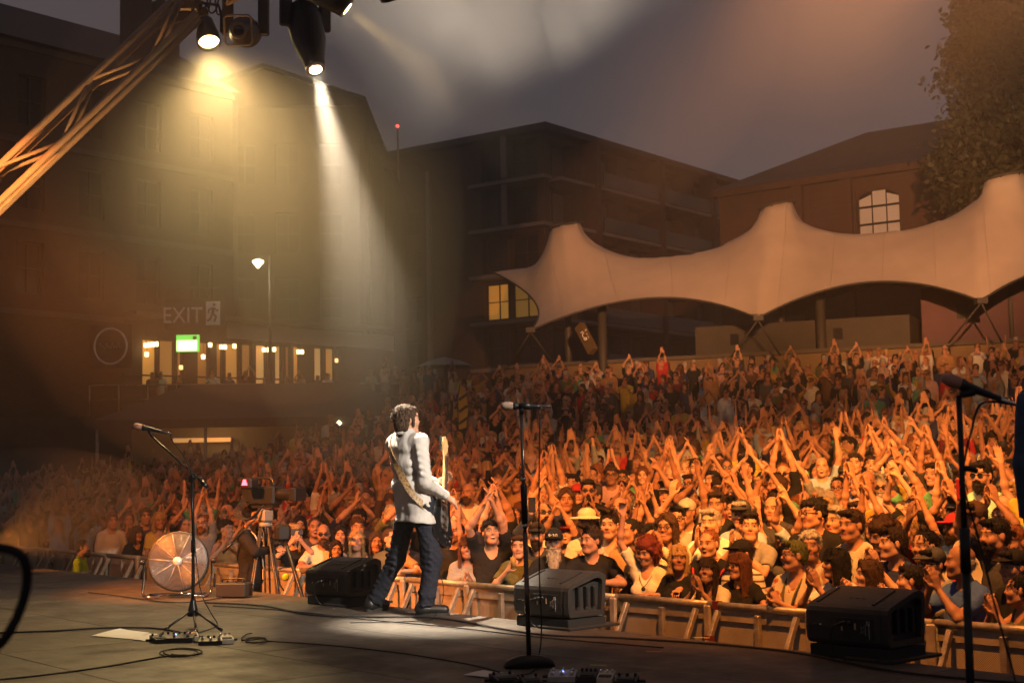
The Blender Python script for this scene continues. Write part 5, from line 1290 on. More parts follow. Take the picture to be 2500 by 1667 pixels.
# ---------------------------------------------------------------- performer with guitar
PF = np.array((NRM.x, NRM.y, 0.0)); PR = np.array((EDGE.x, EDGE.y, 0.0)); PU = np.array((0, 0, 1.0))
def pw(r, f, z): return PR * r + PF * f + PU * z
M_CREASE = person_mat('creased_cotton', 0.85, 0.25, 1.0, 7, stretch=(1.6, 1.6, .55))
def build_performer():
    root = empty('person', PERF, label='performer in a white long-sleeved shirt and dark jeans playing a guitar on stage', cat='person')
    lfoot = np.array(onz(912, 1491)) - np.array(PERF); rfoot = np.array(onz(1040, 1503)) - np.array(PERF)
    HR = rotm(math.atan2(PR[1], PR[0]) + R(180) + R(-10), R(-3), 0)     # head looks over the crowd, further to the right
    headc = pw(.0, -.005, 1.585); fr = (HR, headc)
    sR, sL = pw(.185, -.01, 1.40), pw(-.185, .0, 1.40)
    wR = pw(.20, .235, .955); eR, wR = elbow(sR, wR, pw(.35, -.9, -.5), .335, .27)
    wL = pw(-.12, .37, 1.06); eL, wL = elbow(sL, wL, pw(-.6, .2, -.8), .30, .27)
    hipR, hipL = pw(.115, .045, .88), pw(-.06, .045, .88)
    kR = hipR * .5 + rfoot * .5 + pw(.02, .075, .02); kL = hipL * .5 + lfoot * .5 + pw(.0, .055, .0)
    P = head_prims(fr, 1)
    P.append(cap(pw(0, -.005, 1.40), headc + HR @ np.array((0, .02, -.06)), .048, .052, .03))
    P += [cap(sL * .7 + sR * .3, sR * .7 + sL * .3, .06, .06, .05), cap(pw(0, -.01, 1.3), pw(0, 0, 1.0), .10, .09, .06), cap(hipL, hipR, .085, .085, .05)]
    for sh, el, w in ((sR, eR, wR), (sL, eL, wL)): P += [cap(sh, el, .048, .04, .03), cap(el, w, .04, .027, .015)]
    fwd = nv(pw(-.35, .9, -.1))
    P += hand_prims(wR, nv(pw(.05, .75, -.45)), nv(pw(-.75, -.2, -.6)), 1, .45)
    P += hand_prims(wL, nv(pw(.35, .75, .35)), nv(pw(.6, -.3, .5)), 1, .9)
    for h, k, f in ((hipR, kR, rfoot), (hipL, kL, lfoot)): P += [cap(h, k, .075, .05, .03), cap(k, f + PU * .09, .05, .035, .02)]
    V, Q, _ = sdf_mesh(P, .0065)
    o = link('body', np_mesh('body', V, Q, M_SKIN, col=face_tint(V, fr)), root); o.color = (.50, .27, .17, 1)
    # shirt: loose, untucked, long sleeves, collar
    S = [cap(sL * .72 + sR * .28, sR * .72 + sL * .28, .068, .068, .05), cap(sL * .62 + sR * .38 + pw(0, -.01, -.17), sR * .62 + sL * .38 + pw(0, -.01, -.17), .106, .106, .06), cap(pw(-.06, .01, 1.05), pw(.08, .01, 1.05), .112, .112, .07),
         cap(pw(-.05, .035, .90), pw(.10, .035, .90), .113, .113, .06), cap(pw(-.055, .045, .74), pw(.11, .045, .74), .120, .120, .06), cap(pw(-.07, -.035, 1.36), pw(.07, -.035, 1.36), .085, .085, .05), cap(pw(-.05, -.03, 1.45), sR, .05, .058, .04), cap(pw(.05, -.03, 1.45), sL, .05, .058, .04)]
    for sh, el, w in ((sR, eR, wR), (sL, eL, wL)):
        S += [cap(sh, el, .066, .054, .05), cap(el, el + (w - el) * .90, .054, .040, .03), cap(el + (w - el) * .78, el + (w - el) * .93, .046, .045, .008)]
    rs = np.random.default_rng(2)
    for k in range(8):                                   # diagonal drag folds across the back
        z = 1.30 - k * .065; a = rs.uniform(-.03, .03)
        S.append(cap(pw(-.10, -.070 + .012 * k, z + a), pw(.13, -.072 + .012 * k, z - .09 - a), .030, .024, .02))
    for k in range(5): t = .2 + k * .16; c = sR + (eR - sR) * t; S.append(cap(c + pw(.03, -.055, .02), c + pw(.055, .02, -.03), .018, .014, .02))
    for k in range(4): t = .1 + k * .2; c = eR + (wR - eR) * t; S.append(cap(c + pw(.04, -.02, .03), c + pw(.03, .03, -.04), .016, .013, .02))
    S.append(cap(pw(0, -.02, 1.55), pw(0, -.03, 1.47), .066, .070, .01, sub=True)); S.append(ell(pw(0, 0, .54), (.5, .5, .22), .008, sub=True))
    V, Q, _ = sdf_mesh(S, .008, noise=.0022, nscale=15, seed=5)
    o = link('shirt', np_mesh('shirt', V, Q, M_CREASE), root); o.color = (.52, .50, .48, 1)
    ng = []
    for k in range(17): a = R(-160 + 320 * k / 16) + math.atan2(-PF[1], -PF[0]) ; ng.append((np.cos(a), np.sin(a)))
    C = []
    for k in range(16):
        r_ = .068; C.append(cap(pw(0, -.018, 1.475) + np.array((ng[k][0] * r_, ng[k][1] * r_, .0)), pw(0, -.018, 1.475) + np.array((ng[k + 1][0] * r_, ng[k + 1][1] * r_, .0)), .013, .013, .01)); C.append(cap(pw(0, -.018, 1.50) + np.array((ng[k][0] * (r_ - .004), ng[k][1] * (r_ - .004), .0)), pw(0, -.018, 1.50) + np.array((ng[k + 1][0] * (r_ - .004), ng[k + 1][1] * (r_ - .004), .0)), .010, .010, .01))
    V, Q, _ = sdf_mesh(C, .006); o = link('collar', np_mesh('collar', V, Q, M_CLOTH), root); o.color = (.52, .50, .48, 1)
    V, Q, _ = sdf_mesh([cap(np.array(C[0].a) + PU * .012, np.array(C[0].b) + PU * .012, .01, .01, .01)] + [cap(C[k].a + PU * .016, C[k].b + PU * .016, .008, .008, .006) for k in range(0, 30, 2)], .006); o = link('collar_lining', np_mesh('collar_lining', V, Q, M_CLOTH), root); o.color = (.35, .09, .03, 1)
    # jeans
    J = [cap(hipL + PU * .03, hipR + PU * .03, .098, .098, .05)]
    for h, k, f in ((hipR, kR, rfoot), (hipL, kL, lfoot)):
        an = f + PU * .07; J += [cap(h, k, .090, .071, .05), cap(k, an, .071, .068, .04)]
        for q in range(7): t = rs.uniform(.55, 1.0); c = k + (an - k) * t; a = rs.uniform(0, 6.28); J.append(cap(c + np.array((math.cos(a), math.sin(a), 0)) * .05, c + np.array((math.cos(a + 1.5), math.sin(a + 1.5), -.25)) * .055, .026, .02, .025))
        for q in range(4): c = k + pw(0, -.05, .08 - .05 * q); J.append(cap(c + pw(-.05, -.01, 0), c + pw(.05, -.01, -.02), .022, .015, .02))
        J.append(cap(an - PU * .10, an - PU * .055, .09, .09, .01, sub=True))
    V, Q, _ = sdf_mesh(J, .0085, noise=.0028, nscale=20, seed=7)
    o = link('jeans', np_mesh('jeans', V, Q, M_CLOTH), root); o.color = (.020, .022, .034, 1)
    # shoes
    for f, dr in ((rfoot, nv(pw(.55, .75, 0))), (lfoot, nv(pw(-.25, .95, 0)))):
        side = np.cross(dr, PU)
        SH = [cap(f - dr * .045 + PU * .055, f + dr * .15 + PU * .045, .046, .040, .02), cap(f - dr * .03 + PU * .06, f - dr * .02 + PU * .11, .046, .044, .03)]
        SH.append(Prim('ell', f + dr * .05 + np.array((0, 0, -.05)), (.3, .3, .052), 0, 0, .004, sub=True))
        V, Q, _ = sdf_mesh(SH, .007); o = link('shoe', np_mesh('shoe', V, Q, mat('shoe_leather', (.012, .012, .013), .42)), root)
        b = MB(); n = 18; ol = [f + dr * (.052 + .142 * math.cos(a)) + side * (.046 * math.sin(a) * (1 + .12 * math.cos(a))) for a in np.linspace(0, 6.283, n + 1)[:-1]]
        b.add([tuple(p_[:2]) + (z,) for z in (0.0, .024) for p_ in ol], [tuple(range(n))[::-1], tuple(range(n, 2 * n))] + [(i, (i + 1) % n, n + (i + 1) % n, n + i) for i in range(n)]); b.build('sole', mat('shoe_sole', (.018, .017, .016), .7), o)
    # hair: cropped shaggy mop with loose locks
    Hp = [ell((0, .020, .046), (.083, .101, .087), .02, fr=fr), ell((0, .052, -.03), (.078, .062, .10), .03, fr=fr), ell((0, -.118, -.045), (.064, .085, .10), .012, sub=True, fr=fr), cap((-.05, -.062, .085), (.05, -.062, .085), .014, .014, .02, fr=fr)]
    for s in (-1, 1): Hp += [cap((s * .078, -.02, .03), (s * .084, -.018, -.055), .016, .010, .01, fr=fr), cap((s * .075, .03, .0), (s * .07, .05, -.10), .022, .014, .02, fr=fr)]
    for k in range(120):
        v = nv(rs.normal(size=3)); 
        if v[1] < -.3 and v[2] < .55: continue
        if v[2] < -.5: continue
        a = np.array((v[0] * .079, .020 + v[1] * .096, .042 + v[2] * .083)); d = nv(np.array((v[0] * .3, v[1] * .35 + .1, -1 + v[2] * .2)) + rs.normal(size=3) * .22)
        Hp.append(cap(a, a + d * rs.uniform(.03, .055), .010, .003, .004, fr=fr))
    V, Q, _ = sdf_mesh(Hp, .005, noise=.0012, nscale=120, seed=4)
    T = np.zeros((len(V), 4), np.float32)
    o = link('hair', np_mesh('hair', V, Q, M_HAIR, col=T), root); o.color = (.060, .036, .022, 1)
    b = MB()
    for k in range(520):
        v = nv(rs.normal(size=3))
        if (v[1] < -.35 and v[2] < .5) or v[2] < -.45: continue
        a = np.array((v[0] * .083, .020 + v[1] * .100, .044 + v[2] * .087)); d = nv(np.array((v[0] * .6, v[1] * .6 + .1, -.8 + v[2] * .3)) + rs.normal(size=3) * .35); L = rs.uniform(.02, .045)
        p0 = HR @ a + headc; p1 = HR @ (a + d * L * .5 + v * .006) + headc; p2 = HR @ (a + d * L - v * .004) + headc
        b.tube([p0, p1, p2], [.0028, .0022, .0006], 4, cap=False)
    o = b.build('hair_locks', M_HAIR, root, fix=False); o.color = (.075, .046, .028, 1)
    me = o.data; a_ = me.color_attributes.new('tint', 'FLOAT_COLOR', 'POINT'); a_.data.foreach_set('color', np.zeros(len(me.vertices) * 4, np.float32))
    return root, sL, sR, wL, wR
perf, sL_, sR_, wL_, wR_ = build_performer()

# guitar: body and neck frame in world space relative to the performer
gb = Vector(pw(.085, .27, .77)); gh = Vector(pw(-.19, .50, 1.345)); ga = (gh - gb).normalized(); gn = Vector(pw(.92, .40, .12)); gn = (gn - ga * gn.dot(ga)).normalized(); gs = ga.cross(gn)
gt = empty('guitar', PERF + gb, label='black electric guitar with a pale maple headstock held by the performer', cat='guitar')
M_GUIT = mat('guitar_gloss_black', (.010, .010, .011), .08, spec=.8); M_CHROME = mat('chrome', (.65, .63, .6), .12, metal=1.0); M_MAPLE = mat('maple', (.66, .45, .20), .35, noise=.15, scale=20, stretch=(1, 1, 6))
def gp(s, a, n): return gs * s + ga * a + gn * n
ol = [(0, .185), (.05, .20), (.095, .245), (.12, .235), (.11, .175), (.115, .10), (.13, .03), (.155, -.06), (.165, -.13), (.135, -.21), (.07, -.245), (0, -.25), (-.07, -.245), (-.14, -.205), (-.17, -.12), (-.155, -.04), (-.125, .04), (-.115, .11), (-.13, .17), (-.125, .21), (-.09, .20), (-.05, .175)]
b = MB(); olp = catmull([Vector((x, y, 0)) for x, y in ol], 3, True); n = len(olp)
lay = [(.93, -.022), (1.0, -.014), (1.0, .014), (.93, .022)]; vs = [gp(p.x * k, p.y * k, z) for k, z in lay for p in olp]
b.add(vs, [tuple(range(n))[::-1], tuple(range(3 * n, 4 * n))] + [(l * n + i, l * n + (i + 1) % n, (l + 1) * n + (i + 1) % n, (l + 1) * n + i) for l in range(3) for i in range(n)]); gbod = b.build('body', M_GUIT, gt)
b = MB(); b.bar(gp(0, .15, .022), gp(0, .60, .026), .05, .026, up=gn, bevel=.008); nk = b.build('neck', M_MAPLE, gt)
b = MB(); b.bar(gp(0, .14, .037), gp(0, .595, .041), .048, .007, up=gn); b.build('fretboard', mat('rosewood', (.12, .06, .03), .5), nk)
b = MB(); b.prism([(-.022, .595), (-.03, .64), (-.052, .70), (-.045, .775), (-.01, .80), (.018, .765), (.035, .72), (.028, .64), (.022, .595)], .014, .030, (Vector((0, 0, 0)), gn, gs, ga)); hd = b.build('headstock', M_MAPLE, gt)
for k in range(6): b = MB(); b.tube([gp(-.045 - .004 * k, .635 + k * .024, .02), gp(-.085, .635 + k * .024, .02)], [.006, .011], 6); b.build('tuning_peg', M_CHROME, hd)
for k in range(6): b = MB(); x = -.019 + k * .0076; b.tube([gp(x, -.13, .036), gp(x * .8, .62, .046)], .0011, 4); b.build('string', M_CHROME, gt)
b = MB(); b.box(gp(0, -.13, .028), (.09, .04, .016), frame_rot(gs, ga)); b.build('bridge', M_CHROME, gt)
b = MB(); b.prism([(-.05, .14), (.055, .14), (.075, .02), (.06, -.10), (.03, -.17), (-.03, -.10), (-.05, -.04)], .0225, .0255, (Vector((0, 0, 0)), gn, gs, ga)); b.build('pickguard', mat('silver_guard', (.55, .53, .5), .25, metal=.8), gt)
for y in (-.07, .0, .08): b = MB(); b.box(gp(0, y, .029), (.085, .022, .012), frame_rot(gs, ga), .004); b.build('pickup', M_CHROME, gt)
for x, y in ((.10, -.13), (.085, -.18)): b = MB(); b.lathe([(.013, 0), (.013, .014), (.009, .018)], gp(x, y, .022), 10, gn); b.build('control_knob', M_CHROME, gt)
b = MB(); b.lathe([(.016, 0), (.016, .006), (.006, .008)], gp(.10, -.18, -.022), 10, -gn); b.build('strap_button', mat('strap_red', (.35, .04, .02), .5), gt)
# strap over the left shoulder and across the back
o0 = Vector(gb)
sp = [Vector(p) - o0 for p in (pw(.16, .10, .80), pw(.205, .0, .89), pw(.16, -.080, .99), pw(.080, -.118, 1.13), pw(-.02, -.132, 1.27), pw(-.095, -.105, 1.40), pw(-.125, -.01, 1.475), pw(-.12, .08, 1.43), pw(-.09, .155, 1.25), pw(-.10, .25, 1.02))]
spt = catmull(sp, 5); b = MB(); w = .026; vs = []
axis_c = Vector(pw(0, 0, 1.1)) - o0
for i, p in enumerate(spt):
    t = (spt[min(i + 1, len(spt) - 1)] - spt[max(i - 1, 0)]).normalized(); out_ = (p - Vector((axis_c.x, axis_c.y, p.z))); out_ = (out_ - t * out_.dot(t)).normalized(); s = t.cross(out_)
    for a, c in ((-1, 0), (1, 0), (1, 1), (-1, 1)): vs.append(p + s * (w * a) + out_ * (.004 * c))
n = len(spt); b.add(vs, [(i * 4 + k, i * 4 + (k + 1) % 4, (i + 1) * 4 + (k + 1) % 4, (i + 1) * 4 + k) for i in range(n - 1) for k in range(4)])
ms, tms, bs_ = nodes('patterned_strap'); tc = tms.nodes.new('ShaderNodeTexCoord'); vv = tms.nodes.new('ShaderNodeTexVoronoi'); vv.inputs['Scale'].default_value = 55
cr = tms.nodes.new('ShaderNodeValToRGB'); cr.color_ramp.elements[0].color = (.03, .018, .01, 1); cr.color_ramp.elements[1].color = (.34, .21, .09, 1); cr.color_ramp.elements[0].position = .2; cr.color_ramp.elements[1].position = .5
tms.links.new(tc.outputs['Object'], vv.inputs[0]); tms.links.new(vv.outputs['Distance'], cr.inputs[0]); tms.links.new(cr.outputs[0], bs_.inputs['Base Color'])
b.build('strap', ms, gt)
b = MB(); b.bar(sp[0] + Vector((0, 0, -.02)), sp[1], .03, .045, up=(1, 0, 0)); b.build('strap_end', mat('strap_leather', (.012, .011, .01), .4), gt)
lead = catmull([gb + gp(.12, -.2, 0), gb + gp(.16, -.28, 0), Vector(pw(.17, .16, .45)), Vector(pw(.2, .2, .2)), Vector(pw(.24, .1, .02)), Vector(pw(.5, -.25, .012)), Vector(pw(.2, -.7, .012))], 8)
b = MB(); b.tube([p - gb for p in lead], .0035, 5); b.build('lead', M_BLACK, gt)

# ---------------------------------------------------------------- microphones and stands
M_STAND = mat('stand_black', (.016, .016, .017), .35, metal=.3); M_GRILL = mat('mic_grille_warm_lit', (.62, .44, .34), .5, metal=.15, bump=.6, bscale=400); M_MICB = mat('mic_body', (.02, .02, .022), .4)  # warm stage light is put into the grille colour
def microphone(p, d, label, pink=False):
    o = empty('microphone', p, label=label, cat='microphone', group='vocal microphones'); d = Vector(d).normalized()
    b = MB(); b.lathe([(.010, -.052), (.019, -.046), (.0255, -.026), (.0265, -.004), (.0235, .018), (.019, .026)], (0, 0, 0), 18, d); b.build('grille', mat('mic_grille_pink_lit', (.62, .32, .24), .5, metal=.1, bump=.5, bscale=400) if pink else M_GRILL, o)  # pink variant has pinkish light mixed into the grille colour
    b = MB(); b.lathe([(.0235, .022), (.0235, .034), (.0195, .045), (.0115, .165), (.0115, .185)], (0, 0, 0), 16, d); b.build('handle', M_MICB, o)
    b = MB(); b.lathe([(.0095, .185), (.0095, .235), (.005, .25)], (0, 0, 0), 12, d); b.build('connector', M_CHROME, o)
    return o
# left: tripod boom stand
base = onz(471, 1532); top = at(468, 1168, base.y); tipd = at(372, 1066, base.y - .02)
ls = empty('microphone_stand', base, label='black tripod boom microphone stand at the left of the stage', cat='microphone stand', group='microphone stands')
q = lambda p: Vector(p) - base
b = MB(); b.tube([(0, 0, .10), (0, 0, .62)], .013, 10); b.tube([(0, 0, .60), (q(top).x, q(top).y, q(top).z)], .009, 10); b.build('pole', M_STAND, ls)
b = MB(); b.lathe([(.045, .09), (.042, .12), (.022, .20), (.018, .22)], (0, 0, 0), 14); b.build('hub', M_STAND, ls)
b = MB(); b.lathe([(.018, -.05), (.018, .05)], (0, 0, .62), 12); b.build('collar', M_STAND, ls)
for fx, fy in ((575, 1546), (405, 1540), (500, 1578)):
    f = q(onz(fx, fy)); f = f.normalized() * min(f.length, .40); b = MB(); b.tube([(0, 0, .14), (f.x, f.y, .018)], .009, 8); lg = b.build('leg', M_STAND, ls)
    c = MB(); c.tube([(f.x * .9, f.y * .9, .028), (f.x * 1.04, f.y * 1.04, .013)], .0125, 8); c.build('rubber_foot', M_STAND, lg)
b = MB(); tl = at(508, 1190, base.y); b.tube([q(tl), q(tipd)], .0075, 8); b.build('boom', M_STAND, ls)
b = MB(); m_ = q(tl).lerp(q(tipd), .12); b.tube([q(tl), m_], .016, 10); b.build('counterweight', M_STAND, ls)
b = MB(); b.lathe([(.02, -.03), (.024, -.012), (.024, .02), (.016, .03)], q(top), 12); b.tube([q(top) + Vector((.0, -.02, 0)), q(top) + Vector((.09, -.03, .005))], .006, 6); b.build('clutch', M_STAND, ls)
mp = at(341, 1042, base.y); md = at(397, 1054, base.y) - mp
b = MB(); cpt = q(mp + md.normalized() * .075); b.tube([q(tipd), cpt + Vector((.01, 0, -.03)), cpt], [.008, .014, .019], 8); b.build('clip', M_STAND, ls)
microphone(mp, md, 'microphone with pinkish light in its head colour on the left boom stand', True)
cab = catmull([mp + md.normalized() * .25, at(420, 1075, base.y - .03), at(447, 1110, base.y - .03), at(466, 1150, base.y - .03), at(472, 1190, base.y - .03), at(476, 1330, base.y - .03), at(490, 1440, base.y - .05), at(512, 1490, base.y - .05), onz(530, 1520, .01), onz(525, 1530, .01), onz(480, 1545, .01)], 6)
b = MB(); b.tube(cab, .0042, 5); o = b.build('cable', M_BLACK); tag(o, 'thin black cable hanging down along the left microphone stand', 'cable', 'stage cables')
# middle: straight stand on a heavy half-moon base
base = onz(1292, 1628); tp = at(1273, 1012, base.y)
cs_ = empty('microphone_stand', base, label='straight chrome and black microphone stand in the centre foreground', cat='microphone stand', group='microphone stands')
q = lambda p: Vector(p) - base; tq = q(tp)
b = MB(); b.tube([(0, 0, .04), tq * .53], .0145, 12); b.build('lower_tube', mat('dark_chrome', (.16, .13, .115), .22, metal=.9), cs_)
b = MB(); b.tube([tq * .50, tq], .0105, 12); b.build('upper_tube', mat('dark_chrome', (.16, .13, .115), .22, metal=.9), cs_)
b = MB(); g0, g1 = tq * .56, tq * .725; b.tube([g0, g0.lerp(g1, .06), g0.lerp(g1, .94), g1], [.014, .020, .020, .014], 14); b.build('grip', M_STAND, cs_)
for t in (.55, .735): b = MB(); b.tube([tq * t, tq * (t + .012)], .0165, 14); b.build('collar', M_CHROME, cs_)
b = MB(); vs = []; fs = []; n = 18
for i in range(n + 1):
    a = math.pi * i / n; x = -.15 * math.cos(a) - .0; z = .060 * math.sin(a)
    for yy, k in ((-.035 - .02 * math.sin(a), 0), (.035 + .02 * math.sin(a), 0), (.028, 1), (-.028, 1)): vs.append((x, yy, .004 if k == 0 else .012 + z))
fs = [(i * 4 + k, i * 4 + (k + 1) % 4, (i + 1) * 4 + (k + 1) % 4, (i + 1) * 4 + k) for i in range(n) for k in range(4)] + [(0, 1, 2, 3), (n * 4 + 3, n * 4 + 2, n * 4 + 1, n * 4)]
b.add(vs, fs, True); o = b.build('base', M_STAND, cs_); o.rotation_euler = (0, 0, R(12))
mp = at(1244, 991, base.y); md = at(1306, 992, base.y) - mp
b = MB(); cpt = q(mp + md.normalized() * .085); b.tube([tq, tq + Vector((0, 0, .03)), cpt + Vector((.0, 0, -.022))], [.014, .017, .014], 10); b.tube([cpt - md.normalized() * .03, cpt + md.normalized() * .05], .0215, 12); b.build('clip', M_STAND, cs_)
microphone(mp, md, 'microphone with warm light in its head colour on the centre stand')
cab = catmull([mp + md.normalized() * .25, at(1316, 996, base.y), at(1318, 1030, base.y), at(1316, 1200, base.y), at(1317, 1400, base.y), at(1322, 1530, base.y), onz(1316, 1598, .01), onz(1298, 1640, .01), onz(1240, 1652, .01), onz(1205, 1680, .01)], 7)
b = MB(); b.tube(cab, .0042, 5); o = b.build('cable', M_BLACK); tag(o, 'black cable hanging straight down beside the centre microphone stand', 'cable', 'stage cables')
# right: close, out of focus
base = at(2377, 1870, 5.5); base.z = 0; tp = at(2341, 965, 5.5)
rs3 = empty('microphone_stand', base, label='dark out-of-focus microphone stand near the right edge', cat='microphone stand', group='microphone stands')
q = lambda p: Vector(p) - base; tq = q(tp)
b = MB(); b.tube([(0, 0, .03), tq * .55], .016, 12); b.build('lower_tube', M_STAND, rs3)
b = MB(); b.tube([tq * .5, tq], .0115, 12); b.build('upper_tube', M_STAND, rs3)
b = MB(); b.tube([tq * .52, tq * .64], .021, 12); b.build('grip', M_STAND, rs3)
b = MB(); b.tube([tq * .80, tq * .80 + Vector((.03, 0, 0)), tq * .80 + Vector((.06, 0, -.01))], .012, 8); b.build('cable_clip', M_STAND, rs3)
b = MB(); b.lathe([(.15, 0), (.15, .012), (.05, .03), (.02, .04)], (0, 0, 0), 24); b.build('base', M_STAND, rs3)
mp = at(2331, 932, 5.5); md = at(2400, 958, 5.5) - mp
b = MB(); cpt = q(mp + md.normalized() * .075); b.tube([tq, cpt + Vector((0, 0, -.01))], [.014, .020], 10); b.build('clip', M_STAND, rs3)
microphone(mp, md, 'microphone with pinkish light in its head colour near the right edge', True)
cab = catmull([mp + md.normalized() * .25, at(2397, 985, 5.5), at(2370, 1060, 5.5), at(2358, 1110, 5.5), at(2352, 1180, 5.5), at(2385, 1300, 5.5), at(2430, 1480, 5.4), at(2480, 1667, 5.2), at(2500, 1800, 5.0)], 7)
b = MB(); b.tube(cab, .0045, 5); o = b.build('cable', M_BLACK); tag(o, 'dark cable slanting away from the right microphone stand', 'cable', 'stage cables')

# ---------------------------------------------------------------- wedge monitors
M_CAB = mat('speaker_paint', (.022, .020, .018), .55, noise=.2, scale=30, bump=.35, bscale=180)
M_PLATE = mat('connector_plate', (.010, .010, .010), .4); M_PRINT = mat('white_print', (.55, .53, .50), .6)
def monitor(p, rot, label):
    o = empty('stage_monitor', p - EDGE * .05, rot, label, 'stage monitor', 'wedge monitors along the stage edge'); o.scale = (.85,) * 3
    L = .70; pz = .10
    prof = [(.02, .0), (.0, .03), (-.005, .12), (.0, .225), (.012, .255), (.04, .275), (.33, .365), (.40, .375), (.46, .35), (.47, .30), (.44, .0)]
    b = MB(); n = len(prof); xs_ = [(-L / 2, .90), (-L / 2 + .012, .97), (-L / 2 + .04, 1.0), (L / 2 - .09, 1.0), (L / 2 - .06, .97), (L / 2 - .05, .90)]
    cy, cz = .23, .18
    vs = [(x, cy + (y - cy) * k, pz + cz + (z - cz) * k) for x, k in xs_ for y, z in prof]
    b.add(vs, [tuple(range(n))[::-1], tuple((len(xs_) - 1) * n + i for i in range(n))] + [(l * n + i, l * n + (i + 1) % n, (l + 1) * n + (i + 1) % n, (l + 1) * n + i) for l in range(len(xs_) - 1) for i in range(n)])
    b.build('cabinet', M_CAB, o)
    for sx in (1,):                                    # recessed end with its side cheek and handle
        b = MB(); k = 1.0; pr = [(cy + (y - cy) * k, pz + cz + (z - cz) * k) for y, z in prof]
        ring = [(cy + (y - cy) * .80, pz + cz + (z - cz) * .74) for y, z in prof]; x1 = L / 2
        vs = [(x1 - .052, y, z) for y, z in pr] + [(x1, y, z) for y, z in [(cy + (y - cy) * .985, pz + cz + (z - cz) * .985) for y, z in prof]] + [(x1, y, z) for y, z in ring] + [(x1 - .045, y, z) for y, z in ring]
        b.add(vs, [(l * n + i, l * n + (i + 1) % n, (l + 1) * n + (i + 1) % n, (l + 1) * n + i) for l in range(3) for i in range(n)]); b.build('end_cheek', M_CAB, o)
        for y in (.14, .24, .33): b = MB(); b.box((x1 - .03, y, pz + .17), (.05, .02, .17), bevel=.006); b.build('end_rib', M_PLATE, o)
    for x in (-.27, .20):
        b = MB(); d0 = Vector((x, .055, pz + .284)); d1 = Vector((x, .32, pz + .3665)); b.bar(d0, d1, .022, .012, up=(0, -.3, 1), bevel=.002); b.build('rubber_strip', M_PLATE, o)
        for t in (.1, .5, .9): c = MB(); c.lathe([(.005, 0), (.005, .008), (.003, .009)], d0.lerp(d1, t), 8, (0, -.29, .95)); c.build('screw', M_CHROME, o)
    b = MB(); b.box((.08, -.007, pz + .125), (.30, .006, .135), bevel=.002); pl = b.build('connector_plate', M_PLATE, o)
    text_mesh('lettering', 'L-ACOUSTICS', .017, M_PRINT, pl, (.205, -.0115, pz + .105), frame_rot((0, 0, 1), (-1, 0, 0)), .0006)
    b = MB(); c0 = Vector((.185, -.0112, pz + .175))
    for a, c in (((0, 0), (.024, 0)), ((.024, 0), (.024, -.024)), ((.024, -.024), (0, -.024)), ((0, -.024), (0, 0)), ((0, 0), (.024, -.024))): b.bar(c0 + Vector((a[0], 0, a[1])), c0 + Vector((c[0], 0, c[1])), .0025, .0015, up=(0, 1, 0))
    b.build('emblem', M_PRINT, pl)
    for k, (s_, tx) in enumerate(((.009, 'STAGE MONITOR'), (.008, '1+  LF   1-  HF'), (.007, 'SERIAL  8 OHM'))): text_mesh('lettering', tx, s_, M_PRINT, pl, (.175 - .017 * k, -.0115, pz + .115), frame_rot((0, 0, 1), (-1, 0, 0)), .0005)
    for x, h, z in ((.09, .045, .135), (-.02, .03, .115)): b = MB(); b.box((x, -.0115, pz + z), (.014, .002, h)); b.build('sticker', mat('orange_sticker', (.5, .30, .18), .6), pl)
    for x in (.0, .045): b = MB(); b.lathe([(.016, 0), (.016, .01), (.011, .014)], (x, -.010, pz + .155), 12, (0, -1, 0)); b.build('socket', M_PLATE, pl)
    b = MB(); b.lathe([(.012, 0), (.013, .045), (.008, .055)], (.0, -.02, pz + .155), 10, (0, -1, 0)); b.tube(catmull([(0, -.07, pz + .155), (-.03, -.11, pz + .13), (-.055, -.10, pz + .03), (-.045, -.06, .04), (-.02, -.03, .012)], 5), .006, 6); b.build('speaker_plug', M_STAND, o)
    for x in (-.26, -.235, -.205): b = MB(); b.lathe([(.008, 0), (.008, .003)], (x, -.006, pz + .13), 10, (0, -1, 0)); b.build('rigging_hole', M_CHROME if x > -.21 else M_PLATE, o)
    for x in (-.05, .0, .05): b = MB(); b.box((x, .16, pz + .3155), (.025, .012, .004), Matrix.Rotation(R(17), 3, 'X')); b.build('marking', M_PLATE, o)
    b = MB(); b.box((.01, .24, .045), (.66, .46, .086), bevel=.008); b.build('plinth', mat('plinth_black', (.012, .012, .012), .8), o)
    b = MB(); b.box((.20, .27, .012), (.40, .62, .022), bevel=.004); b.build('foot_board', mat('plinth_black', (.012, .012, .012), .8), o)
    return o
ea = math.atan2(EDGE.y, EDGE.x)
def mon_at(p0, p1): a, c = onz(*p0), onz(*p1); return (a + c) / 2
monitor(mon_at((748, 1470), (860, 1487)), ea + R(7), 'black wedge monitor at the left, behind the performer\'s legs')
monitor(mon_at((1262, 1524), (1402, 1543)), ea + R(3), 'black wedge monitor in the middle behind the centre microphone stand')
monitor(mon_at((1983, 1598), (2190, 1625)), ea + R(2), 'black wedge monitor at the right with its cable plugged in')

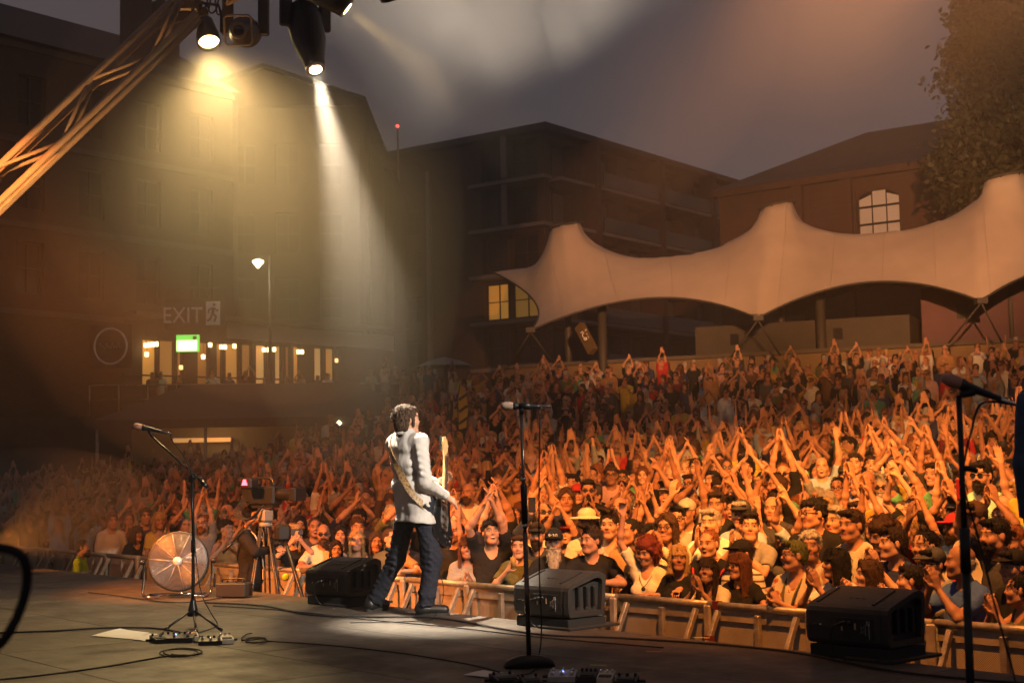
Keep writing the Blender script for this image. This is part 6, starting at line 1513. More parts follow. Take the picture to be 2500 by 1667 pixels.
# ---------------------------------------------------------------- drum fan
base = onz(432, 1458); fc = at(435, 1370, base.y); fr_r = .275
fan = empty('stage_fan', base, label='round silver drum fan with wire guard on a tubular stand', cat='fan')
fdir = (CAM + Vector((-1.3, 0, .5)) - fc).normalized(); fs_ = fdir.cross(Vector((0, 0, 1))).normalized(); fu = fs_.cross(fdir); q = fc - base
M_WIRE = mat('fan_wire', (.62, .58, .55), .3, metal=.8)
def fp(x, y, z=0): return q + fs_ * x + fu * y + fdir * z
b = MB()
for k in range(22):
    r = .045 + (fr_r - .045) * k / 21; z = .055 * (1 - (r / fr_r) ** 2) + .03
    b.tube([fp(r * math.cos(a), r * math.sin(a), z) for a in np.linspace(0, 6.283, 37)[:-1]], .0021, 4, closed=True)
g = b.build('guard', M_WIRE, fan, fix=False)
for k in range(10):
    a = k * math.pi / 5 + .1; c = MB(); c.tube([fp(.04 * math.cos(a), .04 * math.sin(a), .087), fp(.16 * math.cos(a), .16 * math.sin(a), .068), fp(fr_r * math.cos(a), fr_r * math.sin(a), .032)], .003, 5); c.build('guard_spoke', M_WIRE, g)
b = MB(); b.lathe([(.001, .10), (.036, .098), (.042, .088), (.042, .07)], q, 18, fdir); b.build('hub_cap', mat('hub_silver', (.75, .72, .68), .35, metal=.3), fan)
b = MB(); b.lathe([(fr_r, .035), (fr_r + .012, .03), (fr_r + .012, -.12), (fr_r, -.125), (fr_r - .005, -.12), (fr_r - .005, .03)], q, 36, fdir); b.build('drum', mat('fan_drum', (.05, .05, .05), .4, metal=.5), fan)
b = MB(); b.lathe([(.06, 0), (.06, -.1), (.03, -.12)], q, 14, fdir); b.build('motor', M_STAND, fan)
for k in range(4):
    a = k * math.pi / 2 + .5; c = MB(); vs = []
    for t in range(6):
        r = .05 + .20 * t / 5; w = .05 + .045 * t / 5
        for sg, zz in ((-1, -.02), (1, .02)): aa = a + sg * w / r * .6 + .25 * t / 5; vs.append(fp(r * math.cos(aa), r * math.sin(aa), zz))
    c.add(vs, [(2 * t, 2 * t + 1, 2 * t + 3, 2 * t + 2) for t in range(5)], True); c.build('blade', mat('fan_blade', (.45, .43, .42), .35, metal=.7), fan, fix=False)
b = MB(); hw = fr_r + .045; zb = .02
fl = Vector((fdir.x, fdir.y, 0)).normalized()
b.tube(catmull([q + fs_ * -hw, q + fs_ * -hw + Vector((0, 0, -.15)), Vector((0, 0, zb + .03)) + fs_ * -hw, Vector((0, 0, zb)) + fs_ * -(hw - .05) + fl * .1, Vector((0, 0, zb)) + fs_ * -(hw - .17) + fl * .12], 5), .014, 8)
b.tube(catmull([q + fs_ * hw, q + fs_ * hw + Vector((0, 0, -.15)), Vector((0, 0, zb + .03)) + fs_ * hw, Vector((0, 0, zb)) + fs_ * (hw - .05) + fl * .1, Vector((0, 0, zb)) + fs_ * (hw - .17) + fl * .12], 5), .014, 8)
b.tube([Vector((0, 0, zb)) + fs_ * -(hw - .05) - fl * .15, Vector((0, 0, zb)) + fs_ * (hw - .05) - fl * .15], .014, 8)
for sg in (-1, 1): b.tube([Vector((0, 0, zb)) + fs_ * sg * (hw - .05) + fl * .1, Vector((0, 0, zb)) + fs_ * sg * (hw - .05) - fl * .15], .014, 8)
b.build('stand', M_CHROME, fan)
for sg in (-1, 1): c = MB(); c.lathe([(.025, 0), (.025, .04), (.012, .05)], q + fs_ * (hw - .01) * sg, 10, fs_ * sg); c.build('tilt_knob', M_STAND, fan)
# small amplifier box beside it
p = onz(572, 1458); bx_ = empty('amplifier_box', p, ea + R(38), 'small black box with controls on the stage beside the fan', 'amplifier')
b = MB(); b.box((0, 0, .075), (.30, .20, .13), bevel=.01); b.build('case', M_CAB, bx_)
b = MB(); b.tube(catmull([(-.12, 0, .14), (-.11, 0, .17), (0, 0, .18), (.11, 0, .17), (.12, 0, .14)], 4), .008, 6); b.build('handle', M_STAND, bx_)
b = MB(); b.box((-.152, 0, .075), (.006, .15, .10)); b.build('control_panel', M_PLATE, bx_)
for y, c in ((-.04, 'orange_sticker'), (.0, 'white_print')): b = MB(); b.box((-.157, y, .08), (.004, .014, .05)); b.build('label_strip', MATS[c], bx_)
for x in (-.09, .0, .07): b = MB(); b.lathe([(.012, 0), (.010, .018)], (x, .05, .14), 10); b.build('knob', M_STAND, bx_)

# ---------------------------------------------------------------- pedals, papers, cables and tape marks
def pedal(px, py, d, rot, colr, label, knobs=3, foot=True, led=None, z=0.0, nm='effects_pedal'):
    p = onz(px, py, z) if z == 0 else onz(px, py, z); o = empty(nm, p, rot, label, 'pedal', 'effects pedals on the stage')
    m_ = mat('pedal_%02d%02d%02d' % tuple(int(c * 99) for c in colr), colr, .4, noise=.12, scale=25)
    b = MB(); b.prism([(-d[1] / 2, .004), (-d[1] / 2, d[2] * .62), (-d[1] * .1, d[2] * .8), (d[1] / 2, d[2]), (d[1] / 2, .004)], -d[0] / 2, d[0] / 2); b.build('case', m_, o)
    for k in range(knobs):
        x = -d[0] * .36 + d[0] * .72 * (k / max(knobs - 1, 1)); b = MB(); b.lathe([(.0085, 0), (.008, .014), (.005, .016)], (x, d[1] * .30, d[2] * .93), 10, (0, -.15, 1)); b.build('knob', M_CHROME if colr[0] > .3 else M_STAND, o)
    if foot: b = MB(); b.box((0, -d[1] * .24, d[2] * .76), (d[0] * .8, d[1] * .34, .006), Matrix.Rotation(R(6), 3, 'X')); b.build('foot_plate', mat('pedal_rubber', (.02, .02, .02), .7), o)
    else:
        for k in range(3): b = MB(); b.lathe([(.010, 0), (.010, .02), (.006, .022)], (-d[0] * .35 + k * d[0] * .35, -d[1] * .28, d[2] * .68), 10); b.build('foot_switch', M_CHROME, o)
    if led: b = MB(); b.lathe([(.006, 0), (.005, .006), (.001, .008)], (0, d[1] * .08, d[2] * .87), 8); b.build('indicator', emit('led_%d' % int(led[2] * 9), led, 12), o)
    for s in (-1, 1): b = MB(); b.lathe([(.009, 0), (.008, .04)], (s * d[0] / 2, d[1] * .2, d[2] * .4), 8, (s, 0, 0)); b.build('jack_plug', M_STAND, o)
    return o
pv = R(8)
pedal(428, 1566, (.27, .15, .055), pv - R(6), (.018, .018, .02), 'long black multi pedal with blue lights under the left stand', 6, False, (.1, .2, 1.0))
pedal(388, 1568, (.09, .14, .05), pv + R(25), (.02, .02, .02), 'small black pedal at the left end of the left cluster', 2)
pedal(468, 1563, (.085, .13, .055), pv + R(10), (.62, .56, .42), 'cream pedal in the middle of the left cluster', 3, True, (1, .2, .02))
pedal(515, 1572, (.16, .12, .045), pv, (.02, .02, .022), 'flat black pedal between the two cream pedals', 4, False)
pedal(552, 1570, (.085, .13, .055), pv + R(14), (.60, .55, .45), 'cream pedal standing alone at the right end of the left cluster', 3)
pedal(1232, 1668, (.13, .15, .05), R(20), (.02, .02, .02), 'black pedal beside the centre stand base, cut by the bottom edge', 2)
pedal(1296, 1674, (.10, .15, .05), R(10), (.025, .025, .025), 'second black pedal right in front of the centre stand base', 2)
pedal(1374, 1662, (.15, .14, .055), R(-8), (.42, .41, .40), 'silver pedal with three knobs and blue lights', 3, False, (.1, .3, 1.0))
pedal(1436, 1664, (.10, .13, .06), R(-10), (.02, .02, .021), 'black pedal between the silver and the cream pedal at the bottom', 4)
pedal(1480, 1668, (.085, .13, .06), R(-12), (.62, .55, .42), 'cream pedal at the bottom edge right of the silver pedal', 3)
pedal(1530, 1672, (.12, .12, .05), R(-12), (.03, .028, .028), 'last dark pedal at the bottom, right of the cream one', 3)
M_PAPER = mat('paper', (.72, .70, .66), .8, bump=.2, bscale=12)
def paper(corners, label):
    P_ = [onz(*c, .004) for c in corners]; c0 = sum(P_, Vector()) / 4; o = None; b = MB(); n = 8; vs = []
    for i in range(n + 1):
        for j in range(n + 1):
            u, v = i / n, j / n; p = P_[0].lerp(P_[1], u).lerp(P_[3].lerp(P_[2], u), v); p = p - c0; p.z = .002 + .006 * (math.sin(u * 5 + v * 3) * .5 + .5) * (.3 + abs(u - .5)); vs.append(p)
    top = [(i * (n + 1) + j, (i + 1) * (n + 1) + j, (i + 1) * (n + 1) + j + 1, i * (n + 1) + j + 1) for i in range(n) for j in range(n)]
    b.add(vs, top, True); o = b.build('paper_sheet', M_PAPER, fix=False); o.location = (c0.x, c0.y, .003); tag(o, label, 'paper', 'paper sheets on the stage'); return o
paper([(222, 1552), (330, 1560), (365, 1545), (292, 1534)], 'white paper sheet lying furthest left on the stage')
paper([(325, 1561), (372, 1566), (385, 1548), (345, 1543)], 'white paper sheet tucked beside the left pedals')
paper([(1130, 1648), (1232, 1656), (1255, 1644), (1180, 1636)], 'pale paper sheet left of the centre stand base')
def floor_cable(pts, label, r=.006, n=6):
    P_ = catmull([onz(x, y, .012) for x, y in pts], n); b = MB(); b.tube(P_, r, 6); o = b.build('cable', M_BLACK); tag(o, label, 'cable', 'stage cables'); return o
floor_cable([(-40, 1545), (120, 1540), (260, 1532), (380, 1533), (450, 1545)], 'cable running in from the left edge to the left stand', .008)
floor_cable([(-40, 1662), (100, 1648), (250, 1628), (400, 1602), (455, 1598)], 'cable crossing the lower left of the stage')
coil = [(400 + 45 * math.cos(a) + 30 + a * 1.5, 1594 + 9 * math.sin(a) - a * .3) for a in np.linspace(0, 15, 44)]
floor_cable(coil, 'loose cable coil on the floor below the left pedals', .005, 2)
coil2 = [(625 + 26 * math.cos(a), 1563 + 6 * math.sin(a) - a * .2) for a in np.linspace(0, 12, 34)] + [(590, 1562), (600, 1548), (615, 1545)]
floor_cable(coil2, 'small cable coil right of the left cream pedal', .005, 2)
floor_cable([(650, 1564), (800, 1574), (950, 1590), (1060, 1606), (1160, 1624), (1220, 1640)], 'cable running across the middle of the stage floor', .005)
floor_cable([(500, 1470), (640, 1478), (760, 1500), (900, 1505), (1070, 1508), (1300, 1546), (1500, 1556), (1750, 1572), (1960, 1595), (2200, 1640), (2500, 1668)], 'long cable along the stage edge in front of the monitors', .008)
floor_cable([(215, 1445), (300, 1455), (420, 1470), (520, 1462), (560, 1450)], 'cable behind the drum fan on the stage floor', .006)
floor_cable([(520, 1478), (700, 1490), (900, 1512), (1100, 1530), (1330, 1556), (1620, 1580)], 'second cable beside the long one on the stage edge', .005)
for (x, y, l, c, lab) in ((1460, 1623, .10, (.45, .6, .03), 'short lime tape mark on the stage'), (1596, 1590, .10, (.7, .22, .03), 'short orange tape mark on the stage'), (1712, 1556, .12, (.65, .5, .06), 'short yellow tape mark near the stage edge')):
    p = onz(x, y, .001); b = MB(); b.box((0, 0, .0012), (l, .022, .0012)); o = b.build('tape_mark', mat('tape_' + lab.split()[1], c, .7)); o.location = p; o.rotation_euler = (0, 0, ea + R(30)); tag(o, lab, 'tape')
# dark cable loop and case right by the camera at the left edge
c0 = at(20, 1440, 2.6); b = MB(); pts = catmull([at(-30, 1338, 2.6), at(20, 1340, 2.6), at(58, 1365, 2.6), at(66, 1420, 2.62), at(48, 1490, 2.62), at(10, 1560, 2.6), at(-40, 1600, 2.6)], 6)
b.tube([p - c0 for p in pts], .009, 8); o = b.build('cable_loop', M_BLACK); o.location = c0; tag(o, 'blurred black cable loop close to the camera at the left edge', 'cable')
p = onz(-95, 1560, 0); o = empty('equipment_case', p, R(20), 'black equipment case at the far left edge of the stage', 'case'); b = MB(); b.box((0, 0, .38), (.5, .4, .76), bevel=.02); b.build('body', M_CAB, o)
for x in (-.2, .2): b = MB(); b.box((x, -.205, .5), (.06, .01, .08)); b.build('catch', M_GALV, o)

# ---------------------------------------------------------------- camera crew in the pit
p = at(612, 1300, 15.6); hz_ = at(612, 1226, 15.6).z; zb = hz_ - 1.76
rz = empty('platform', (p.x, p.y, GZ), ea, 'low black platform under the camera operator', 'platform'); b = MB(); b.box((0, 0, (zb - GZ) / 2), (1.6, .9, zb - GZ), bevel=.01); b.build('deck', M_CAB, rz)
PED = dict(skin=(.45, .22, .13))
opz = make_person((p.x, p.y, zb), (.9, -.25), 1.0, 'lean', 'slim', 'left', 'closed', 'long', 'crop', shirt=(.012, .012, .014), legs=(.012, .012, .014), hat=None, label='camera operator in black with a white lanyard beside the broadcast camera')
b = MB()
for s in (-1, 1): b.tube(catmull([(s * .065, .0, 1.46), (s * .07, -.09, 1.40), (s * .045, -.145, 1.22), (0, -.155, 1.05)], 5), .008, 5)
b.box((0, -.16, .99), (.07, .008, .11)); b.build('lanyard', mat('lanyard_white', (.6, .58, .55), .7), opz)
tp_ = at(648, 1300, 15.35); tz = zb
tr = empty('camera_tripod', (tp_.x, tp_.y, tz), ea, 'tall tripod carrying the broadcast camera', 'tripod')
hh = at(648, 1285, 15.35).z - tz
for k in range(3):
    a = k * 2.094 + .4; b = MB(); f = Vector((.30 * math.cos(a), .30 * math.sin(a), .0))
    sd = Vector((-math.sin(a), math.cos(a), 0)) * .025
    b.tube([Vector((.05 * math.cos(a), .05 * math.sin(a), hh)) + sd, f + sd], .011, 6); b.tube([Vector((.05 * math.cos(a), .05 * math.sin(a), hh)) - sd, f - sd], .011, 6); b.tube([f * .5 + sd + Vector((0, 0, hh * .5)), f * .5 - sd + Vector((0, 0, hh * .5))], .014, 6); b.build('leg', mat('tripod_grey', (.06, .057, .055), .45, metal=.3), tr)
b = MB(); b.lathe([(.07, 0), (.075, .03), (.05, .05)], (0, 0, hh), 12); b.box((0, 0, hh + .12), (.15, .13, .14), bevel=.02); b.build('head', mat('tripod_head', (.20, .18, .15), .6), tr)
b = MB(); b.tube([(-.05, -.05, hh + .12), (-.30, -.30, hh - .22)], .010, 6); b.tube([(-.26, -.26, hh - .17), (-.33, -.33, hh - .27)], .017, 8); b.build('pan_bar', M_STAND, tr)
cp = Vector((tp_.x, tp_.y, tz + hh + .20)); bc = empty('broadcast_camera', cp, ea + R(20), 'large black broadcast camera with a glowing red tally light', 'camera')
b = MB(); b.box((0, 0, .13), (.36, .16, .20), bevel=.02); b.box((0, 0, .015), (.30, .11, .03)); b.build('body', M_STAND, bc)
b = MB(); b.lathe([(.06, 0), (.065, .06), (.062, .16), (.075, .19), (.075, .24), (.06, .24)], (.18, 0, .14), 18, (1, 0, 0)); b.box((.44, 0, .14), (.09, .19, .14), bevel=.01); b.build('lens', M_STAND, bc)
b = MB(); b.box((-.22, 0, .14), (.12, .13, .17), bevel=.01); b.build('battery', M_STAND, bc)
b = MB(); b.tube(catmull([(-.12, 0, .23), (-.10, 0, .31), (.08, 0, .31), (.12, 0, .23)], 4), .014, 6); b.build('top_handle', M_STAND, bc)
b = MB(); b.box((-.05, -.20, .26), (.16, .14, .12), bevel=.02); b.tube([(0, -.08, .24), (-.02, -.15, .26)], .015, 6); b.build('viewfinder', M_STAND, bc)
b = MB(); b.prism([(-.035, 0), (.035, 0), (.012, .06), (-.012, .06)], -.006, .006, (Vector((-.05, -.278, .245)), Vector((0, 1, 0)), Vector((1, 0, 0)), Vector((0, 0, 1)))); b.build('tally_light', emit('tally_red', (1.0, .05, .08), 9), bc)
for k in range(5): b = MB(); b.tube(catmull([(-.2, -.05, .1 + .02 * k), (-.28 - .02 * k, -.1, -.05), (-.1, -.1 - .02 * k, -.12), (.05, -.09, .03)], 5), .006, 5); b.build('cable', M_BLACK, bc)
p0 = at(690, 1300, 15.2); p1 = at(742, 1468, 15.0)
mpd = empty('support_pole', p1, 0, 'slanted black support pole with a lime ear defender hung on it', 'pole'); q = p0 - p1; kf = p1.z - zb
b = MB(); b.tube([q, (0, 0, 0), q * -(p1.z - GZ) / q.z], .020, 8); b.build('pole', M_STAND, mpd)
b = MB(); b.box(q, (.16, .14, .18), Matrix.Rotation(.4, 3, 'Z'), .03); b.build('grip_head', M_STAND, mpd)
ed = q * .36 + Vector((-.10, -.06, 0)); b = MB(); b.lathe([(.014, -.024), (.034, -.02), (.040, 0), (.034, .02), (.014, .024)], ed, 14, (.3, -1, .1)); b.build('ear_defender', mat('lime_plastic', (.35, .50, .03), .5), mpd)
b = MB(); b.tube(catmull([q * .5 + Vector((-.03, -.03, 0)), ed + Vector((-.07, 0, .08)), ed + Vector((-.06, -.01, -.06)), ed + Vector((-.02, 0, -.14))], 5), .008, 5); b.build('headband', M_STAND, mpd)
p = at(198, 1345, 19.3); zt = at(198, 1316, 19.3).z
sec = make_person((p.x, p.y, GZ), (1, .05), (zt - GZ) / 1.75 * .99, 'still', 'broad', 'ahead', 'closed', 'tee', 'crop', beard='beard', shirt=(.42, .58, .03), label='steward in a yellow high-visibility vest at the left of the pit')
b = MB()
for z in (1.12, 1.24): b.tube([(.215 * math.cos(a), .005 + .165 * math.sin(a), z) for a in np.linspace(0, 6.283, 25)[:-1]], .014, 5, closed=True)
b.build('reflective_band', mat('reflective_silver', (.6, .6, .58), .35, metal=.3), sec)
p = at(2512, 1300, 7.0); rp = make_person((p.x + .23, p.y, 0), (.6, .8), 1.03, 'still', 'broad', 'ahead', 'closed', 'long', 'short', shirt=(.06, .10, .17), label='band member in a blue denim shirt cut off by the right edge')

for px, lab, sc_ in ((1116, 'left of two marshals in yellow high-visibility jackets on the promenade', 1.0), (1146, 'right of two marshals in yellow high-visibility jackets on the promenade', 1.03)):
    p = at(px, 930, 57.0); q_ = make_person((p.x, p.y, PZ), (.2, -1), sc_, 'still', 'broad', 'ahead', 'closed', 'long', 'crop', shirt=(.50, .62, .05), label=lab)
    b = MB()
    for z in (1.08, 1.22): b.tube([(.222 * math.cos(a), .005 + .172 * math.sin(a), z) for a in np.linspace(0, 6.283, 17)[:-1]], .02, 5, closed=True)
    b.build('reflective_band', mat('reflective_silver', (.6, .6, .58), .35, metal=.3), q_)
# ---------------------------------------------------------------- the audience
SK = [(.46, .24, .15), (.52, .29, .19), (.40, .20, .12), (.30, .15, .09), (.48, .26, .17), (.36, .18, .11)]
HC = {'black': (.012, .010, .009), 'dark': (.028, .017, .011), 'brown': (.06, .032, .017), 'ginger': (.20, .07, .022), 'blond': (.36, .23, .10), 'grey': (.30, .28, .26), 'white': (.52, .50, .46), 'red': (.13, .025, .015), 'auburn': (.11, .04, .018)}
SC_ = {'black': (.013, .013, .014), 'dark grey': (.05, .05, .055), 'grey': (.22, .22, .22), 'white': (.62, .61, .58), 'cream': (.58, .52, .40), 'navy blue': (.025, .035, .10), 'blue': (.05, .10, .32), 'red': (.42, .025, .02), 'olive': (.10, .10, .04), 'tan': (.36, .20, .08), 'green': (.10, .30, .16), 'yellow': (.55, .40, .06), 'burgundy': (.13, .02, .03), 'light blue': (.28, .38, .50), 'mustard': (.40, .24, .04), 'brown': (.11, .06, .035), 'pale pink': (.55, .34, .32), 'mint': (.35, .58, .42)}
def on_row(px, row):
    d = ray(px, 1350); t = row / (d.x * NRM.x + d.y * NRM.y); return Vector((d.x * t, d.y * t, 0))
def row_of(k): return BARR_D + .30 + .50 * k
USED = []          # (x, y) of everyone placed
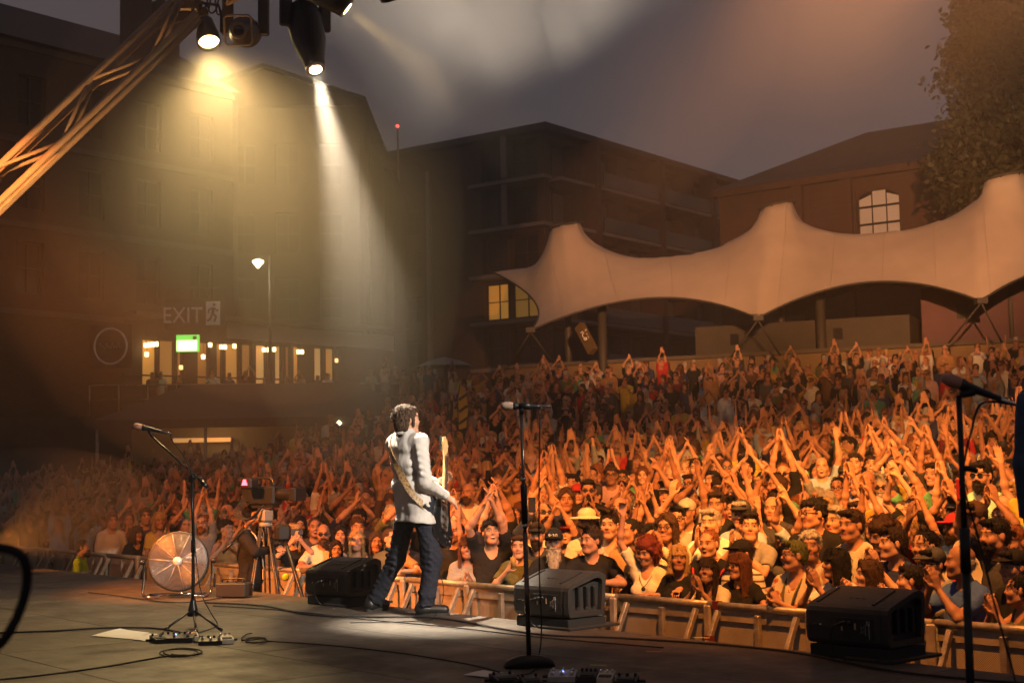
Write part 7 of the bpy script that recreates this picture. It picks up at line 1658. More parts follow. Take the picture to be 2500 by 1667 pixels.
# head-top pixel, row, what the photograph shows there
FRONT = [
 # px, py, row, pose, build, head, mouth, shirt kind, shirt colour, hair, hair colour, extras, label
 (495, 1255, 1, 'clap_high', 'slim', 'right', 'closed', 'tee', 'grey', 'tied', 'ginger', dict(glasses='clear', beard='beard'), 'clapping overhead in a grey T-shirt and glasses, behind the fan'),
 (553, 1268, 0.2, 'clap_face', 'narrow', 'left', 'smile', 'tank', 'tan', 'curly', 'dark', {}, 'clapping close to the face in a tan top, left of the camera operator'),
 (572, 1222, 3, 'clap_face', 'broad', 'ahead', 'closed', 'tee', 'brown', 'short', 'dark', dict(glasses='clear', hat='cap', hatcol=SC_['black']), 'in a black cap and brown T-shirt behind the camera operator'),
 (714, 1277, 0, 'phone', 'narrow', 'ahead', 'smile', 'tee', 'black', 'fringe', 'blond', {}, 'holding a phone in a black printed T-shirt beside the camera tripod'),
 (731, 1258, 1.6, 'clap_chest', 'narrow', 'ahead', 'smile', 'vneck', 'burgundy', 'long', 'dark', {}, 'in a burgundy top behind the phone holder at the camera tripod'),
 (768, 1262, 1.4, 'still', 'slim', 'ahead', 'open', 'tee', 'dark grey', 'crop', 'brown', {}, 'in a dark grey T-shirt behind the pink-glasses person'),
 (790, 1278, 0, 'lean', 'broad', 'ahead', 'closed', 'tee', 'cream', 'bald', 'brown', dict(glasses='dark', beard='beard'), 'leaning in a cream printed T-shirt and dark glasses above the left monitor'),
 (820, 1318, 0, 'lean', 'narrow', 'ahead', 'smile', 'tee', 'burgundy', 'long', 'dark', {}, 'short, in a burgundy T-shirt, directly above the left monitor'),
 (831, 1281, 1.4, 'clap_chest', 'narrow', 'ahead', 'closed', 'tee', 'black', 'long', 'black', {}, 'in a black T-shirt in the second row above the left monitor'),
 (871, 1293, 0.2, 'clap_chest', 'narrow', 'ahead', 'smile', 'tank', 'tan', 'long', 'blond', {}, 'smiling in a tan top with hands clasped, above the left monitor'),
 (873, 1262, 2.2, 'still', 'slim', 'ahead', 'closed', 'tee', 'black', 'curly', 'brown', {}, 'in a black T-shirt in the third row left of the performer'),
 (918, 1297, 0.6, 'still', 'narrow', 'ahead', 'closed', 'vneck', 'mustard', 'long', 'brown', {}, 'in a mustard top just left of the performer'),
 (955, 1288, 0, 'lean', 'slim', 'left', 'closed', 'tee', 'tan', 'crop', 'brown', {}, 'leaning on the rail in a tan T-shirt behind the performer\'s leg'),
 (1050, 1385, 0, 'grip', 'narrow', 'ahead', 'closed', 'tee', 'green', 'bob', 'brown', {}, 'short, in a green T-shirt, between the performer\'s legs'),
 (1107, 1267, 1.2, 'still', 'broad', 'ahead', 'closed', 'tee', 'black', 'balding', 'grey', {}, 'in a black T-shirt right of the guitar'),
 (1140, 1306, 0, 'clap_chest', 'narrow', 'ahead', 'smile', 'tee', 'grey', 'fringe', 'auburn', {}, 'clapping at the rail in a grey T-shirt right of the performer'),
 (1199, 1268, 0.3, 'clap_high2', 'broad', 'up', 'open', 'vneck', 'black', 'curly', 'black', {}, 'clapping overhead in a black polo shirt at the rail'),
 (1269, 1304, 0.2, 'glass', 'slim', 'ahead', 'closed', 'tee', 'olive', 'short', 'brown', {}, 'holding up a glass in an olive printed T-shirt behind the centre stand'),
 (1312, 1272, 1.3, 'phone_high', 'slim', 'ahead', 'closed', 'long', 'dark grey', 'short', 'dark', dict(hat='cap', hatcol=(.03, .03, .03), beard='beard'), 'in a dark cap and grey jacket behind the centre stand'),
 (1353, 1287, 0.1, 'lean', 'broad', 'ahead', 'closed', 'tee', 'black', 'crop', 'grey', dict(hat='cap', hatcol=SC_['black'], beard='longbeard'), 'in a black cap with white digits and a black T-shirt at the rail'),
 (1386, 1189, 4, 'still', 'slim', 'ahead', 'closed', 'tee', 'brown', 'long', 'brown', {}, 'in a brown T-shirt in the fifth row, above the black cap'),
 (1440, 1168, 5, 'clap_face', 'slim', 'ahead', 'closed', 'tee', 'black', 'short', 'black', dict(glasses='dark', beard='beard'), 'in sunglasses and a black T-shirt in the sixth row'),
 (1436, 1243, 2.2, 'clap_chest', 'slim', 'ahead', 'closed', 'tee', 'cream', 'crop', 'brown', dict(hat='straw', hatcol=(.62, .54, .38)), 'wearing a pale straw hat and a cream shirt'),
 (1445, 1285, 0.2, 'lean', 'broad', 'right', 'closed', 'tee', 'black', 'quiff', 'dark', {}, 'leaning in a loose black T-shirt above the centre monitor'),
 (1491, 1246, 1.3, 'clap_chest', 'slim', 'ahead', 'closed', 'vneck', 'pale pink', 'quiff', 'dark', {}, 'in an open pale patterned shirt right of the straw hat'),
 (1540, 1264, 1.2, 'still', 'slim', 'right', 'closed', 'vneck', 'tan', 'crop', 'black', {}, 'in a tan shirt beside the raised fist'),
 (1580, 1312, 0, 'fist', 'narrow', 'down', 'smile', 'vneck', 'cream', 'bigcurly', 'red', {}, 'raising a fist in a cream cardigan at the rail'),
 (1570, 1300, 1.1, 'clap_chest', 'narrow', 'ahead', 'smile', 'tee', 'black', 'tied', 'black', {}, 'in a black T-shirt behind the cream cardigan'),
 (1633, 1250, 1.4, 'clap_face', 'narrow', 'ahead', 'smile', 'long', 'cream', 'long', 'brown', dict(glasses='clear'), 'clapping in glasses and a cream long-sleeved top in the second row'),
 (1660, 1328, 0, 'grip', 'narrow', 'left', 'closed', 'long', 'black', 'bob', 'blond', {}, 'in a black top turned sideways with hands on the rail'),
 (1735, 1291, 0.9, 'grip', 'broad', 'ahead', 'open', 'tee', 'black', 'crop', 'ginger', {}, 'in a black T-shirt with a red trim in the second row'),
 (1740, 1239, 2.2, 'clap_face', 'broad', 'ahead', 'closed', 'tee', 'white', 'short', 'grey', {}, 'clapping in a white polo shirt in the third row'),
 (1755, 1197, 3.4, 'still', 'broad', 'ahead', 'closed', 'tee', 'black', 'short', 'dark', {}, 'tall, in a black T-shirt behind the white polo shirt'),
 (1732, 1360, 0, 'clap_face', 'narrow', 'up', 'smile', 'vneck', 'cream', 'fringe', 'dark', {}, 'smiling up in a cream polo shirt at the rail'),
 (1805, 1347, 0, 'lean', 'narrow', 'right', 'smile', 'tee', 'black', 'fringe', 'auburn', dict(glasses='clear'), 'in glasses and a black T-shirt leaning on the rail'),
 (1811, 1313, 0.9, 'still', 'narrow', 'right', 'closed', 'tee', 'white', 'tied', 'dark', dict(hat='cap', hatcol=SC_['black']), 'in a black cap and a striped white T-shirt in the second row'),
 (1814, 1216, 3.2, 'clap_chest', 'slim', 'ahead', 'closed', 'tee', 'light blue', 'short', 'grey', dict(hat='cap', hatcol=(.04, .04, .045)), 'in a dark badge-covered cap and a light blue T-shirt'),
 (1837, 1247, 1.9, 'clap_face', 'slim', 'left', 'closed', 'tee', 'grey', 'short', 'black', {}, 'clapping in a grey T-shirt behind the striped T-shirt'),
 (1944, 1316, 0, 'clap_chest', 'broad', 'right', 'open', 'vneck', 'floral', 'short', 'olivehair', dict(glasses='clear'), 'shouting in a red and cream floral shirt at the rail'),
 (1985, 1294, 1.0, 'clap_chest', 'narrow', 'left', 'closed', 'tank', 'cream', 'curly', 'white', {}, 'in a cream top behind the floral shirt'),
 (1992, 1215, 2.4, 'still', 'broad', 'right', 'closed', 'tee', 'black', 'curly', 'black', dict(glasses='clear'), 'broad, in glasses and a black T-shirt in the third row'),
 (2045, 1232, 2.8, 'still', 'slim', 'ahead', 'closed', 'tee', 'brown', 'short', 'grey', {}, 'in a brown T-shirt in the fourth row right of the broad black T-shirt'),
 (2046, 1336, 0, 'clap_face', 'narrow', 'right', 'smile', 'tee', 'white', 'bob', 'black', {}, 'turned sideways in a white T-shirt with sunglasses on the head'),
 (2088, 1240, 1.9, 'still', 'slim', 'ahead', 'closed', 'long', 'cream', 'short', 'dark', {}, 'in a buttoned cream shirt in the third row'),
 (2125, 1364, 0, 'clap_face', 'narrow', 'right', 'closed', 'tank', 'tan', 'long', 'brown', {}, 'clapping in a tan top above the right monitor'),
 (2161, 1264, 1.5, 'still', 'slim', 'down', 'closed', 'tee', 'black', 'bigcurly', 'brown', {}, 'looking down in a black T-shirt behind the blue T-shirt'),
 (2187, 1284, 0.9, 'clap_face', 'slim', 'right', 'closed', 'tee', 'navy blue', 'short', 'dark', {}, 'in a plain navy blue T-shirt in the second row'),
 (2227, 1378, 0, 'clap_face', 'slim', 'right', 'open', 'tee', 'red', 'short', 'black', {}, 'clapping in a bright red top above the right monitor'),
 (2266, 1292, 1.4, 'still', 'narrow', 'ahead', 'smile', 'tee', 'cream', 'tied', 'black', {}, 'smiling in a cream T-shirt in the second row right of the navy T-shirt'),
 (2283, 1332, 0.7, 'still', 'narrow', 'ahead', 'closed', 'tee', 'grey', 'short', 'black', dict(hat='cap', hatcol=(.06, .065, .07), glasses='clear'), 'in a grey cap and glasses behind the red top'),
 (2352, 1328, 0, 'clap_face', 'broad', 'right', 'closed', 'tee', 'blue', 'balding', 'grey', {}, 'clapping in a blue T-shirt with a red ring print at the right'),
 (2388, 1219, 3.0, 'still', 'slim', 'ahead', 'closed', 'tee', 'cream', 'short', 'dark', dict(hat='cap', hatcol=(.09, .05, .03)), 'in a brown cap and a cream T-shirt behind the right microphone stand'),
 (2440, 1262, 1.5, 'phone_high', 'slim', 'ahead', 'closed', 'tee', 'dark grey', 'short', 'black', dict(beard='beard'), 'holding up a red phone in a dark grey T-shirt'),
 (2481, 1336, 0.6, 'still', 'broad', 'ahead', 'closed', 'tee', 'black', 'short', 'black', dict(hat='cap', hatcol=SC_['black']), 'in a black cap at the right edge of the front rows'),
 (2492, 1400, 0, 'clap_face', 'narrow', 'right', 'closed', 'tank', 'olive', 'tied', 'black', {}, 'clapping in an olive top at the right end of the rail'),
 (2409, 1123, 6.0, 'still', 'broad', 'ahead', 'closed', 'tank', 'mint', 'short', 'black', dict(glasses='dark', beard='beard'), 'in sunglasses and a mint green vest high at the right'),
]
HC['olivehair'] = (.10, .11, .03)
def floral():
    m, t, b = nodes('floral_fabric'); tc = t.nodes.new('ShaderNodeTexCoord'); v = t.nodes.new('ShaderNodeTexVoronoi'); v.inputs['Scale'].default_value = 13
    n = t.nodes.new('ShaderNodeTexNoise'); n.inputs['Scale'].default_value = 30; n.inputs['Detail'].default_value = 3; ad = t.nodes.new('ShaderNodeMath'); ad.operation = 'MULTIPLY_ADD'; ad.inputs[1].default_value = .55
    cr = t.nodes.new('ShaderNodeValToRGB'); cr.color_ramp.interpolation = 'CONSTANT'; cr.color_ramp.elements[0].color = (.40, .05, .03, 1); cr.color_ramp.elements[1].position = .62; cr.color_ramp.elements[1].color = (.58, .48, .32, 1)
    e = cr.color_ramp.elements.new(.45); e.color = (.40, .13, .04, 1)
    t.links.new(tc.outputs['Object'], v.inputs[0]); t.links.new(tc.outputs['Object'], n.inputs[0]); t.links.new(n.outputs[0], ad.inputs[0]); t.links.new(v.outputs['Distance'], ad.inputs[2]); t.links.new(ad.outputs[0], cr.inputs[0]); t.links.new(cr.outputs[0], b.inputs['Base Color']); b.inputs['Roughness'].default_value = .9
    return m
def striped():
    m, t, b = nodes('striped_fabric'); tc = t.nodes.new('ShaderNodeTexCoord'); s = t.nodes.new('ShaderNodeSeparateXYZ'); k = t.nodes.new('ShaderNodeMath'); k.operation = 'MULTIPLY'; k.inputs[1].default_value = 105
    sn = t.nodes.new('ShaderNodeMath'); sn.operation = 'SINE'; cr = t.nodes.new('ShaderNodeValToRGB'); cr.color_ramp.elements[0].color = (.60, .55, .45, 1); cr.color_ramp.elements[1].color = (.10, .07, .06, 1); cr.color_ramp.elements[0].position = .55; cr.color_ramp.elements[1].position = .65
    t.links.new(tc.outputs['Object'], s.inputs[0]); t.links.new(s.outputs[2], k.inputs[0]); t.links.new(k.outputs[0], sn.inputs[0]); t.links.new(sn.outputs[0], cr.inputs[0]); t.links.new(cr.outputs[0], b.inputs['Base Color']); b.inputs['Roughness'].default_value = .9
    return m
M_FLO = floral(); M_STR = striped()
LOOK = Vector((-.4, 9.0, 0))
def look_from(p, jit=0.0):
    d = LOOK - Vector((p.x, p.y, 0)); a = math.atan2(d.y, d.x) + jit; return (math.cos(a), math.sin(a))
GRP = 'audience behind the crowd barrier'
NAMED = {}
for (px, py, row, pose, build, head, mouth, kind, colr, hair, hc, ex_, lab) in FRONT:
    p = on_row(px, row_of(row)); zt = at(px, py, p.y).z; hat = ex_.get('hat')
    if pose in ('lean', 'grip', 'fist', 'glass') and row < .4 and (zt - GZ) / 1.765 < .98: p = on_row(px, row_of(.42)); zt = at(px, py, p.y).z
    zf_ = ground_z(p.x, p.y); sc = (zt - zf_) / (1.78 if hat else 1.765); sc2 = min(max(sc, .84), 1.08)
    o = make_person((p.x, p.y, zf_ + (sc - sc2) * 1.75 * (1 if sc > sc2 else .6)), look_from(p, random.uniform(-.12, .12)), sc2, pose, build, head, mouth, kind, hair, random.choice(SK), SC_.get(colr, (.5, .4, .3)), HC[hc], random.choice([(.03, .035, .05), (.02, .02, .022), (.06, .07, .11)]),
                    label='person ' + lab, group=GRP, **ex_)
    NAMED[lab] = o; USED.append((p.x, p.y, sc2))
    if colr == 'floral' or 'striped white' in lab:
        for c in o.children:
            if c.name.startswith('shirt'):
                for s in c.material_slots: s.link = 'OBJECT'; s.material = M_FLO if colr == 'floral' else M_STR
def named(k): return next(o for l, o in NAMED.items() if k in l)
M_INK = mat('ink_dark', (.03, .028, .025), .8); M_INKW = mat('ink_pale', (.5, .48, .42), .8); M_INKR = mat('ink_red', (.45, .02, .05), .7); M_INKG = mat('ink_olive', (.28, .24, .03), .8)
ft = frame_rot((1, 0, 0), (0, 0, 1))
text_mesh('print', 'TRIP', .10, M_INK, named('cream printed'), (0, -.172, 1.20), ft, .002)
text_mesh('print', 'CHI\nROCK', .08, M_INKW, named('holding a phone in a black'), (0, -.150, 1.16), ft, .002)
text_mesh('print', '9:30', .055, M_INKW, named('white digits'), (0.0, -.148, 1.705), frame_rot((1, 0, 0), (0, .35, 1)), .002)
text_mesh('print', 'DAY\nFREE', .085, M_INKG, named('olive printed'), (0, -.150, 1.16), ft, .002)
o = named('red ring print'); text_mesh('print', 'ATTIM', .075, M_INKR, o, (0, -.166, 1.10), ft, .002)
b = MB(); b.tube([(.085 * math.cos(a), -.164, 1.10 + .095 * math.sin(a)) for a in np.linspace(0, 6.283, 29)[:-1]], .006, 5, closed=True); b.build('ring_print', M_INKR, o)
o = named('red trim'); b = MB()
for s in (-1, 1): b.tube(catmull([(s * .17, -.02, 1.44), (s * .13, -.10, 1.36), (s * .10, -.145, 1.22), (s * .09, -.16, 1.02)], 4), .011, 5)
b.build('red_trim', M_INKR, o)
o = named('cream cardigan'); b = MB(); b.lathe([(.004, 0), (.020, .001), (.020, .008), (.004, .01)], (0, -.135, 1.29), 14, (0, -1, 0)); b.tube(catmull([(-.075, -.03, 1.44), (-.05, -.09, 1.38), (0, -.13, 1.31), (.05, -.09, 1.38), (.075, -.03, 1.44)], 4), .003, 5); b.build('pendant', M_INK, o)
o = named('floral'); b = MB(); b.tube(catmull([(-.075, -.03, 1.45), (-.06, -.12, 1.33), (0, -.165, 1.13), (.06, -.12, 1.33), (.075, -.03, 1.45)], 5), .010, 5); b.build('lanyard', mat('lanyard_olive', (.10, .09, .03), .7), o)
for k in ('clapping at the rail in a grey', 'bright red top', 'clapping in glasses and a cream'):
    o = named(k); w = np.array(POSES['clap_chest' if 'grey' in k else 'clap_face'][1][0]); b = MB(); b.tube([(w[0] + .02 + .033 * math.cos(a), w[1] + .03 + .01 * math.sin(a), w[2] - .05 + .031 * math.sin(a)) for a in np.linspace(0, 6.283, 15)[:-1]], .009, 5, closed=True); b.build('wrist_band', M_INK if 'red' not in k else M_INKW, o)
# phones and a glass in raised hands
def held(person, off, dims, colr, name, label, cat, tilt=0):
    mw = Matrix.LocRotScale(person.location, person.rotation_euler, person.scale); o = empty(name, mw @ Vector(off), person.rotation_euler.z, label, cat)
    if name == 'phone':
        b = MB(); b.box((0, 0, 0), dims, bevel=.004); b.build('case', mat('phone_' + label.split()[0], colr, .4), o)
        c = MB(); c.box((0, dims[1] / 2 + .001, 0), (dims[0] * .92, .001, dims[2] * .95)); c.build('screen', emit('phone_screen', (.5, .55, .6), .6), o)
        c = MB(); c.box((dims[0] * .25, -dims[1] / 2 - .001, dims[2] * .33), (dims[0] * .35, .003, dims[2] * .2), bevel=.001); c.build('camera_bump', M_PLATE, o)
    else:
        b = MB(); b.lathe([(.022, -.05), (.030, .05), (.028, .05), (.020, -.045)], (0, 0, 0), 14); b.build('glass', mat('drink_amber', (.35, .2, .06), .1), o)
    o.rotation_euler.y = tilt
    return o
held(named('red phone'), (.03, -.33, 1.97), (.075, .01, .15), (.45, .02, .03), 'phone', 'red phone held up near the right edge', 'phone')
held(named('holding a phone in a black'), (0, -.38, 1.67), (.15, .01, .075), (.03, .03, .03), 'phone', 'dark phone held up beside the camera tripod', 'phone')
held(named('dark cap and grey jacket'), (.0, -.33, 1.96), (.075, .01, .15), (.02, .02, .02), 'phone', 'black phone raised behind the centre stand', 'phone')
held(named('olive printed'), (-.02, -.36, 1.49), (1, 1, 1), (0, 0, 0), 'beer_glass', 'small amber glass held up behind the centre stand', 'glass')

# everyone else: rows going back, then up the terraces
cand = []
rs = np.random.default_rng(23)
k = 0.0; row = row_of(0) + .02
while row < 46:
    d = row - BARR_D; stepx = .50 + .012 * min(d, 20)
    pl_, pr_ = on_row(-90, row), on_row(2590, row); n = int((pr_ - pl_).length / stepx); off = rs.uniform(0, 1)
    for i in range(n + 1):
        p = pl_.lerp(pr_, (i + off + rs.uniform(-.22, .22)) / max(n, 1)) + NRM * rs.uniform(-.15, .15)
        cand.append(p)
    row += .50 + .012 * min(d, 20)
LIM_L = lambda p: p.y < 43.5 + .0 * p.x
occ = {}
def free_at(x, y, r):
    gx, gy = int(x // 1), int(y // 1)
    for i in (-1, 0, 1):
        for j in (-1, 0, 1):
            for (u, v) in occ.get((gx + i, gy + j), ()):
                if (u - x) ** 2 + (v - y) ** 2 < r * r: return False
    return True
def take(x, y): occ.setdefault((int(x // 1), int(y // 1)), []).append((x, y))
for (x, y, s) in USED: take(x, y)
people = []
for p in cand:
    s = TN.x * p.x + TN.y * p.y; e = TE.x * p.x + TE.y * p.y
    if p.dot(NRM) < BARR_D + .22: continue
    front = p.dot(NRM) < row_of(1.9)
    px_, py_ = project((p.x, p.y, GZ + 1.7))
    if e > TLEFT:
        if s > T0 + TSTEP * NSTEP + 1.0: continue
        if s > T0:                               # stand on a step, thinner towards the top
            if rs.uniform() < .22: continue
            s2 = T0 + (math.floor((s - T0) / TSTEP) + .5) * TSTEP; p = p + TN * (s2 - s + rs.uniform(-.15, .15))
    else:
        if p.y > 43.0 or rs.uniform() < .12: continue
    if front and -50 < px_ < 480 and rs.uniform() < .3: continue
    if not free_at(p.x, p.y, .40 if front else .34): continue
    if front:                                    # keep the people named above in clear view
        hid = False
        for (x, y, s_) in USED:
            if abs(math.atan2(p.x, p.y) - math.atan2(x, y)) < .022 and (x * NRM.x + y * NRM.y) > p.dot(NRM): hid = True; break
        if hid: continue
    take(p.x, p.y); people.append(p)
people.sort(key=lambda p: p.length)
NEAR_N = 300 - len(FRONT) - 3
near, rest = people[:NEAR_N], people[NEAR_N:]
POOL = [('clap_high', 'slim', 'ahead', 'smile'), ('clap_high', 'broad', 'up', 'open'), ('clap_high2', 'narrow', 'ahead', 'closed'), ('clap_high2', 'broad', 'up', 'open'), ('clap_side', 'slim', 'ahead', 'closed'), ('clap_side', 'broad', 'left', 'closed'), ('clap_face', 'slim', 'right', 'closed'), ('clap_face', 'narrow', 'ahead', 'smile'),
        ('clap_chest', 'narrow', 'ahead', 'smile'), ('open_arms', 'slim', 'ahead', 'smile'), ('fist_left', 'broad', 'ahead', 'open'), ('still', 'slim', 'ahead', 'closed'), ('still', 'broad', 'ahead', 'closed'), ('phone', 'narrow', 'ahead', 'closed'), ('phone_high', 'slim', 'ahead', 'closed'), ('still', 'slim', 'right', 'closed'), ('open_arms', 'narrow', 'up', 'smile')]
PWT = np.array([2.2, 1.8, 1.8, 1.6, 1.8, 1.4, 2.0, 2.0, 1.8, .8, 1.0, 3.4, 3.4, .8, .9, 2.8, .6]); PWT /= PWT.sum()
POSEW = {'clap_high': 'clapping overhead', 'clap_high2': 'clapping high', 'clap_side': 'clapping sideways', 'clap_face': 'clapping before the face', 'clap_chest': 'clapping at chest height', 'open_arms': 'with both arms up', 'fist_left': 'with one arm raised', 'still': 'standing still', 'phone': 'with raised hands', 'phone_high': 'with one hand held up'}
SHN = ['black', 'black', 'black', 'black', 'black', 'dark grey', 'dark grey', 'navy blue', 'navy blue', 'white', 'white', 'grey', 'cream', 'olive', 'burgundy', 'tan', 'light blue', 'brown', 'red', 'mustard', 'green', 'pale pink', 'yellow']
HRN = [('short', 'm'), ('crop', 'm'), ('quiff', 'm'), ('curly', 'm'), ('balding', 'm'), ('short', 'm'), ('crop', 'm'), ('bald', 'm')]; HRF = [('long', 'f'), ('fringe', 'f'), ('bob', 'f'), ('tied', 'f'), ('bigcurly', 'f')]
HCN = ['black', 'dark', 'dark', 'brown', 'brown', 'ginger', 'blond', 'grey', 'auburn']
MARKS = [(0, 'far left'), (330, 'left of the fan'), (560, 'near the camera crew'), (760, 'above the left monitor'), (960, 'beside the performer'), (1150, 'right of the guitar'), (1290, 'behind the centre stand'), (1440, 'above the centre monitor'), (1620, 'past the centre monitor'), (1800, 'between the monitors'), (1980, 'left of the right monitor'), (2130, 'above the right monitor'), (2330, 'behind the right stand'), (2470, 'at the right edge')]
def nth(n): return ['front', 'second', 'third', 'fourth', 'fifth', 'sixth', 'seventh', 'eighth', 'ninth', 'tenth', 'eleventh', 'twelfth', 'thirteenth', 'fourteenth', 'fifteenth', 'sixteenth', 'seventeenth', 'eighteenth', 'nineteenth', 'twentieth'][min(n, 19)]
labels = {}; todo = []
for i, p in enumerate(near):
    pose, build, head, mouth = POOL[rs.choice(len(POOL), p=PWT)]
    depth_row = int((p.dot(NRM) - BARR_D) / .52)
    if depth_row == 0: pose, build, head, mouth = [('lean', 'broad', 'ahead', 'closed'), ('grip', 'narrow', 'left', 'closed'), ('clap_chest', 'narrow', 'ahead', 'smile'), ('lean', 'narrow', 'ahead', 'smile')][i % 4]
    kind = ('vneck' if build == 'narrow' and rs.uniform() < .5 else 'tee'); colr = SHN[rs.integers(len(SHN))]
    hair, _g = (HRF if build == 'narrow' else HRN)[rs.integers(5 if build == 'narrow' else 8)]; hc = HCN[rs.integers(len(HCN))]
    ex_ = {}
    if rs.uniform() < .10 and build != 'narrow': ex_ = dict(hat='cap', hatcol=[(.02, .02, .02), (.05, .05, .06), (.35, .03, .03), (.4, .38, .34)][rs.integers(4)])
    if rs.uniform() < .13: ex_['glasses'] = 'clear' if rs.uniform() < .75 else 'dark'
    if build != 'narrow' and rs.uniform() < .25: ex_['beard'] = 'beard'
    px_, py_ = project((p.x, p.y, GZ + 1.7)); mk = min(MARKS, key=lambda t: abs(t[0] - px_))[1]
    lab = 'person in %s %s %s, %s row %s' % (colr, 'top' if kind == 'vneck' else 'T-shirt', POSEW.get(pose, 'at the rail'), nth(depth_row), mk)
    if ex_.get('hat'): lab = lab.replace('person in', 'person in cap and')
    if depth_row == 0: p = p + NRM * .2
    if len(lab.replace(',', ' ').split()) > 14: lab = lab.replace(' row', '').replace('T-shirt ', 'shirt ')
    sc = rs.uniform(.90, 1.07) * (.95 if build == 'narrow' else 1.0)
    todo.append((p, pose, build, head, mouth, kind, colr, hair, hc, ex_, lab, sc, px_))
from collections import Counter
cl = Counter(t[10] for t in todo); seen = {}
for t in sorted(todo, key=lambda t: t[12]):
    p, pose, build, head, mouth, kind, colr, hair, hc, ex_, lab, sc, px_ = t
    if cl[lab] > 1:
        seen[lab] = seen.get(lab, 0) + 1; lab = lab + (', left one' if seen[lab] == 1 else ', right one' if seen[lab] == 2 else ', rightmost')
    make_person((p.x, p.y, ground_z(p.x, p.y)), look_from(p, rs.uniform(-.3, .3)), sc, pose, build, head, mouth, kind, hair, SK[rs.integers(len(SK))], SC_[colr], HC[hc], (.03, .035, .05), label=lab, group=GRP, **ex_)
# hindmost crowd as one mass: simpler figures, still with arms, faces and clothes
def lod(pose, build, head, hair, kind, res, zc, hands):
    bd = BUILDS[build]; fr = head_frame(*HEADS[head]); A_ = arms(pose, bd['sw'])
    P = body_prims(A_, fr, bd['sw'], bd['face'], bd['thin'], hands=hands, cls=0, legs=False) + shirt_prims(A_, bd['sw'], kind, bd['belly'], 0, cls=1) + trouser_prims(cls=2)
    if hair: P = P + hair_prims(hair, fr, 5, cls=3)
    if res > .03:
        for sh, el, w, d, n, curl, s in A_: P += [cap(sh, el, .044, .040, .02, cls=0), cap(el, w, .040, .035, .02, cls=0), cap(w, w + nv(d) * .10, .035, .030, .02, cls=0)]
    P = [q for q in P if not (q.sub and q.k <= .02)]
    V, Q, c = sdf_mesh(P, res, zc); T = face_tint(V, fr, 'closed')
    return V, Q, c, T
LODP = [('clap_high', 'slim', 'ahead', 'short', 'tee'), ('clap_high', 'narrow', 'up', 'long', 'tee'), ('clap_high2', 'broad', 'ahead', 'crop', 'tee'), ('clap_side', 'slim', 'left', 'short', 'tee'), ('clap_face', 'slim', 'ahead', 'crop', 'tee'), ('clap_chest', 'narrow', 'ahead', 'bob', 'tee'), ('clap_chest', 'broad', 'ahead', None, 'tee'), ('still', 'slim', 'ahead', 'short', 'tee'), ('still', 'broad', 'right', 'short', 'tee'), ('still', 'narrow', 'ahead', 'long', 'tank'), ('open_arms', 'slim', 'ahead', 'curly', 'tee'), ('fist_left', 'slim', 'ahead', 'crop', 'long')]
MID = [lod(*q, .023, [(-9, .14), (1.0, .045), (1.38, .019)], False) for q in LODP]
FAR = [lod(*q, .056, [(-9, .25), (.9, .09), (1.38, .044)], False) for q in LODP]
for px_, yy in ((965, 52.2), (985, 52.6), (1012, 52.3), (1030, 53), (1048, 52.4), (1064, 53.2), (1105, 53), (905, 51.8), (940, 52), (372, 51.6), (392, 51.9), (440, 52.4), (520, 53.2), (560, 53.5), (600, 54.0), (645, 54.4), (700, 55.0), (735, 55.4), (775, 55.8), (800, 56.0)):
    q_ = at(px_, 930, yy); rest.append(Vector((q_.x, q_.y, 0)))
W_FLAT = np.array([2, 1.3, 2, 1.8, 2.5, 2, 2, 3, 3, 2, .8, .8]); W_TER = np.array([.8, .5, .7, .6, 2.5, 2.5, 2.5, 3, 3, 2.2, .3, .3]); W_FLAT /= W_FLAT.sum(); W_TER /= W_TER.sum()
VV = []; QQ = []; CC = []; nv_ = 0; ntri = 0
for i, p in enumerate(rest):
    far = p.length > 24; z = PZ if p.y > 51.5 and p.x < -1 else ground_z(p.x, p.y); ter_ = z > .6
    V, Q, c, T = (FAR if far else MID)[rs.choice(12, p=W_TER if ter_ else W_FLAT)]
    if not ter_ and p.y < 45: Q = Q[V[Q][:, :, 2].max(1) > 1.0]        # legs nobody could see in the packed standing area
    f = look_from(p, rs.uniform(-.3, .3)); a = math.atan2(f[1], f[0]) + math.pi / 2; s = rs.uniform(.9, 1.05); ca, sa = math.cos(a), math.sin(a)
    W_ = np.empty_like(V); W_[:, 0] = (V[:, 0] * ca - V[:, 1] * sa) * s + p.x; W_[:, 1] = (V[:, 0] * sa + V[:, 1] * ca) * s + p.y; W_[:, 2] = V[:, 2] * s + z
    pal = np.array([SK[rs.integers(len(SK))], SC_[SHN[rs.integers(len(SHN))]], [(.03, .035, .05), (.02, .02, .02), (.12, .10, .07)][rs.integers(3)], HC[HCN[rs.integers(len(HCN))]]])
    col = pal[c]; m_ = (c == 0); col[m_] = col[m_] * (1 - T[m_, 3:]) + T[m_, :3] * T[m_, 3:]
    VV.append(W_); QQ.append(Q + nv_); CC.append(np.concatenate([col, np.ones((len(V), 1))], 1)); nv_ += len(V)
me = np_mesh('crowd', np.concatenate(VV), np.concatenate(QQ), M_CROWD, col=np.concatenate(CC))
o = link('crowd', me); o['kind'] = 'stuff'; o['label'] = 'dense audience filling the back of the standing area and the terraces'; o['category'] = 'crowd'
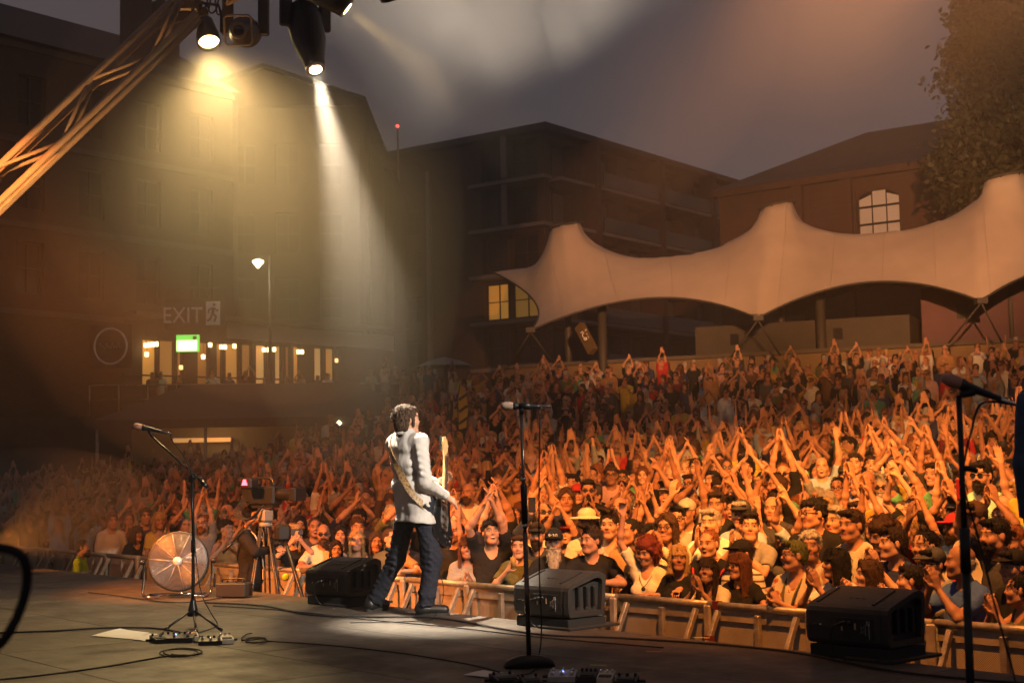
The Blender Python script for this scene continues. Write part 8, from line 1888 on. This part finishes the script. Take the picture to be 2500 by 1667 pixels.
# ---------------------------------------------------------------- air
b = MB(); b.box((0, 48, 12.3), (140, 130, 28.6)); hz = b.build('haze'); hz['kind'] = 'stuff'; hz['label'] = 'thin stage smoke and evening haze filling the air'
mh = bpy.data.materials.new('haze'); mh.use_nodes = True; t = mh.node_tree; t.nodes.clear()
v = t.nodes.new('ShaderNodeVolumePrincipled'); v.inputs['Color'].default_value = (.90, .84, .76, 1); v.inputs['Density'].default_value = HAZE_DENSITY; v.inputs['Anisotropy'].default_value = .25; v.inputs['Density Attribute'].default_value = ''
o_ = t.nodes.new('ShaderNodeOutputMaterial'); t.links.new(v.outputs[0], o_.inputs['Volume']); hz.data.materials.clear(); hz.data.materials.append(mh)

def smoke(c, r, dens, label):
    b = MB(); n, m_ = 20, 12; vs = [(c.x + r[0] * math.sin(math.pi * j / m_) * math.cos(2 * math.pi * i / n), c.y + r[1] * math.sin(math.pi * j / m_) * math.sin(2 * math.pi * i / n), c.z + r[2] * math.cos(math.pi * j / m_)) for j in range(m_ + 1) for i in range(n)]
    b.add(vs, [(j * n + i, j * n + (i + 1) % n, (j + 1) * n + (i + 1) % n, (j + 1) * n + i) for j in range(m_) for i in range(n)], True)
    o = b.build('smoke', None, None); o.data.materials.clear(); o['kind'] = 'stuff'; o['label'] = label
    m = bpy.data.materials.new('smoke'); m.use_nodes = True; t = m.node_tree; t.nodes.clear()
    v = t.nodes.new('ShaderNodeVolumePrincipled'); v.inputs['Color'].default_value = (.92, .86, .78, 1); v.inputs['Density'].default_value = dens; v.inputs['Anisotropy'].default_value = .25; v.inputs['Density Attribute'].default_value = ''
    q = t.nodes.new('ShaderNodeOutputMaterial'); t.links.new(v.outputs[0], q.inputs['Volume']); o.data.materials.append(m)
smoke(at(720, 450, 15.2), (3.6, 3.2, 3.3), .009, 'stage smoke lit yellow under the left lamps, outer veil')
smoke(at(700, 410, 15.2), (2.7, 2.6, 2.6), .016, 'stage smoke lit yellow under the left lamps, middle veil')
smoke(at(650, 370, 15.2), (1.8, 2.0, 1.9), .021, 'stage smoke lit yellow under the left lamps, inner veil')
smoke(at(850, 540, 13.0), (1.1, 1.2, 2.4), .024, 'stage smoke around the white beam')
smoke(at(1060, 90, 26.0), (6.6, 6.0, 4.3), .009, 'pale smoke drifting above the audience, outer veil')
smoke(at(1040, 40, 26.0), (4.6, 4.5, 3.0), .010, 'pale smoke drifting above the audience, inner veil')
smoke(at(1950, 20, 15.0), (2.8, 3.0, 1.7), .020, 'faint stage smoke at the top right')
smoke(at(90, 1230, 17.5), (1.6, 1.8, .70), .06, 'orange lit smoke low at the left edge')
